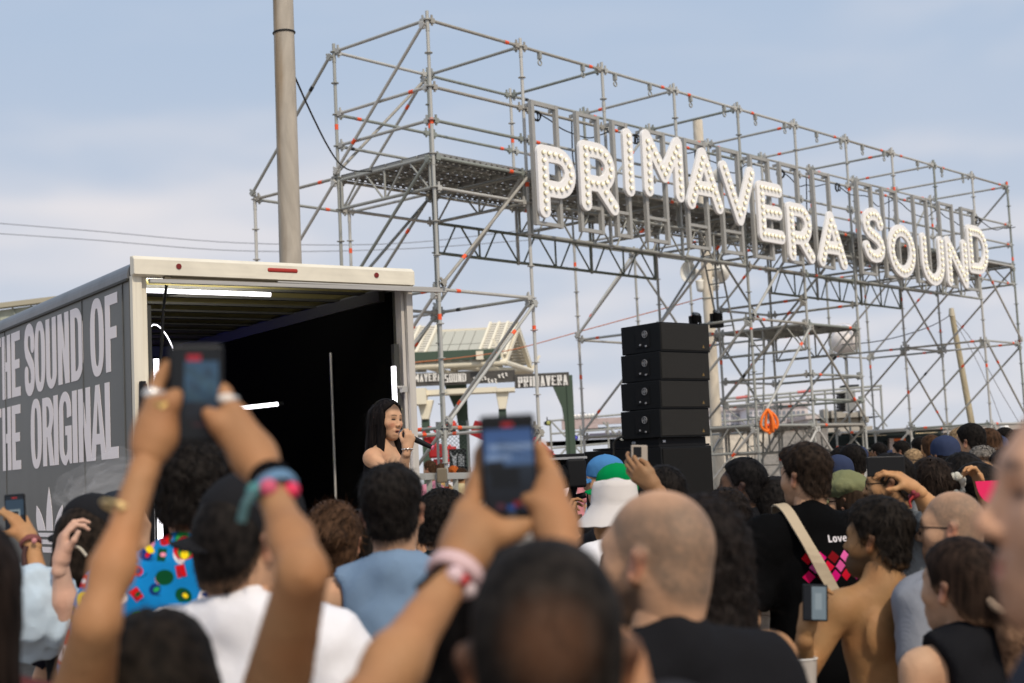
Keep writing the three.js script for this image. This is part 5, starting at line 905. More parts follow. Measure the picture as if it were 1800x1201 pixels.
const tallMan = person({ px: [1415, 842], Z: 5.7, yaw: 12, hyaw: 26, pitch: -4, skin: SK.fair, hair: { top: 0.022, side: 0.007, amp: 0.008, fq: 42, quiff: 0.014, color: [0.02, 0.013, 0.009], st: { n: 1700, len: 0.028, w: 0.001, lift: 0.35, mess: 0.35 } }, shade: 0.3, wide: 1.05, top: { kind: 'tee', mat: loveShirt, loose: 0.02 }, label: 'tall person in a black T-shirt with pink diamonds and beige strap' });
part('bag_strap', ribbon([[0.04, 1.30, 0.15], [0.07, 1.45, 0.11], [0.105, 1.535, 0.03], [0.11, 1.525, -0.06], [0.092, 1.445, -0.135], [0.05, 1.34, -0.17], [-0.02, 1.2, -0.172], [-0.1, 1.06, -0.15], [-0.19, 0.96, -0.05]].map((p) => tallMan.P(...p)), 0.045, 0.006), cloth([0.42, 0.34, 0.24]), tallMan.t);
const shirtless = person({ px: [1541, 952], Z: 4.8, yaw: 18, hyaw: 36, pitch: -6, bare: true, skin: SK.olive, hair: { top: 0.028, side: 0.014, amp: 0.012, fq: 36, color: [0.013, 0.010, 0.008], cover: 0.014, st: { n: 1900, len: 0.04, w: 0.001, lift: 0.3, mess: 0.55, curl: 0.0018 } }, beard: true, label: 'shirtless person with thick wavy dark hair and a beard, seen from behind', L: { e: [1406, 1200, 4.72], w: [1416, 1110, 4.56], f: [0.15, 1, -0.1], n: [0.9, 0, -0.2], pose: { curl: CURL.grip } } });
phone('phone', 'phone with a pale lit screen held low beside the shirtless back', 1433, 1060, 4.5, -0.06, { w: 0.076, h: 0.112, turn: -0.2, screen: screenMat((c, W, H) => { px(c, 0, 0, W, H, '#8f9fa8'); px(c, 0, 0, W * 0.35, H, '#2a2d33'); px(c, W * 0.5, H * 0.2, W * 0.3, H * 0.5, '#aab8bf'); }, 0.35) });
{ const t = thing('plastic_cup', 'pale plastic cup held low at the bottom edge beside the shirtless person', 'cup', at(1414, 1192, 4.6)); part('wall', new THREE.CylinderGeometry(0.043, 0.032, 0.12, 24, 1, true), mat([0.42, 0.38, 0.34], 0.3, 0, { side: THREE.DoubleSide }), t); part('rim', new THREE.TorusGeometry(0.043, 0.003, 6, 24).rotateX(Math.PI / 2).translate(0, 0.06, 0), mat([0.7, 0.67, 0.63], 0.3), t); part('base', new THREE.CylinderGeometry(0.032, 0.032, 0.004, 24).translate(0, -0.058, 0), mat([0.6, 0.56, 0.52], 0.3), t); }
const curlyW = person({ px: [1232, 990], Z: 3.3, sex: 'f', yaw: 10, hyaw: 10, skin: SK.warm, hair: { top: 0.03, side: 0.024, amp: 0.013, fq: 40, long: 0.15, wide: 0.8, color: [0.012, 0.009, 0.008], st: { n: 2600, len: 0.05, w: 0.001, lift: 0.3, mess: 0.6, curl: 0.004 } }, top: { kind: 'strap', mat: blk }, label: 'person with long curly dark hair and bare shoulders behind the bald head' });
const curlyM = person({ px: [338, 880], Z: 3.9, yaw: 6, hyaw: 8, skin: SK.fair, hair: { top: 0.046, side: 0.030, amp: 0.014, fq: 40, color: darkHair, st: { n: 2600, len: 0.04, w: 0.001, lift: 0.4, mess: 0.7, curl: 0.004 } }, top: { kind: 'tee', mat: shirtPrint, loose: 0.03, neck: 0.075 }, label: 'tall person with curly black hair and a bright blue cartoon print shirt' });
part('collar', (() => { const g = new THREE.CylinderGeometry(0.078, 0.098, 0.05, 26, 1, true).scale(1, 1, 1.05).rotateX(-0.25); const p = curlyM.P(0, 1.505, -0.012); return g.translate(...p); })(), cloth([0.015, 0.10, 0.38]), curlyM.t);
const blueM = person({ px: [692, 906], Z: 4.15, yaw: -4, hyaw: 0, roll: -4, pitch: -3, skin: SK.fair, hair: { top: 0.026, side: 0.009, amp: 0.008, fq: 44, fade: 0.04, color: darkHair, st: { n: 2400, len: 0.026, w: 0.0011, lift: 0.4, mess: 0.4 } }, wide: 1.02, top: { kind: 'tank', mat: blueTank, loose: 0.012, neck: 0.09, low: 0.085 }, label: 'person in a steel blue tank top with a short dark haircut' });
const bunW = person({ px: [588, 958], Z: 4.7, sex: 'f', yaw: -6, hyaw: -4, skin: SK.fair, hair: { top: 0.022, side: 0.02, amp: 0.006, fq: 46, cover: 0.01, bun: [-0.035, 0.02, -0.12, 0.036], color: brownHair, st: { n: 1500, len: 0.045, w: 0.001, lift: 0.12, mess: 0.3, crown: V(0, 0.06, 0.1), down: 0.0, out: 1 } }, top: { kind: 'strap', mat: cloth([0.10, 0.08, 0.08]) }, label: 'person with pinned up brown hair in front of the open truck' });
const longMid = person({ px: [640, 968], Z: 4.9, sex: 'f', yaw: 0, skin: SK.warm, hair: { top: 0.016, side: 0.014, amp: 0.004, fq: 60, straight: 1, long: 0.32, color: darkHair }, top: { kind: 'strap', mat: blk2 }, label: 'person with long dark hair between the bun and the blue tank top' });
const baldG = person({ px: [1672, 932], Z: 4.7, yaw: 30, hyaw: 36, pitch: -3, skin: SK.fair, stubble: 0.95, topskin: 0.115, shade: 0.35, glasses: {}, top: { kind: 'tee', mat: cloth([0.22, 0.23, 0.26]) }, label: 'balding person with dark rimmed glasses in profile at the right' });
const beigeTee = person({ px: [1278, 926], Z: 6.0, sex: 'f', yaw: 4, skin: SK.warm, hair: { top: 0.034, side: 0.024, amp: 0.013, fq: 40, long: 0.06, wide: 0.8, color: [0.014, 0.010, 0.008], st: { n: 2600, len: 0.05, w: 0.0012, lift: 0.3, mess: 0.7, curl: 0.005 } }, top: { kind: 'tee', mat: beigePrint, loose: 0.02 }, label: 'person with a dark curly bob in a beige T-shirt with script lettering', R: { e: [1320, 1060, 5.9], w: [1308, 1008, 5.75], f: [0.12, 1, -0.05], n: [-1, 0, -0.2], pose: { curl: CURL.flat, spread: 0.02 } } });
const blackM = person({ px: [1303, 858], Z: 6.5, yaw: 40, hyaw: 32, pitch: -8, skin: SK.dark, hair: { top: 0.016, side: 0.008, amp: 0.0025, fq: 110, fade: 0.03, color: [0.007, 0.006, 0.006], st: { n: 1600, len: 0.007, w: 0.0009, lift: 0.8, mess: 0.8 } }, top: { kind: 'tee', mat: blk, loose: 0.02 }, label: 'dark skinned person in profile with short black hair and black shirt' });
const darkMid = person({ px: [1364, 896], Z: 6.5, sex: 'f', yaw: 10, skin: SK.olive, hair: { top: 0.024, side: 0.024, amp: 0.008, fq: 46, long: 0.2, color: darkHair, st: { n: 1400, len: 0.06, w: 0.001, lift: 0.1, mess: 0.3 } }, top: { kind: 'tee', mat: blk }, label: 'person with loose dark hair between the black shirt and the tall person' });
const bucket = person({ px: [1078, 905], Z: 6.4, yaw: 48, hyaw: 14, skin: SK.warm, hair: { top: 0.012, side: 0.014, color: darkHair }, cap: { kind: 'bucket', mat: capWhite, name: 'bucket_hat' }, top: { kind: 'tee', mat: wht, loose: 0.025 }, label: 'person in a white bucket hat and white T-shirt beside the video camera' });
const greenCap = person({ px: [1082, 868], Z: 7.2, yaw: 62, hyaw: 16, skin: SK.tan, hair: { top: 0.012, side: 0.012, color: darkHair }, cap: { mat: capGreen }, top: { kind: 'tee', mat: blk }, label: 'person in a bright green baseball cap behind the bucket hat', L: { e: [1020, 975, 7.3], w: [1002, 925, 7.35], f: [0, 0.9, -0.4], n: [1, 0, 0], pose: { curl: CURL.grip } } });
const blueCap = person({ px: [1062, 848], Z: 7.9, yaw: 66, hyaw: 14, skin: SK.fair, hair: { top: 0.012, side: 0.012, color: brownHair }, cap: { mat: capBlue }, top: { kind: 'tee', mat: blk2 }, label: 'person in a mid blue baseball cap behind the green cap' });
const oliveCap = person({ px: [1486, 884], Z: 6.7, sex: 'f', yaw: 36, hyaw: 30, skin: SK.fair, hair: { top: 0.013, side: 0.012, long: 0.14, straight: 1, color: [0.03, 0.018, 0.011] }, cap: { kind: 'flat', mat: capOlive, name: 'flat_cap' }, glasses: {}, top: { kind: 'tee', mat: cloth([0.06, 0.055, 0.05]) }, label: 'person in an olive green cap and glasses beside the tall person' });
const phoneM = person({ px: [1563, 853], Z: 6.3, yaw: 44, hyaw: 28, skin: SK.warm, glasses: {}, hair: { top: 0.016, side: 0.010, color: darkHair }, beard: true, top: { kind: 'tee', mat: cloth([0.10, 0.11, 0.12]) }, label: 'person with glasses holding a black phone sideways above the crowd', R: { e: [1655, 912, 5.95], w: [1608, 858, 5.9], f: [-0.75, 0.66, -0.1], n: [-0.5, -0.6, -0.4], pose: { curl: [[0.5, 0.5, 0.3], [0.5, 0.6, 0.3], [0.6, 0.7, 0.4], [0.7, 0.7, 0.4]], thumb: [0.55, 0.5, 0.75], bend: [0.5, -0.1, 0.2] } } });
phone('phone', 'black phone held sideways above the crowd at the right', 1557, 820, 5.93, Math.PI / 2 - 0.02, { w: 0.082, h: 0.154 });
wristband([1614, 872, 5.91], [1609, 864, 5.91], 0.031, 0.006, mat([0.22, 0.03, 0.04], 0.7), 'maroon festival wristband on the arm below the sideways phone', { tail: [[1606, 872, 5.87], [1599, 882, 5.87], [1602, 892, 5.87]], tm: mat([0.3, 0.02, 0.02], 0.7), knot: [[1606, 866, 5.87, 0.010]] });
const scrunch = person({ px: [1636, 860], Z: 6.5, sex: 'f', yaw: 16, skin: SK.warm, hair: { top: 0.02, side: 0.02, amp: 0.006, fq: 50, cover: 0.01, bun: [-0.055, 0.01, -0.09, 0.04], color: [0.018, 0.012, 0.009], st: { n: 900, len: 0.05, w: 0.0012, lift: 0.12, mess: 0.3 } }, top: { kind: 'tee', mat: cloth([0.05, 0.05, 0.055]) }, label: 'person with dark hair tied in a white scrunchie' });
{ const g = []; for (let i = 0; i < 15; i++) { const a = i * 0.4189; g.push(new THREE.SphereGeometry(0.0165 + 0.004 * Math.sin(i * 2.2), 9, 7).scale(1, 1.15, 1).translate(-0.062 + 0.036 * Math.cos(a), 0.012 + 0.04 * Math.sin(a), -0.115 + 0.012 * Math.sin(a * 2.3))); } const m = merge(g); m.applyMatrix4(scrunch.HM); part('scrunchie', m, cloth([0.6, 0.58, 0.5]), scrunch.t); }
const rightDark = person({ px: [1692, 850], Z: 6.9, sex: 'f', yaw: 20, skin: SK.warm, hair: { top: 0.024, side: 0.024, amp: 0.006, fq: 46, straight: 1, long: 0.22, color: darkHair }, top: { kind: 'tee', mat: blk }, label: 'person with big dark hair to the right of the white scrunchie' });
const profM = person({ px: [1776, 838], Z: 7.4, yaw: 56, hyaw: 26, skin: SK.fair, shade: 0.6, hair: { top: 0.03, side: 0.012, amp: 0.007, fq: 46, color: darkHair, fringe: -0.015 }, top: { kind: 'tee', mat: cloth([0.05, 0.06, 0.1]) }, label: 'person with dark fringe and moustache in profile at the right' });
const quiff = person({ px: [1729, 829], Z: 8.6, yaw: 140, hyaw: 12, skin: SK.warm, glasses: { dark: true }, hair: { top: 0.03, side: 0.012, amp: 0.008, fq: 50, quiff: 0.01, color: greyHair, st: { n: 900, len: 0.03, w: 0.0014, lift: 0.8 } }, top: { kind: 'tee', mat: blk2 }, label: 'person facing the camera with grey spiky hair and sunglasses' });
const pinkH = person({ px: [1716, 868], Z: 6.6, sex: 'f', yaw: 40, skin: SK.warm, hair: { top: 0.02, side: 0.018, amp: 0.006, fq: 46, long: 0.1, color: darkHair }, top: { kind: 'tee', mat: blk }, label: 'person with a hand raised beside the bright pink fan', R: { e: [1742, 905, 6.4], w: [1727, 868, 6.35], f: [-0.2, 1, 0], n: [-1, 0, 0.3], pose: { curl: CURL.grip } } });
{ const t = thing('hand_fan', 'bright pink folding fan at the right edge of the crowd', 'fan', at(1738, 866, 6.25)); const s = new THREE.Shape(); s.moveTo(-0.055, 0.05); s.lineTo(0.075, 0.05); s.quadraticCurveTo(0.05, -0.03, 0.012, -0.05); s.quadraticCurveTo(-0.045, -0.04, -0.055, 0.05); part('leaf', new THREE.ExtrudeGeometry(s, { depth: 0.006, bevelEnabled: false }), mat([0.72, 0.01, 0.10], 0.5), t); part('handle', rod([0.012, -0.05, 0.003], [0.0, -0.11, 0.003], 0.006, 8), mat([0.6, 0.01, 0.09], 0.5), t); }
const glassM = person({ px: [783, 926], Z: 6.2, yaw: -18, hyaw: -22, skin: SK.fair, glasses: {}, hair: { top: 0.04, side: 0.028, amp: 0.012, fq: 40, color: darkHair, st: { n: 1500, len: 0.035, w: 0.0012, lift: 0.4, mess: 0.6, curl: 0.003 } }, top: { kind: 'tee', mat: cloth([0.03, 0.045, 0.045]) }, label: 'person with curly dark hair, glasses and a dark green shirt behind the raised arm' });
const handP = person({ px: [1166, 882], Z: 5.7, yaw: 16, skin: SK.brown, hair: { top: 0.02, side: 0.012, amp: 0.004, fq: 60, color: darkHair }, top: { kind: 'tee', mat: blk2 }, label: 'dark haired person raising a phone in front of the lower speakers', L: { e: [1180, 925, 5.45], w: [1149, 856, 5.42], f: [-0.72, 0.68, -0.1], n: [0.2, 0.35, -0.9], pose: { curl: [[0.6, 0.5, 0.3], [0.5, 0.5, 0.3], [0.5, 0.6, 0.4], [0.6, 0.6, 0.4]], thumb: [0.9, 0.1, 0.45] } } });
phone('phone', 'phone in a pale case with a yellow sticker held up before the speakers', 1124, 812, 5.46, -0.05, { w: 0.072, h: 0.125, turn: 0.5, case: mat([0.34, 0.29, 0.24], 0.5), lens: true }).children.length;
const capW = person({ px: [158, 948], Z: 4.8, sex: 'f', yaw: -35, hyaw: 30, skin: SK.pink, hair: { top: 0.013, side: 0.02, amp: 0.006, fq: 50, long: 0.1, color: [0.016, 0.011, 0.008], st: { n: 1500, len: 0.05, w: 0.001, lift: 0.2, mess: 0.4 } }, cap: { mat: capBlack, yaw: 70 }, top: { kind: 'tank', mat: blk }, label: 'person in a black cap and black tank top by the truck emblem', L: { e: [116, 1085, 4.5], w: [106, 988, 4.45], f: [0.1, 1, -0.1], n: [0.8, 0, -0.5], pose: { curl: [[0.7, 0.9, 0.5], [0.6, 0.7, 0.5], [0.6, 0.7, 0.5], [0.7, 0.7, 0.5]] } } });
{ const t = thing('cord_strap', 'cream cord held in the hand of the black capped person', 'cord', at(108, 962, 4.44)); part('cord', tube([[0, 0, 0], [0.03, 0.002, 0.0], [0.055, -0.006, 0.0], [0.075, -0.03, 0.0]], 0.005, 14, 6), cloth([0.6, 0.54, 0.44]), t); part('knot', new THREE.SphereGeometry(0.008, 8, 6), cloth([0.6, 0.54, 0.44]), t); }
const capW2 = person({ px: [206, 936], Z: 5.3, yaw: 4, skin: SK.fair, hair: { top: 0.013, side: 0.02, amp: 0.006, long: 0.06, color: darkHair }, cap: { mat: cloth([0.02, 0.024, 0.032]), yaw: 20 }, top: { kind: 'tee', mat: cloth([0.012, 0.012, 0.02]) }, label: 'person in a navy cap half hidden behind the raised forearm', R: { e: [262, 1010, 5.1], w: [247, 962, 5.0], f: [0.15, 1, 0], n: [-0.9, 0, -0.3], pose: { curl: CURL.grip } } });
const blueSl = person({ px: [-150, 915], Z: 4.6, sex: 'f', yaw: 10, skin: SK.warm, hair: { top: 0.016, side: 0.014, long: 0.2, straight: 1, color: darkHair }, top: { kind: 'tee', mat: blueStripe, loose: 0.045, sleeve: 0.9, wrinkle: 2.6 }, label: 'person in a pale blue puff sleeve shirt raising a phone at the left edge', R: { e: [82, 1082, 4.55], w: [52, 948, 4.6], f: [-0.5, 0.9, 0], n: [-0.8, -0.3, -0.5], pose: { curl: CURL.grip, thumb: [0.5, 0.4, 0.8] } } });
phone('phone', 'small black phone held up at the far left against the truck', 27, 906, 4.6, 0.03, { w: 0.066, h: 0.134, screen: screenMat((c, W, H) => { px(c, 0, 0, W, H, '#232c38'); px(c, 0, H * 0.1, W, H * 0.4, '#3f566b'); px(c, W * 0.2, H * 0.35, W * 0.6, H * 0.3, '#9fb0b8'); px(c, W * 0.3, H * 0.4, W * 0.4, H * 0.4, '#2b333c'); px(c, W * 0.35, 8, W * 0.3, 10, '#c03030'); }, 0.3) });
wristband([54, 958, 4.59], [53, 951, 4.6], 0.029, 0.006, mat([0.16, 0.05, 0.045], 0.8), 'maroon braided wristband on the arm at the far left', { tail: [[46, 960, 4.56], [42, 975, 4.56], [43, 992, 4.56], [38, 1000, 4.56]], tr: 0.008, tm: mat([0.07, 0.03, 0.025], 0.8), knot: [[60, 951, 4.56, 0.009, mat([0.5, 0.2, 0.2], 0.7)]] });
// the singer on a low riser behind the truck's tail
{ const c = at(690, 850, 9.0); const t = thing('stage_riser', 'low black stage riser under the singer', 'riser', [c.x, 0, c.z], T_TURN); part('deck', box(1.6, 0.05, 1.6, 0, 0.505, 0), M.black, t); part('skirt', box(1.56, 0.48, 1.56, 0, 0.24, 0), blk, t); }
const singer = person({ px: [681, 740], Z: 8.8, ground: 0.53, sex: 'f', yaw: -118, hyaw: -12, pitch: 2, roll: -3, skin: [0.50, 0.285, 0.17], hcell: 0.0026, lash: true, mouth: 0.010, lip: [0.28, 0.075, 0.06],
  hair: { cell: 0.0045, top: 0.012, side: 0.012, amp: 0.0075, fq: 42, straight: 1, long: 0.34, front: 0.95, part: 1, fringe: -0.012, color: [0.008, 0.006, 0.006], st: { n: 2200, len: 0.12, w: 0.0009, lift: 0.02, mess: 0.06, out: 0.35, down: 1 } },
  top: { kind: 'band', mat: blk }, label: 'singer with long black hair and strapless black top holding a microphone to the mouth',
  R: { e: [703, 846, 8.5], w: [716, 790, 8.42], f: [0.25, 1, 0.0], n: [-0.45, 0.1, -0.9], pose: { curl: [[0.9, 1.1, 0.7], [0.95, 1.2, 0.7], [1.0, 1.2, 0.7], [1.05, 1.2, 0.7]], thumb: [0.7, 0.3, 0.7] } } });
{ const a = at(713, 765, 8.47), b = at(760, 787, 8.42), t = thing('microphone', 'black handheld microphone with a pink ring at its end', 'microphone', a), d = b.clone().sub(a), u = d.clone().normalize(); part('handle', rod([0, 0, 0], d, 0.0185, 16, 0.0135), M.black, t); part('grille', new THREE.SphereGeometry(0.027, 16, 12).translate(...u.clone().multiplyScalar(-0.018).toArray()), mat([0.12, 0.12, 0.12], 0.4, 0.7), t); part('end_ring', rod(d.clone().addScaledVector(u, -0.002), d.clone().addScaledVector(u, 0.008), 0.0145, 14), mat([0.6, 0.12, 0.2], 0.5), t); }
{ const t = thing('bracelet', 'thin silver bracelet on the singer wrist below the microphone', 'bracelet', at(716, 790, 8.42)); part('chain', new THREE.TorusGeometry(0.030, 0.0022, 6, 28).rotateX(1.45), mat([0.7, 0.68, 0.66], 0.25, 0.8), t); for (let i = 0; i < 9; i++) part('bead', new THREE.SphereGeometry(0.0045, 8, 6).translate(0.031 * Math.cos(i * 0.7), 0, 0.031 * Math.sin(i * 0.7)), mat([0.7, 0.68, 0.66], 0.25, 0.8), t); }

// far crowd: a few figures built once and copied with other heights and clothes
const far = [];
const farDef = [
  [{ hair: { top: 0.02, side: 0.01, color: darkHair, cell: 0.009 }, top: { kind: 'tee', mat: blk } }, 'dark short hair and black shirt'], [{ sex: 'f', hair: { top: 0.016, side: 0.016, long: 0.26, straight: 1, color: brownHair, cell: 0.009 }, top: { kind: 'strap', mat: wht } }, 'long brown hair and pale top'],
  [{ hair: { top: 0.013, side: 0.012, color: darkHair, cell: 0.009 }, cap: { mat: cloth([0.03, 0.04, 0.08]) }, top: { kind: 'tee', mat: cloth([0.35, 0.33, 0.31]) } }, 'dark cap and grey shirt'], [{ sex: 'f', hair: { top: 0.02, side: 0.016, bun: [0, 0.07, -0.1, 0.03], color: [0.3, 0.2, 0.11], cell: 0.009 }, top: { kind: 'tee', mat: cloth([0.32, 0.12, 0.12]) } }, 'fair hair and red shirt']];
const farSpots = [[1665, 812, 10, 20, 2], [1712, 806, 11, 40, 0], [1694, 800, 13, 38, 3], [1503, 842, 10.5, 30, 0], [1472, 838, 10, 60, 2], [1480, 815, 12, 70, 0], [1742, 800, 14, 55, 1], [1757, 797, 15, 70, 2], [1770, 795, 16, 40, 0], [1725, 799, 17, 90, 3], [1640, 808, 15, 30, 1], [1620, 808, 17, 10, 0], [1605, 812, 16, 38, 3], [1588, 812, 18, 60, 0], [1512, 812, 17, 40, 2], [1528, 813, 19, 24, 1], [1548, 812, 20, 30, 0], [1570, 812, 22, 38, 2], [1682, 803, 19, 60, 0], [1655, 806, 21, 24, 3], [1734, 800, 22, 20, 0], [1786, 794, 18, 120, 1]];
const ORD = ['first', 'second', 'third', 'fourth', 'fifth', 'sixth', 'seventh', 'eighth', 'ninth', 'tenth', 'eleventh', 'twelfth', 'thirteenth', 'fourteenth', 'fifteenth', 'sixteenth', 'seventeenth', 'eighteenth', 'nineteenth', 'twentieth', 'twenty-first', 'twenty-second', 'twenty-third', 'twenty-fourth'];
farSpots.sort((a, b) => a[0] - b[0]);
farSpots.forEach(([x, y, Z, yaw, k], i) => {
  const H = at(x, y, Z), s = clamp(H.y / 1.63, 0.9, 1.1), lab = `distant person with ${farDef[k][1]}, ${ORD[i]} from left in the far crowd`;
  if (!far[k]) { far[k] = person({ px: [x, y], Z, yaw, near: 1.6, skin: [SK.fair, SK.warm, SK.tan, SK.pink][k], ...farDef[k][0], label: lab, group: 'distant people in the crowd' }).t; return; }
  const t = far[k].clone(); t.name = numbered('person'); scene.add(t); t.position.set(H.x, 0, H.z); t.rotation.set(0, yaw * Math.PI / 180 + Math.PI, 0); t.scale.setScalar(s);
  t.userData = { label: lab, category: 'person', group: 'distant people in the crowd' };
});

// ---------------------------------------------------------------- poles, wires, horns
{ const b = at(508, 460, 16.5), t = thing('concrete_pole', 'tall stained concrete pole with a black band behind the truck', 'pole', [b.x, 0, b.z]); t.rotation.z = -0.004;
  const g = new THREE.CylinderGeometry(0.104, 0.142, 12, 28, 24).translate(0, 6, 0), p = g.attributes.position, col = new Float32Array(p.count * 3);
  for (let i = 0; i < p.count; i++) { const a = Math.atan2(p.getX(i), p.getZ(i)), y = p.getY(i), st = sstep(0.1, 0.55, fbm(a * 0.9 + 3, y * 0.5, 2.2, 3) + 0.35 * Math.exp(-(((a + 0.75) / 0.35) ** 2)) * sstep(4.6, 5.4, y)); const k = 1 - 0.02 * Math.sin(y * 3); col.set([k * (1.02 - 0.34 * st), k * (1.02 - 0.46 * st), k * (1.02 - 0.6 * st)], 3 * i); }
  g.setAttribute('color', new THREE.BufferAttribute(col, 3)); const m = M.concrete.clone(); m.vertexColors = true; part('shaft', g, m, t);
  part('band', new THREE.TorusGeometry(0.124, 0.011, 8, 30).rotateX(Math.PI / 2).rotateZ(0.05), M.cable, t, [0, at(496, 58, 16.5).y, 0]); }
const wire = (name, label, pts, r = 0.012, m = M.cable, cat = 'cable') => top(name, tube(pts.map((p) => at(...p)), r, 30, 5), m, label, cat);
wire('hanging_cable', 'thick black cable sagging from the concrete pole to the scaffold', [[515, 128, 16.5], [545, 195, 17.6], [575, 255, 18.8], [600, 290, 20.2], [628, 301, 21.4], [660, 301, 21.6]], 0.012);
wire('overhead_wire', 'upper of two thin overhead wires left of the pole', [[-60, 388, 60], [150, 405, 60], [420, 427, 60], [700, 428, 60], [960, 400, 60]], 0.017, mat([0.2, 0.21, 0.24], 0.7), 'wire');
wire('overhead_wire', 'lower of two thin overhead wires left of the pole', [[-60, 407, 60], [150, 421, 60], [420, 441, 60], [700, 438, 60], [960, 420, 60]], 0.017, mat([0.2, 0.21, 0.24], 0.7), 'wire');
wire('orange_line', 'thin orange line strung from the shelter roof to the horn pole', [[720, 638, 44.9], [800, 630, 44], [900, 615, 42], [1030, 580, 40], [1250, 520, 36]], 0.014, mat([0.75, 0.22, 0.08], 0.6), 'rope');
{ const b = at(1252, 640, 36), t = thing('horn_pole', 'slender concrete pole carrying horn speakers and cameras behind the scaffold', 'pole', [b.x, 0, b.z]); const loc = (x, y) => at(x, y, 36).sub(t.position);
  const hgt = at(1222, 212, 36).y; part('shaft', new THREE.CylinderGeometry(0.125, 0.155, hgt, 20).translate(0, hgt / 2, 0), mat([0.74, 0.66, 0.54], 0.85, 0, { map: rep(GREY, 1, 4) }), t);
  for (const y of [250, 525, 790]) part('band', new THREE.TorusGeometry(0.15, 0.015, 6, 20).rotateX(Math.PI / 2), M.steelB, t, [0, loc(1240, y).y, 0]);
  for (const [x, y, dir, nm] of [[1215, 478, -0.9, 0], [1265, 477, 2.0, 1], [1262, 308, 1.3, 2]]) { const q = loc(x, y), g = new THREE.LatheGeometry([[0.02, -0.38], [0.09, -0.37], [0.1, -0.2], [0.12, -0.16], [0.19, 0.0], [0.32, 0.14], [0.335, 0.14], [0.2, -0.03], [0.09, -0.2]].map((p) => new THREE.Vector2(...p)), 24).rotateX(Math.PI / 2).rotateY(dir + (nm === 1 ? 1.1 : 0)); g.scale(0.82, 0.82, 0.82); const h = part('horn', g, mat([0.7, 0.67, 0.6], 0.45), t, q); part('bracket', rod([0, 0, 0], [-q.x * 0.9, -0.1, -q.z], 0.03, 8), M.steelB, h); }
  for (const [x, y] of [[1231, 503], [1257, 501]]) { const q = loc(x, y), c = part('camera', new THREE.LatheGeometry([[0, -0.16], [0.08, -0.13], [0.1, -0.05], [0.11, 0.1], [0.12, 0.14], [0, 0.17]].map((p) => new THREE.Vector2(...p)), 18), mat([0.72, 0.7, 0.64], 0.4), t, q); part('bracket', rod([0, 0.16, 0], [-q.x * 0.8, 0.2, 0], 0.035, 8), mat([0.7, 0.68, 0.62], 0.5), c); } }
{ const b = at(1706, 785, 38), tp = at(1673, 549, 38.5), t = thing('wooden_pole', 'thin yellowish wooden pole leaning slightly behind the right scaffold leg', 'pole', [b.x, 0, b.z]); part('shaft', rod(V(0.35, 0, 0), tp.clone().sub(t.position), 0.10, 14, 0.07), mat([0.47, 0.40, 0.27], 0.85, 0, { map: rep(GREY, 1, 6) }), t); part('insulator', new THREE.CylinderGeometry(0.06, 0.09, 0.22, 10), mat([0.5, 0.45, 0.35], 0.6), t, tp.clone().sub(t.position)); }
wire('power_line', 'thin power line running from the wooden pole to the left', [[1673, 553, 38.5], [1640, 572, 38], [1580, 592, 37], [1530, 602, 36], [1480, 606, 35]], 0.014, mat([0.16, 0.16, 0.18], 0.7), 'wire');
wire('guy_wire', 'left of the stay wires falling from the wooden pole', [[1676, 560, 38.5], [1720, 640, 38], [1760, 740, 37], [1775, 790, 36]], 0.01, mat([0.25, 0.25, 0.27], 0.7), 'wire');
wire('guy_wire', 'right of the stay wires falling from the wooden pole', [[1676, 558, 38.5], [1710, 600, 39], [1760, 690, 40], [1820, 790, 40]], 0.01, mat([0.25, 0.25, 0.27], 0.7), 'wire');

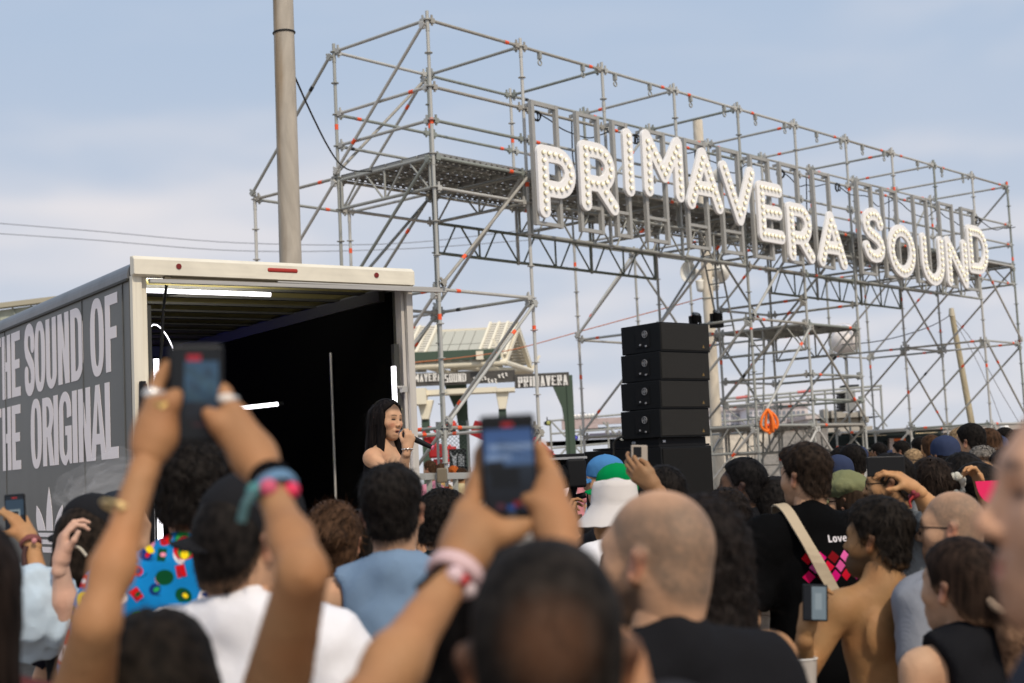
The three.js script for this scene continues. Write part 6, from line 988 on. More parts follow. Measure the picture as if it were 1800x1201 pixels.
// ---------------------------------------------------------------- loudspeaker stack
const grilleTex = dataTex(64, 64, (u, v) => { const a = (Math.hypot(((u * 2 + (Math.floor(v * 2) % 2) * 0.5) % 1) - 0.5, ((v * 2) % 1) - 0.5)); const k = a < 0.33 ? 0.05 : 1; return [k, k, k]; });
const grilleMat = mat([0.03, 0.028, 0.025], 0.5, 0.0, { specularIntensity: 0.3, bumpMap: rep(grilleTex, 26, 11), bumpScale: -0.003, map: rep(grilleTex, 26, 11) });
const cabMat = mat([0.007, 0.0075, 0.0085], 0.62, 0, { specularIntensity: 0.3, bumpMap: rep(FINE, 4), bumpScale: 0.001 });
const warnTri = mat([0.16, 0.10, 0.03], 0.5);
const SP_Z = 14.6, S_TURN = 0.72;
const spBase = at(1160, 760, SP_Z);
function cabinet(yTop, yBot, label) {      // front lower-left edge of the cabinet at photo row yBot
  const t1 = at(1162, yTop, SP_Z), t0 = at(1162, yBot, SP_Z), h = t1.y - t0.y, t = thing('line_array_speaker', label, 'loudspeaker', [t0.x, t0.y, t0.z], S_TURN, 'cabinets of the line array');
  // trapezoid body: front face taller than the back; x along the front, -z to the back
  const W = 0.735, D = 0.54, hb = h * 0.95, s = new THREE.Shape([[0, 0.004], [0, h - 0.004], [-D, h * 0.5 + hb / 2], [-D, h * 0.5 - hb / 2]].map((p) => new THREE.Vector2(...p)));
  part('cabinet', new THREE.ExtrudeGeometry(s, { depth: W, bevelEnabled: true, bevelSize: 0.006, bevelThickness: 0.006, bevelSegments: 2 }).rotateY(-Math.PI / 2).translate(W, 0, 0).rotateY(0).scale(1, 1, 1), cabMat, t);
  const g = new THREE.PlaneGeometry(W - 0.02, h - 0.03).translate(W / 2, h / 2, 0.014); part('grille', merge([rbox(W - 0.012, h - 0.02, 0.012, 0.006, W / 2, h / 2, 0.007), g]), grilleMat, t);
  part('warning_label', new THREE.ExtrudeGeometry(new THREE.Shape([[-0.018, 0], [0.018, 0], [0, 0.034]].map((p) => new THREE.Vector2(...p))), { depth: 0.001, bevelEnabled: false }), warnTri, t, [W * 0.86, 0.04, 0.0145]);
  // connector panel on the side that faces left
  const pan = part('side_panel', box(0.006, h * 0.62, 0.19, -0.010, h * 0.5, -0.24), M.black, t);
  part('fan_guard', merge([new THREE.TorusGeometry(0.034, 0.004, 6, 18), new THREE.TorusGeometry(0.016, 0.004, 6, 14), box(0.066, 0.007, 0.005), box(0.007, 0.066, 0.005)]).rotateY(-Math.PI / 2), mat([0.22, 0.22, 0.23], 0.5, 0.3), pan, [-0.018, h * 0.64, -0.20]);
  for (const [y, z] of [[0.22, -0.19], [0.28, -0.27]]) part('connector', new THREE.CylinderGeometry(0.010, 0.010, 0.012, 10).rotateZ(Math.PI / 2), mat([0.4, 0.4, 0.42], 0.4, 0.5), pan, [-0.016, h * y, z]);
  part('rigging_plate', merge([box(0.008, 0.05, 0.10, 0.05, -0.012, -0.12), box(0.008, 0.05, 0.10, W - 0.05, -0.012, -0.12), box(0.008, 0.04, 0.06, 0.05, -0.012, -0.42)]), M.black, t);
  return t;
}
cabinet(566, 616.5, 'black line array cabinet at the top of the stack');
cabinet(617.5, 667, 'black line array cabinet second from the top of the stack');
cabinet(668, 717.5, 'black line array cabinet third from the top of the stack');
cabinet(718.5, 768.5, 'lowest of the four black line array cabinets above the flight bar');
{ const y1 = at(1155, 785, SP_Z).y, y0 = 0.0, t = thing('subwoofer_stack', 'large black subwoofer cabinets under the line array', 'subwoofer', [spBase.x, 0, spBase.z], S_TURN); const W = 0.77, D = 1.12, h = y1 / 3;
  for (let i = 0; i < 3; i++) { const c = part('cabinet', rbox(W, h - 0.012, D, 0.012, W / 2 - 0.0, h * (i + 0.5), -D / 2), cabMat, t); part('grille', rbox(W - 0.04, h - 0.05, 0.014, 0.006, W / 2, h * (i + 0.5), 0.006), mat([0.011, 0.0105, 0.010], 0.6, 0, { specularIntensity: 0.2 }), c); part('handle', rbox(0.012, 0.09, 0.16, 0.005, -0.004, h * (i + 0.6), -D * 0.5), M.black, c); }
  part('flight_bar', merge([box(W - 0.06, 0.085, 0.7, W / 2, y1 + 0.045, -0.4), box(W, 0.02, 0.95, W / 2, y1 + 0.006, -0.5)]), M.black, t);
  for (const [x, z] of [[0.1, -0.06], [0.3, -0.3], [0.04, -0.4]]) part('clamp', rbox(0.04, 0.03, 0.05, 0.008, x, y1 + 0.05, z), mat([0.45, 0.45, 0.47], 0.4, 0.6), t);
  part('cable', tube([[-0.02, y1 - 0.06, -0.65], [-0.03, y1 + 0.08, -0.62], [0.02, y1 + 0.13, -0.5], [0.1, y1 + 0.10, -0.35], [0.12, y1 + 0.02, -0.3]], 0.012, 20, 6), M.cable, t); }
// moving head lamps on the scaffold behind the stack
const MH = [['black stage lamp on the scaffold left of the horn pole', 1222, 561], ['black stage lamp on the scaffold right of the horn pole', 1259, 557]];
for (const [lab, x, y] of MH) { const t = thing('stage_lamp', lab, 'stage lamp', at(x, y, 28), 0.4, 'stage lamps on the scaffold'); t.scale.setScalar(0.7); part('base', rbox(0.34, 0.12, 0.24, 0.02, 0, -0.25, 0), M.black, t); for (const s of [-1, 1]) part('yoke_arm', rbox(0.05, 0.3, 0.12, 0.015, s * 0.155, -0.06, 0), M.black, t); const h = part('head', new THREE.LatheGeometry([[0, -0.16], [0.09, -0.15], [0.115, -0.05], [0.11, 0.1], [0.125, 0.13], [0.12, 0.16], [0.09, 0.15]].map((p) => new THREE.Vector2(...p)), 18).rotateX(0.5), M.black, t); part('lens', new THREE.SphereGeometry(0.095, 14, 8, 0, 6.3, 0, 1.2).rotateX(0.5).translate(0, 0.09, 0.06), mat([0.3, 0.32, 0.34], 0.1), h); }
// orange straps over the middle leg
{ const t = thing('strap_bundle', 'bundle of bright orange lashing straps hung on the scaffold leg', 'straps', at(1352, 735, 26.2)); const m = mat([0.80, 0.17, 0.02], 0.7);
  for (const [a, b, c] of [[-0.16, -0.24, 0.05], [-0.06, -0.28, -0.02], [0.05, -0.25, 0.06], [0.15, -0.2, 0.0]]) part('strap', tube([[-0.02, 0.16, 0], [a * 0.8, 0.02, c], [a, b * 0.6, c], [a * 0.5 + 0.03, b, c * 0.4], [a * 0.2 + 0.06, b * 0.55, -c], [0.03, 0.1, 0.02]], 0.026, 26, 7), m, t); }
// white inflatable lamp
{ const c = at(1484, 597, 40), t = thing('lamp_balloon', 'round white lamp balloon on a thin mast behind the middle leg', 'balloon', [c.x, 0, c.z]); part('balloon', new THREE.SphereGeometry(0.45, 28, 20).scale(1, 0.92, 1), mat([0.86, 0.80, 0.76], 0.6), t, [0, c.y, 0]); part('seam', new THREE.TorusGeometry(0.452, 0.006, 6, 40), mat([0.6, 0.54, 0.5], 0.6), t, [0, c.y, 0]); part('mast', rod([0, 0, 0], [0, c.y - 0.4, 0], 0.03, 8), M.steelB, t); part('collar', new THREE.CylinderGeometry(0.08, 0.06, 0.16, 12), M.black, t, [0, c.y - 0.46, 0]); }

// ---------------------------------------------------------------- gabled shelter with a banner
{ const Z = 45, t = thing('gabled_shelter', 'cream steel shelter with gabled glass roofs and a dark lettered banner', 'shelter', [0, 0, 0]);
  const pt = (x, y, d = 0) => at(x, y, Z + d), glass = mat([0.42, 0.415, 0.36], 0.7), louv = mat([0.55, 0.51, 0.43], 0.6);
  // ridge and eaves run left to right; the right end is nearest to the gantry
  const ridge = [V(-9, 0, 0), V(0, 0, 0)], R1 = pt(909, 578, 1.8), E1 = pt(888, 637, 0), F1 = pt(934, 652, 3.7), du = pt(769, 574, 1.8).sub(R1); du.y = 0; // one bay
  const ab = (p, k) => p.clone().addScaledVector(du, k);
  for (const k of [0, 1, 2]) { const fr = part('roof_frame', merge([beam(ab(R1, k), ab(E1, k), 0.13, 0.13), beam(ab(R1, k), ab(F1, k), 0.13, 0.13), beam(ab(E1, k), ab(F1, k), 0.13, 0.13)]), M.cream, t); part('strut', merge([beam(ab(E1, k), ab(E1, k).add(V(-0.35, 0.75, 0)), 0.08, 0.08), beam(ab(F1, k), ab(F1, k).add(V(0.3, 0.5, 0)), 0.08, 0.08)]), M.cream, fr); }
  const quadG = (a, b, c, d, th = 0.05) => { const g = new THREE.BufferGeometry(), n = V().crossVectors(b.clone().sub(a), d.clone().sub(a)).normalize().multiplyScalar(th), v = [a, b, c, d, ...[a, b, c, d].map((p) => p.clone().sub(n))]; g.setAttribute('position', new THREE.BufferAttribute(new Float32Array(v.flatMap((p) => p.toArray())), 3)); g.setIndex([0, 1, 2, 0, 2, 3, 4, 6, 5, 4, 7, 6, 0, 4, 5, 0, 5, 1, 1, 5, 6, 1, 6, 2, 2, 6, 7, 2, 7, 3, 3, 7, 4, 3, 4, 0]); const n2 = g.toNonIndexed(); n2.computeVertexNormals(); return n2; };
  const lerpV = (a, b, u) => a.clone().lerp(b, u), up = V(0, 0.14, 0);
  for (let k = 0; k < 2; k++) for (const [e, nm] of [[E1, 0], [F1, 1]]) {
    // glazed part of the bay, a grid of panes
    for (let i = 0; i < 5; i++) for (let j = 0; j < 2; j++) { const a = (u, v) => lerpV(ab(R1, k + u), ab(e, k + u), v).add(up); const u0 = 0.36 + i * 0.128, u1 = u0 + 0.12, v0 = 0.16 + j * 0.42, v1 = v0 + 0.405; part('roof_pane', quadG(a(u0, v0), a(u0, v1), a(u1, v1), a(u1, v0)), glass, t); }
    // louvred part near the frame: slats
    for (let i = 0; i < 14; i++) { const v0 = i / 14, v1 = v0 + 0.05, a = (u, v) => lerpV(ab(R1, k + u), ab(e, k + u), v).add(V(0, 0.2, 0)); part('louvre_slat', quadG(a(-0.02, v0), a(-0.02, v1), a(0.34, v1), a(0.34, v0), 0.04), louv, t); }
    for (const u of [0.0, 0.11, 0.22, 0.33]) part('louvre_rail', beam(lerpV(ab(R1, k + u), ab(e, k + u), 0).add(V(0, 0.25, 0)), lerpV(ab(R1, k + u), ab(e, k + u), 1).add(V(0, 0.25, 0)), 0.07, 0.05), M.cream, t);
  }
  for (let i = 0; i < 14; i++) { const v0 = i / 14, v1 = v0 + 0.05, a = (u, v) => lerpV(ab(R1, 2 + u), ab(E1, 2 + u), v).add(V(0, 0.2, 0)); part('louvre_slat', quadG(a(-0.02, v0), a(-0.02, v1), a(0.34, v1), a(0.34, v0), 0.04), louv, t); }
  part('ridge_beam', beam(ab(R1, -0.02), ab(R1, 2.4), 0.12, 0.16), M.cream, t); part('eaves_tube', rod(ab(E1, -0.02), ab(E1, 2.4), 0.1, 12), M.cream, t); part('eaves_tube', rod(ab(F1, -0.02), ab(F1, 2.4), 0.1, 12), M.cream, t);
  part('gutter', merge([beam(ab(E1, 0.05).add(V(0, 0.28, 0.1)), ab(E1, 2.4).add(V(0, 0.28, 0.1)), 0.16, 0.3)]), M.green, t);
  for (const k of [0.3, 1.3]) part('floodlight', box(0.22, 0.26, 0.2).translate(...ab(E1, k).add(V(0, 0.22, 0.35)).toArray()), M.cream, t);
  part('tie_tube', merge([rod(pt(738, 632, 0), pt(798, 646, 1.5), 0.08, 8), rod(pt(798, 646, 1.5), pt(888, 637, 0), 0.08, 8), rod(pt(798, 646, 1.5), pt(935, 652, 3.7), 0.08, 8), rod(pt(888, 637, 0), pt(935, 652, 3.7), 0.08, 8)]), M.cream, t);
  // box beam and Y columns
  const bx = (x0, x1, y0, y1, z0, z1) => { const a = pt(x0, y1, z0), b = pt(x1, y0, z0); return box(b.x - a.x, b.y - a.y, z1 - z0, (a.x + b.x) / 2, (a.y + b.y) / 2, -(Z + (z0 + z1) / 2)); };
  part('box_beam', bx(700, 873, 680, 697, -0.25, 0.6), M.cream, t); part('box_beam', bx(690, 748, 682, 713, -0.6, 0.3), M.cream, t); part('box_beam', bx(873, 905, 681, 689, -0.25, 0.6), M.cream, t);
  const yc = (x, yT, yM, hw, z) => { const a = pt(x - hw, yT, z), b = pt(x + hw, yT, z), c = pt(x, yM, z), d = V(c.x, 0, c.z); const g = new THREE.ExtrudeGeometry(new THREE.Shape([[a.x - c.x, a.y - c.y], [-0.09, 0], [0.09, 0], [b.x - c.x, b.y - c.y]].map((p) => new THREE.Vector2(...p))), { depth: 0.4, bevelEnabled: true, bevelSize: 0.02, bevelThickness: 0.02, bevelSegments: 1 }).translate(c.x, c.y, c.z - 0.2); const q = part('column_head', g, M.cream, t); part('column_shaft', box(0.24, c.y, 0.26, d.x, c.y / 2, d.z), M.green, q); };
  yc(883, 688, 719, 11, 0.1); yc(748, 705, 737, 13, -0.1); yc(690, 700, 735, 14, 0.8);
  const gp = (x, yT, bend, z) => { const a = pt(x, yT, z), d = V(a.x, 0, a.z); const c = part('banner_post', box(0.2, a.y, 0.24, d.x + 0.04, a.y / 2, d.z), M.green, t); const s = new THREE.Shape([[-0.06, a.y], [-0.62, a.y], [-0.24, a.y - 1.0], [-0.17, a.y - 1.5], [-0.17, a.y - 4], [-0.06, a.y - 4]].map((p) => new THREE.Vector2(...p))); part('banner_bracket', new THREE.ExtrudeGeometry(s, { depth: 0.24, bevelEnabled: false }).translate(d.x, 0, d.z - 0.16), M.green, c); };
  gp(998, 660, 1, 1.3); gp(812, 668, 1, 1.3);
  // banner with its lettering in relief
  const boardM = mat([0.085, 0.08, 0.075], 0.7, 0, { map: GREY }), boards = [[700, 905, 650, 681, 0], [905, 1000, 654, 683, -0.05]];
  for (const [x0, x1, y0, y1, z] of boards) part('banner_board', bx(x0, x1, y0, y1, z, z + 0.06), boardM, t);
  const ink = mat([0.74, 0.72, 0.69], 0.7);
  const text = (str, x0, x1, y0, y1, z, q) => { const a = pt(x0, y1, z), b = pt(x1, y0, z), W = b.x - a.x, H = b.y - a.y, ww = [...str].map((c) => (c === 'I' ? 0.62 : c === 'M' ? 1.3 : c === ' ' ? 0.5 : 1)), tot = ww.reduce((s, v) => s + v, 0); let cx = 0; [...str].forEach((c, i) => { const w = ww[i] / tot * W; if (BLOCK[c]) part('letter', BLOCK[c](w * 0.84, H, q).translate(a.x + cx, a.y, a.z), ink, t); cx += w; }); };
  const bars = (list) => merge(list.map(([x0, y0, x1, y1, th], i) => beam([x0, y0, 0.01 + i * 0.0021], [x1, y1, 0.01 + i * 0.0021], th, 0.03)));
  const BLOCK = { P: (w, h, q) => bars([[q / 2, 0, q / 2, h, q], [0, h - q / 2, w, h - q / 2, q], [0, h * 0.45, w, h * 0.45, q], [w - q / 2, h, w - q / 2, h * 0.4, q]]), R: (w, h, q) => bars([[q / 2, 0, q / 2, h, q], [0, h - q / 2, w, h - q / 2, q], [0, h * 0.48, w, h * 0.48, q], [w - q / 2, h, w - q / 2, h * 0.45, q], [w * 0.4, h * 0.45, w - q / 2, 0, q]]), I: (w, h, q) => bars([[w / 2, 0, w / 2, h, q * 1.2], [0, q / 2, w, q / 2, q], [0, h - q / 2, w, h - q / 2, q]]), M: (w, h, q) => bars([[q / 2, 0, q / 2, h, q], [w - q / 2, 0, w - q / 2, h, q], [q / 2, h, w / 2, h * 0.3, q], [w - q / 2, h, w / 2, h * 0.3, q]]), A: (w, h, q) => bars([[q / 2, 0, w / 2, h, q], [w - q / 2, 0, w / 2, h, q], [w * 0.2, h * 0.3, w * 0.8, h * 0.3, q]]), V: (w, h, q) => bars([[q / 2, h, w / 2, 0, q], [w - q / 2, h, w / 2, 0, q]]), E: (w, h, q) => bars([[q / 2, 0, q / 2, h, q], [0, h - q / 2, w, h - q / 2, q], [0, q / 2, w, q / 2, q], [0, h / 2, w * 0.8, h / 2, q]]), S: (w, h, q) => bars([[0, h - q / 2, w, h - q / 2, q], [0, h / 2, w, h / 2, q], [0, q / 2, w, q / 2, q], [q / 2, h, q / 2, h / 2, q], [w - q / 2, h / 2, w - q / 2, 0, q]]), O: (w, h, q) => bars([[q / 2, 0, q / 2, h, q], [w - q / 2, 0, w - q / 2, h, q], [0, h - q / 2, w, h - q / 2, q], [0, q / 2, w, q / 2, q]]), U: (w, h, q) => bars([[q / 2, 0, q / 2, h, q], [w - q / 2, 0, w - q / 2, h, q], [0, q / 2, w, q / 2, q]]), N: (w, h, q) => bars([[q / 2, 0, q / 2, h, q], [w - q / 2, 0, w - q / 2, h, q], [q / 2, h, w - q / 2, 0, q]]), D: (w, h, q) => bars([[q / 2, 0, q / 2, h, q], [0, h - q / 2, w * 0.8, h - q / 2, q], [0, q / 2, w * 0.8, q / 2, q], [w * 0.85, h * 0.9, w * 0.85, h * 0.1, q]]) };
  text('PRIMAVERA', 708, 776, 656, 673, -0.02, 0.045); text('SOUND', 782, 820, 656, 673, -0.02, 0.045); text('PRIMAVERA', 911, 999, 659, 681, -0.08, 0.062);
  { const sc = []; let x = 832; for (let i = 0; i < 10; i++) { const w = 4.5, y = 668 - Math.sin(i * 0.9) * 3 + (i > 6 ? -5 : 0); sc.push(tube([pt(x, y - 3 + (i % 3), -0.03), pt(x + w * 0.6, y - 4, -0.03), pt(x + w * 0.4, y + 1, -0.03), pt(x + w, y + 4 - (i % 2) * 4, -0.03)], 0.022, 10, 5)); x += 6.2; } part('script_lettering', merge(sc), ink, t); }
  const g1 = [pt(805, 553, 0), pt(0, 0, 0)]; }

// ---------------------------------------------------------------- red telescopic lift, sign and barriers behind the left leg
{ const Z = 33, t = thing('telescopic_lift', 'red telescopic lift with a raised boom behind the left scaffold leg', 'lift', [0, 0, 0]), red = mat([0.38, 0.018, 0.022], 0.45), red2 = mat([0.62, 0.05, 0.05], 0.45), p = (x, y, d = 0) => at(x, y, Z + d);
  part('boom', beam(p(835, 752), p(965, 806, -0.6), 0.34, 0.34), red, t); part('boom', beam(p(925, 770, 0.2), p(972, 812, -0.2), 0.24, 0.24), red2, t); part('turret', rbox(0.4, 0.32, 0.4, 0.05).translate(...p(770, 793).toArray()), red, t); part('counterweight', rbox(0.3, 0.3, 0.4, 0.05).translate(...p(757, 774, 0.4).toArray()), red, t);
  part('work_platform', merge([beam(p(786, 789), p(802, 789), 0.1, 0.1), beam(p(770, 812), p(792, 812), 0.1, 0.1), beam(p(762, 815), p(786, 815), 0.12, 0.2), beam(p(790, 782), p(790, 815), 0.07, 0.07)]), red2, t); part('chassis', rbox(2.2, 0.5, 1.6, 0.1).translate(p(775, 840).x, 0.75, -Z), red, t);
  for (const [x, d] of [[752, -0.8], [800, -0.8], [752, 0.8], [800, 0.8]]) { const w = part('wheel', new THREE.TorusGeometry(0.33, 0.14, 8, 20), M.black, t, [p(x, 840, d).x, 0.47, -(Z + d)]); part('rim', new THREE.CylinderGeometry(0.22, 0.22, 0.2, 14).rotateX(Math.PI / 2), red2, w); }
  const lamp = part('beacon', new THREE.SphereGeometry(0.13, 12, 10), mat([0.75, 0.06, 0.03], 0.3), t, p(793, 748)); part('beacon_base', new THREE.CylinderGeometry(0.1, 0.12, 0.08, 10), M.black, lamp, [0, -0.12, 0]); part('hose', tube([p(750, 770), p(745, 760), p(757, 752), p(768, 762)], 0.03, 14, 6), mat([0.62, 0.03, 0.05], 0.5), t); }
{ const Z = 27.5, t = thing('ram_sign', 'black sign with a white ram skull emblem and lines of text', 'sign', [0, 0, 0]), p = (x, y, d = 0) => at(x, y, Z + d), a = p(791, 826), b = p(820, 789), c = p(805, 807);
  part('board', box(b.x - a.x, b.y - a.y, 0.06, c.x, c.y, c.z), mat([0.018, 0.018, 0.018], 0.7), t); part('support_post', box(0.09, c.y, 0.06, c.x, c.y / 2, c.z - 0.08), M.black, t); part('base_box', rbox(0.5, 0.24, 0.3, 0.03).translate(...p(805, 832).toArray()), M.black, t);
  const w = mat([0.74, 0.73, 0.7], 0.7), s = new THREE.Shape([[-0.085, 0.17], [-0.075, 0.10], [-0.045, 0.045], [-0.04, -0.02], [-0.022, -0.16], [0.004, -0.185], [0.03, -0.15], [0.04, 0.0], [0.04, 0.05], [0.06, 0.09], [0.07, 0.13], [0.035, 0.10], [0.015, 0.065], [-0.02, 0.06], [-0.05, 0.09]].map((q) => new THREE.Vector2(...q)));
  part('emblem', new THREE.ExtrudeGeometry(s, { depth: 0.01, bevelEnabled: false }).scale(0.95, 0.95, 1).translate(p(799, 806).x, c.y, c.z + 0.032), w, t);
  for (let i = 0; i < 6; i++) { const y = 800 + i * 3.6, l = i ? [805.5, 815.5] : [806, 811], q = []; for (let k = 0; k < 4; k++) { const x = lerp(l[0], l[1], (k + 0.5) / 4), e = p(x, y); q.push(box((l[1] - l[0]) / 4 * 0.8 * Z / FOCAL, 0.026, 0.006, e.x, e.y, c.z + 0.034)); if (k % 2) q.push(box(0.01, 0.03, 0.008, e.x + 0.015, e.y - 0.004, c.z + 0.0375)); } part('text_line', merge(q), w, t); } }
{ const Z = 19.5, t = thing('crowd_barrier', 'grey steel crowd barrier at the foot of the left scaffold leg', 'barrier', [0, 0, 0]), p = (x, y, d = 0) => at(x, y, Z + d); const a = p(742, 838), b = p(835, 836, 2.0);
  part('top_rail', beam(a, b, 0.09, 0.09), M.steel, t); const lo = (q) => V(q.x, 0.1, q.z); part('bottom_rail', beam(lo(a), lo(b), 0.05, 0.05), M.steel, t);
  for (const u of [0.12, 0.28, 0.6, 0.85, 1]) { const q = a.clone().lerp(b, u); part('upright', box(0.075, q.y, 0.06, q.x, q.y / 2, q.z), M.steelB, t); } part('foot', box(0.6, 0.03, 0.5, a.x, 0.015, a.z), M.steelB, t); part('bracket', rbox(0.14, 0.2, 0.12, 0.02).translate(...p(777, 836, 0.3).toArray()), mat([0.16, 0.13, 0.09], 0.6), t); }
{ // wire mesh fence: crossed thin wires
  const Z = 26, t = thing('mesh_fence', 'diamond wire mesh fence in front of the ram sign', 'fence', [0, 0, 0]), a = at(768, 742, Z), b = at(826, 842, Z), g = [], W = b.x - a.x, H = a.y - b.y, st = 0.075;
  const clipLine = (c, s) => { const pts = []; for (const [x, y] of [[0, c], [W, c + s * W], [(0 - c) / s, 0], [(H - c) / s, H]]) if (x >= -1e-6 && x <= W + 1e-6 && y >= -1e-6 && y <= H + 1e-6) pts.push([x, y]); return pts.length > 1 ? [pts[0], pts[pts.length - 1]] : null; };
  for (let c = -W; c < H + W; c += st) for (const s of [1, -1]) { const l = clipLine(s > 0 ? c - 0 : c, s); if (l && Math.hypot(l[0][0] - l[1][0], l[0][1] - l[1][1]) > 0.05) g.push(rod([a.x + l[0][0], b.y + l[0][1], -Z + s * 0.004], [a.x + l[1][0], b.y + l[1][1], -Z + s * 0.004], 0.0035, 4)); }
  tag(part('wire_mesh', merge(g), mat([0.12, 0.14, 0.12], 0.5, 0.4), t), null, null, null, 'stuff'); for (const x of [a.x, b.x]) part('fence_post', rod([x, 0, -Z], [x, a.y, -Z], 0.025, 8), M.steelB, t); part('fence_rail', rod([a.x, b.y, -Z], [b.x, b.y, -Z], 0.02, 8), M.steelB, t); }

// ---------------------------------------------------------------- side stage scaffold with lamps, left of the speakers
{ const Z = 52, t = thing('side_stage', 'low scaffold stage with pale screens left of the loudspeakers', 'stage', [0, 0, 0]), p = (x, y, d = 0) => at(x, y, Z + d), th = 0.035, g = [];
  for (const [x, y0, d] of [[967, 738, 0], [1020, 748, 0], [1068, 742, 0], [968, 800, 3], [1120, 742, 2], [1180, 740, 2]]) part('post', rod(V(p(x, y0, d).x, 0, -(Z + d)), p(x, y0, d), th, 8), M.steelB, t);
  for (const [a, b] of [[[967, 740], [1110, 727]], [[968, 763], [1100, 752]], [[970, 788], [1110, 776]], [[970, 802], [1110, 795]]]) part('ledger', rod(p(...a), p(...b), th, 8), M.steelB, t);
  for (const [a, b] of [[[968, 740], [1025, 800]], [[1060, 742], [1110, 790]], [[1025, 755], [985, 800]]]) part('diagonal_brace', rod(p(...a), p(...b), th * 0.9, 8), M.steelB, t);
  const scr = mat([0.55, 0.44, 0.43], 0.7, 0, { map: GREY }), scr2 = mat([0.58, 0.52, 0.66], 0.7, 0, { map: GREY });
  const bx = (x0, x1, y0, y1, d, m, nm, dep = 0.3) => { const a = p(x0, y1, d), b = p(x1, y0, d); return part(nm, box(b.x - a.x, b.y - a.y, dep, (a.x + b.x) / 2, (a.y + b.y) / 2, -(Z + d)), m, t); };
  bx(988, 1050, 735, 756, 3, scr, 'screen'); bx(1045, 1110, 733, 747, 3.4, scr, 'screen'); bx(1036, 1200, 755, 772, 4, scr2, 'screen'); bx(1030, 1210, 748, 753, 3.2, M.green, 'fascia'); bx(960, 1240, 772, 777, 4, M.steelB, 'fascia');
  const lampM = mat([0.8, 0.78, 0.74], 0.4); for (let i = 0; i < 10; i++) { const q = p(992 + i * 6.2, 733 - i * 0.4, 2.8); part('lamp_can', new THREE.SphereGeometry(0.07, 8, 6).translate(...q.toArray()), lampM, t); }
  for (let i = 0; i < 5; i++) bx(1064 + i * 11, 1069 + i * 11, 757 + (i % 2) * 2, 763 + (i % 2), 3.8, lampM, 'poster', 0.1); }
for (const [x, y, col, lab] of [[962, 744, [0.35, 0.36, 0.12], 'small yellowish stage lamp at the left end of the side stage'], [1010, 770, [0.10, 0.10, 0.5], 'small blue stage lamp under the side stage roof']]) { const t = thing('spot_lamp', lab, 'stage lamp', at(x, y, 51), 0.5); part('housing', new THREE.LatheGeometry([[0, -0.12], [0.07, -0.12], [0.09, 0.05], [0.1, 0.09], [0.085, 0.09]].map((q) => new THREE.Vector2(...q)), 14).rotateX(Math.PI / 2), M.black, t); part('lens', new THREE.SphereGeometry(0.085, 12, 8).scale(1, 1, 0.5).translate(0, 0, 0.07), mat(col, 0.2), t); part('clamp', box(0.03, 0.14, 0.03, 0, 0.14, 0), M.black, t); }

// ---------------------------------------------------------------- buildings beyond
function windows(t, p, x0, x1, y0, y1, nx, ny, d, m) { for (let i = 0; i < nx; i++) for (let j = 0; j < ny; j++) { const a = p(lerp(x0, x1, (i + 0.2) / nx), lerp(y0, y1, (j + 0.85) / ny), d), b = p(lerp(x0, x1, (i + 0.8) / nx), lerp(y0, y1, (j + 0.2) / ny), d); const w = part('window', box(b.x - a.x, b.y - a.y, 0.08, (a.x + b.x) / 2, (a.y + b.y) / 2, a.z + 0.05), m, t); part('sill', box((b.x - a.x) * 1.15, 0.12, 0.16, 0, -(b.y - a.y) / 2 - 0.06, 0.04), M.white, w); } }
function block(name, label, x0, x1, yTop, Z, dep, m, roofM, wn) {
  const a = at(x0, yTop, Z), b = at(x1, yTop, Z), h = (a.y + b.y) / 2, cx = (a.x + b.x) / 2, t = thing(name, label, 'building', [0, 0, 0]), W = b.x - a.x;
  part('wall', box(W, h, dep, cx, h / 2, -Z - dep / 2), m, t); part('roof', box(W + 0.4, 0.35, dep + 0.4, cx, h + 0.175, -Z - dep / 2), roofM, t);
  if (wn) windows(t, (x, y) => at(x, y, Z), x0 + 4, x1 - 4, yTop + 4, wn[2], wn[0], wn[1], 0, wn[3] ?? mat([0.2, 0.22, 0.25], 0.2)); return t;
}
const wallPink = mat([0.74, 0.66, 0.64], 0.85, 0, { map: GREY }), wallLil = mat([0.74, 0.70, 0.73], 0.85, 0, { map: GREY }), roofP = mat([0.5, 0.44, 0.42], 0.8);
block('far_building', 'wide lilac building beyond the scaffold left of the middle leg', 1245, 1330, 722, 130, 20, wallLil, roofP, [9, 3, 752]);
block('far_building', 'pale lilac tower block seen through the middle leg', 1312, 1345, 718, 126, 14, mat([0.72, 0.68, 0.70], 0.85), roofP, [3, 4, 752]);
block('far_building', 'pinkish building right behind the middle leg', 1345, 1420, 716, 128, 20, wallPink, roofP, [8, 3, 752]);
block('far_building', 'low grey building at the right of the middle leg', 1420, 1500, 735, 120, 16, mat([0.5, 0.47, 0.45], 0.85, 0, { map: GREY }), roofP, [7, 2, 756]);
{ const Z = 70, t = thing('concrete_works', 'beige concrete structure with columns and a slab behind the middle leg', 'structure', [0, 0, 0]), m = mat([0.46, 0.42, 0.36], 0.9, 0, { map: GREY }), p = (x, y, d = 0) => at(x, y, Z + d), bx = (x0, x1, y0, y1, nm, d = 0, dep = 2) => { const a = p(x0, y1, d), b = p(x1, y0, d); part(nm, box(b.x - a.x, b.y - a.y, dep, (a.x + b.x) / 2, (a.y + b.y) / 2, -(Z + d)), m, t); };
  bx(1425, 1525, 750, 780, 'slab'); bx(1430, 1540, 734, 738, 'beam', 0.3); for (const [x, y, w] of [[1449, 720, 6], [1463, 722, 7], [1473, 724, 10], [1490, 726, 6], [1512, 722, 5]]) bx(x - w / 2, x + w / 2, y, 752, 'column', 0.2, 1); bx(1472, 1500, 726, 752, 'wall', 0.8); }
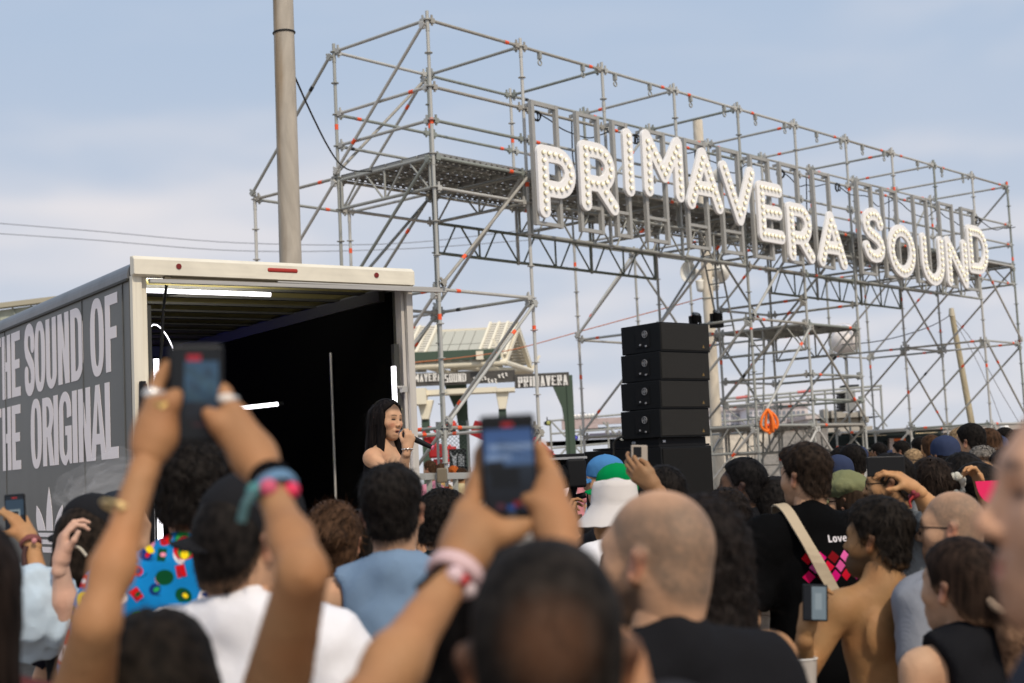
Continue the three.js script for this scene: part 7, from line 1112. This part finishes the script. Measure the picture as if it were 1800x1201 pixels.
{ const Z = 60, t = thing('stage_speakers', 'far black speaker column hung beside a grey stage wall', 'loudspeaker', [0, 0, 0]), p = (x, y, d = 0) => at(x, y, Z + d), bx = (x0, x1, y0, y1, nm, m, dep = 0.8) => { const a = p(x0, y1), b = p(x1, y0); part(nm, box(b.x - a.x, b.y - a.y, dep, (a.x + b.x) / 2, (a.y + b.y) / 2, -Z), m, t); };
  for (let i = 0; i < 6; i++) bx(1474, 1482.5, 690 + i * 5.7, 695.2 + i * 5.7, 'cabinet', M.black); bx(1483, 1499, 686, 724, 'stage_wall', mat([0.24, 0.24, 0.235], 0.8)); bx(1480, 1506, 677, 684, 'hoist_bar', M.black); part('chain', rod(p(1489, 632), p(1491, 680), 0.03, 6), M.black, t); }
{ const Z = 46, t = thing('truss_line', 'thin grey truss with red tubes running behind the middle leg', 'truss', [0, 0, 0]), p = (x, y, d = 0) => at(x, y, Z + d), m = M.steelB, rd = mat([0.55, 0.16, 0.15], 0.6);
  for (const [a, b] of [[[1262, 702], [1550, 678]], [[1262, 708], [1550, 684]], [[1265, 742], [1430, 728]]]) part('chord', rod(p(...a), p(...b), 0.035, 8), m, t); for (const x of [1312, 1389, 1450, 1515, 1548]) part('upright', rod(V(p(x, 700).x, 0, -Z), p(x, 697 - (x - 1262) * 0.06), 0.035, 8), m, t); for (const [a, b] of [[[1294, 700], [1318, 697]], [[1402, 690], [1428, 687]]]) part('red_tube', rod(p(...a), p(...b), 0.05, 8), rd, t); for (const [a, b] of [[[1262, 705], [1310, 745]], [[1389, 695], [1450, 740]], [[1515, 690], [1560, 750]]]) part('brace', rod(p(...a), p(...b), 0.022, 6), m, t); }
{ const Z = 38, t = thing('white_hoarding', 'long cream panelled hoarding behind the middle scaffold leg', 'hoarding', [0, 0, 0]), m = mat([0.84, 0.76, 0.65], 0.75, 0, { map: rep(GREY, 1.3) }), a = at(1150, 768, Z), b = at(1455, 756, Z), n = 7, W = (b.x - a.x) / n;
  for (let i = 0; i < n; i++) for (let j = 0; j < 3; j++) { const h = a.y / 3; part('panel', rbox(W - 0.015, h - 0.02, 0.06, 0.01).translate(a.x + W * (i + 0.5), h * (j + 0.5), -Z), m, t); } part('cap_rail', box(b.x - a.x, 0.1, 0.16, (a.x + b.x) / 2, a.y + 0.05, -Z), M.white, t); part('backing', box(b.x - a.x, a.y - 0.05, 0.05, (a.x + b.x) / 2, a.y / 2, -Z - 0.08), M.steelB, t); }
{ const Z = 40, t = thing('dark_kiosk', 'dark green stall with a lit strip and an orange door frame behind the crowd', 'kiosk', [0, 0, 0]), p = (x, y, d = 0) => at(x, y, Z + d), m = mat([0.022, 0.034, 0.034], 0.6), bx = (x0, x1, y0, y1, nm, mm, z = 0, dep = 0.2) => { const a = p(x0, y1), b = p(x1, y0); return part(nm, box(b.x - a.x, b.y - a.y, dep, (a.x + b.x) / 2, (a.y + b.y) / 2, -Z + z), mm, t); };
  const a = p(1452, 760), b = p(1661, 760), h = a.y; part('wall', box(b.x - a.x, h, 2, (a.x + b.x) / 2, h / 2, -Z - 1.3), m, t); bx(1452, 1662, 757, 764, 'canopy', mat([0.16, 0.18, 0.17], 0.6), 0.2, 0.8); for (const [x0, x1, y] of [[1498, 1548, 766], [1598, 1636, 761]]) bx(x0, x1, y, y + 3, 'strip_lamp', mat([0.7, 0.55, 0.34], 0.5), 0.62, 0.08); bx(1565, 1569, 771, 830, 'door_frame', mat([0.55, 0.45, 0.4], 0.6), 0.05); bx(1569, 1583, 771, 776, 'door_frame', mat([0.75, 0.16, 0.03], 0.6), 0.06); bx(1582, 1589, 771, 830, 'door_frame', mat([0.75, 0.16, 0.03], 0.6), 0.07); bx(1648, 1662, 783, 800, 'panel', mat([0.05, 0.06, 0.06], 0.3), 0.05); bx(1460, 1560, 779, 783, 'shelf', mat([0.13, 0.15, 0.14], 0.6), 0.1, 0.4); }
{ const Z = 44, t = thing('stone_pavilion', 'pale stone pavilion with a dentil cornice at the right edge', 'building', [0, 0, 0]), p = (x, y) => at(x, y, Z), m = mat([0.47, 0.42, 0.38], 0.85, 0, { map: GREY }), a = p(1660, 752), b = p(1830, 745), h = a.y, W = b.x - a.x, cx = (a.x + b.x) / 2;
  part('wall', box(W, h, 4, cx, h / 2, -Z - 2), mat([0.33, 0.30, 0.27], 0.85, 0, { map: GREY }), t); part('cornice', box(W + 0.2, 0.22, 4.4, cx, h - 0.05, -Z - 2), m, t); part('frieze', box(W, 0.3, 0.1, cx, h - 0.36, -Z + 0.05), m, t); for (let i = 0; i < 16; i++) part('dentil', box(0.1, 0.12, 0.1, a.x + (i + 0.5) * W / 16, h - 0.28, -Z + 0.14), m, t); part('frieze', box(W, 0.12, 0.16, cx, h - 0.62, -Z + 0.08), m, t); for (let i = 0; i < 4; i++) part('pilaster', box(0.25, h - 0.7, 0.2, a.x + 0.2 + i * W / 3.4, (h - 0.7) / 2, -Z + 0.1), m, t); for (let i = 0; i < 26; i++) part('shutter_slat', box(W * 0.98 / 26 - 0.02, h - 1.3, 0.04, a.x + (i + 0.5) * W / 26, (h - 1.3) / 2, -Z + 0.02), mat([0.25, 0.25, 0.23], 0.7), t); part('lamp', new THREE.SphereGeometry(0.14, 12, 10), M.white, t, p(1756, 754).add(V(0, 0, 0.5))); }
{ // hall roof behind the truck
  const Z = 30, t = thing('hall_roof', 'pale green pitched hall roof just showing behind the truck', 'building', [0, 0, 0]), a = at(-140, 556, Z), b = at(150, 521, Z), h = b.y, W = b.x - a.x, m = mat([0.42, 0.45, 0.37], 0.6, 0, { map: GREY }); const s = new THREE.Shape([[a.x, 0], [b.x + 6, 0], [b.x + 6, h - 0.4], [b.x, h - 0.05], [a.x, a.y - 0.1]].map((q) => new THREE.Vector2(...q))); part('wall', new THREE.ExtrudeGeometry(s, { depth: 9, bevelEnabled: false }).translate(0, 0, -Z - 9), m, t);
  for (let i = 0; i < 9; i++) { const u = i / 9; part('seam', beam(at(-140 + 290 * u, 556 - 35 * u + 3, Z - 0.03), V(a.x + W * u + 0.9, 3, -Z + 0.03), 0.03, 0.03), mat([0.3, 0.32, 0.27], 0.6), t); } part('roof_edge', beam(at(-140, 555, Z - 0.05), at(150, 520, Z - 0.05), 0.22, 0.1), mat([0.36, 0.33, 0.25], 0.7), t); }

// ---------------------------------------------------------------- camera rig by the bucket hat
{ const Z = 7.6, t = thing('video_camera', 'black broadcast video camera with a large lens and sun hood on a rig', 'video camera', at(1000, 830, Z), 0.0), k = (x, y) => at(x, y, Z).sub(t.position);
  part('body', rbox(0.10, 0.15, 0.22, 0.015).translate(...k(1012, 832).toArray()), M.black, t); part('lens_barrel', rod(k(1004, 838).toArray(), k(972, 838).add(V(0, 0, 0.12)).toArray(), 0.055, 22, 0.062), M.blackGloss, t); part('lens_ring', rod(k(990, 838).add(V(0, 0, 0.055)), k(986, 838).add(V(0, 0, 0.07)), 0.063, 22), M.black, t);
  part('monitor_hood', rbox(0.17, 0.15, 0.02, 0.006).rotateY(-0.15).translate(...k(998, 823).add(V(0.01, 0.0, -0.08)).toArray()), M.black, t); part('sun_shade', box(0.2, 0.012, 0.18).translate(...k(997, 806).toArray()), mat([0.28, 0.28, 0.29], 0.5), t);
  const rb = [[0.4, 0.05, 0.06], [0.45, 0.3, 0.03], [0.4, 0.38, 0.05], [0.06, 0.25, 0.1], [0.06, 0.12, 0.4], [0.2, 0.06, 0.3]]; rb.forEach((c, i) => part('rainbow_stripe', box(0.006, 0.075, 0.003).rotateZ(0.35).translate(...k(967.5 + i * 2.0, 818).add(V(0, 0, -0.065)).toArray()), mat(c, 0.5), t));
  part('rig_arm', merge([rod(k(1010, 850).toArray(), k(1000, 890).toArray(), 0.022, 10), rod(k(1000, 890).toArray(), k(1012, 925).toArray(), 0.03, 10), rod(k(990, 880).toArray(), k(1030, 870).toArray(), 0.016, 8), rod(k(992, 905).toArray(), k(1015, 900).toArray(), 0.014, 8)]), M.black, t); part('motor', new THREE.CylinderGeometry(0.04, 0.04, 0.06, 16).rotateX(1.2).translate(...k(1001, 892).toArray()), M.blackGloss, t); part('motor', new THREE.CylinderGeometry(0.035, 0.035, 0.06, 16).translate(...k(1012, 915).toArray()), M.blackGloss, t); part('support_pole', rod(k(1012, 925).toArray(), [k(1014, 925).x, -t.position.y, k(1014, 925).z], 0.03, 10), M.black, t); }

// ---------------------------------------------------------------- people walking beyond the barrier
const walk = (x, y, Z, o) => person({ px: [x, y], Z, near: 1.5, hair: { top: 0.02, side: 0.014, color: brownHair, cell: 0.008, st: { n: 300 } }, ...o });
walk(755, 826, 22, { yaw: 60, sex: 'f', skin: SK.fair, top: { kind: 'tee', mat: cloth([0.50, 0.20, 0.27]), loose: 0.03 }, label: 'distant person in a loose pink shirt behind the barrier' });
walk(778, 830, 23, { yaw: -50, sex: 'f', skin: SK.warm, top: { kind: 'tank', mat: cloth([0.4, 0.25, 0.1]) }, label: 'distant person in an ochre top behind the barrier' });
const bp = walk(797, 835, 24, { yaw: 10, skin: SK.fair, hair: { top: 0.03, side: 0.02, amp: 0.008, color: [0.42, 0.10, 0.02], cell: 0.008, st: { n: 300 } }, top: { kind: 'tee', mat: wht }, label: 'distant person with orange hair, white shirt and a black backpack' });
part('backpack', rbox(0.26, 0.38, 0.16, 0.06).translate(...bp.P(0, 1.22, -0.2)), blk, bp.t);
walk(812, 838, 23.5, { yaw: -20, skin: SK.warm, top: { kind: 'tee', mat: cloth([0.55, 0.47, 0.28]) }, label: 'distant person in a pale yellow shirt beside the backpack' });
[[983, 832, 24, 30, [0.6, 0.5, 0.5], 'distant person in a pale top and light shorts left of the video camera'], [996, 834, 25, -20, [0.03, 0.03, 0.03], 'distant person in a black top with bare legs below the video camera'], [1008, 833, 24.5, 60, [0.5, 0.2, 0.22], 'distant person in a rose top walking below the video camera'], [1019, 835, 26, 150, [0.25, 0.35, 0.5], 'distant person in pale blue walking right of the video camera']].forEach(([x, y, Z, yaw, c, label]) => walk(x, y, Z, { yaw, sex: 'f', skin: SK.fair, top: { kind: 'tee', mat: cloth(c) }, legs: skinLegs, label }));

// ---------------------------------------------------------------- a drift of vapour above the caps by the truck
{ const t = thing('vapour_cloud', 'thin grey drift of vapour in front of the truck side above the caps', 'smoke', at(190, 850, 5.4)); const m = new THREE.MeshPhysicalMaterial({ color: lin(0.75, 0.75, 0.78), roughness: 1, specularIntensity: 0, transparent: true, opacity: 0.03, depthWrite: false });
  for (const k0 of [1, 0.74, 0.48]) { const g = new THREE.IcosahedronGeometry(1, 12), p = g.attributes.position; for (let i = 0; i < p.count; i++) { const k = k0 * (1 + 0.7 * fbm(p.getX(i) * 1.3 + 4, p.getY(i) * 1.3, p.getZ(i) * 1.3 + k0, 3)); p.setXYZ(i, p.getX(i) * 0.20 * k, p.getY(i) * 0.11 * k + 0.25 * p.getX(i) * 0.2, p.getZ(i) * 0.08 * k); } g.computeVertexNormals(); part('puff', g, m, t); } }
renderer.render(scene, camera);
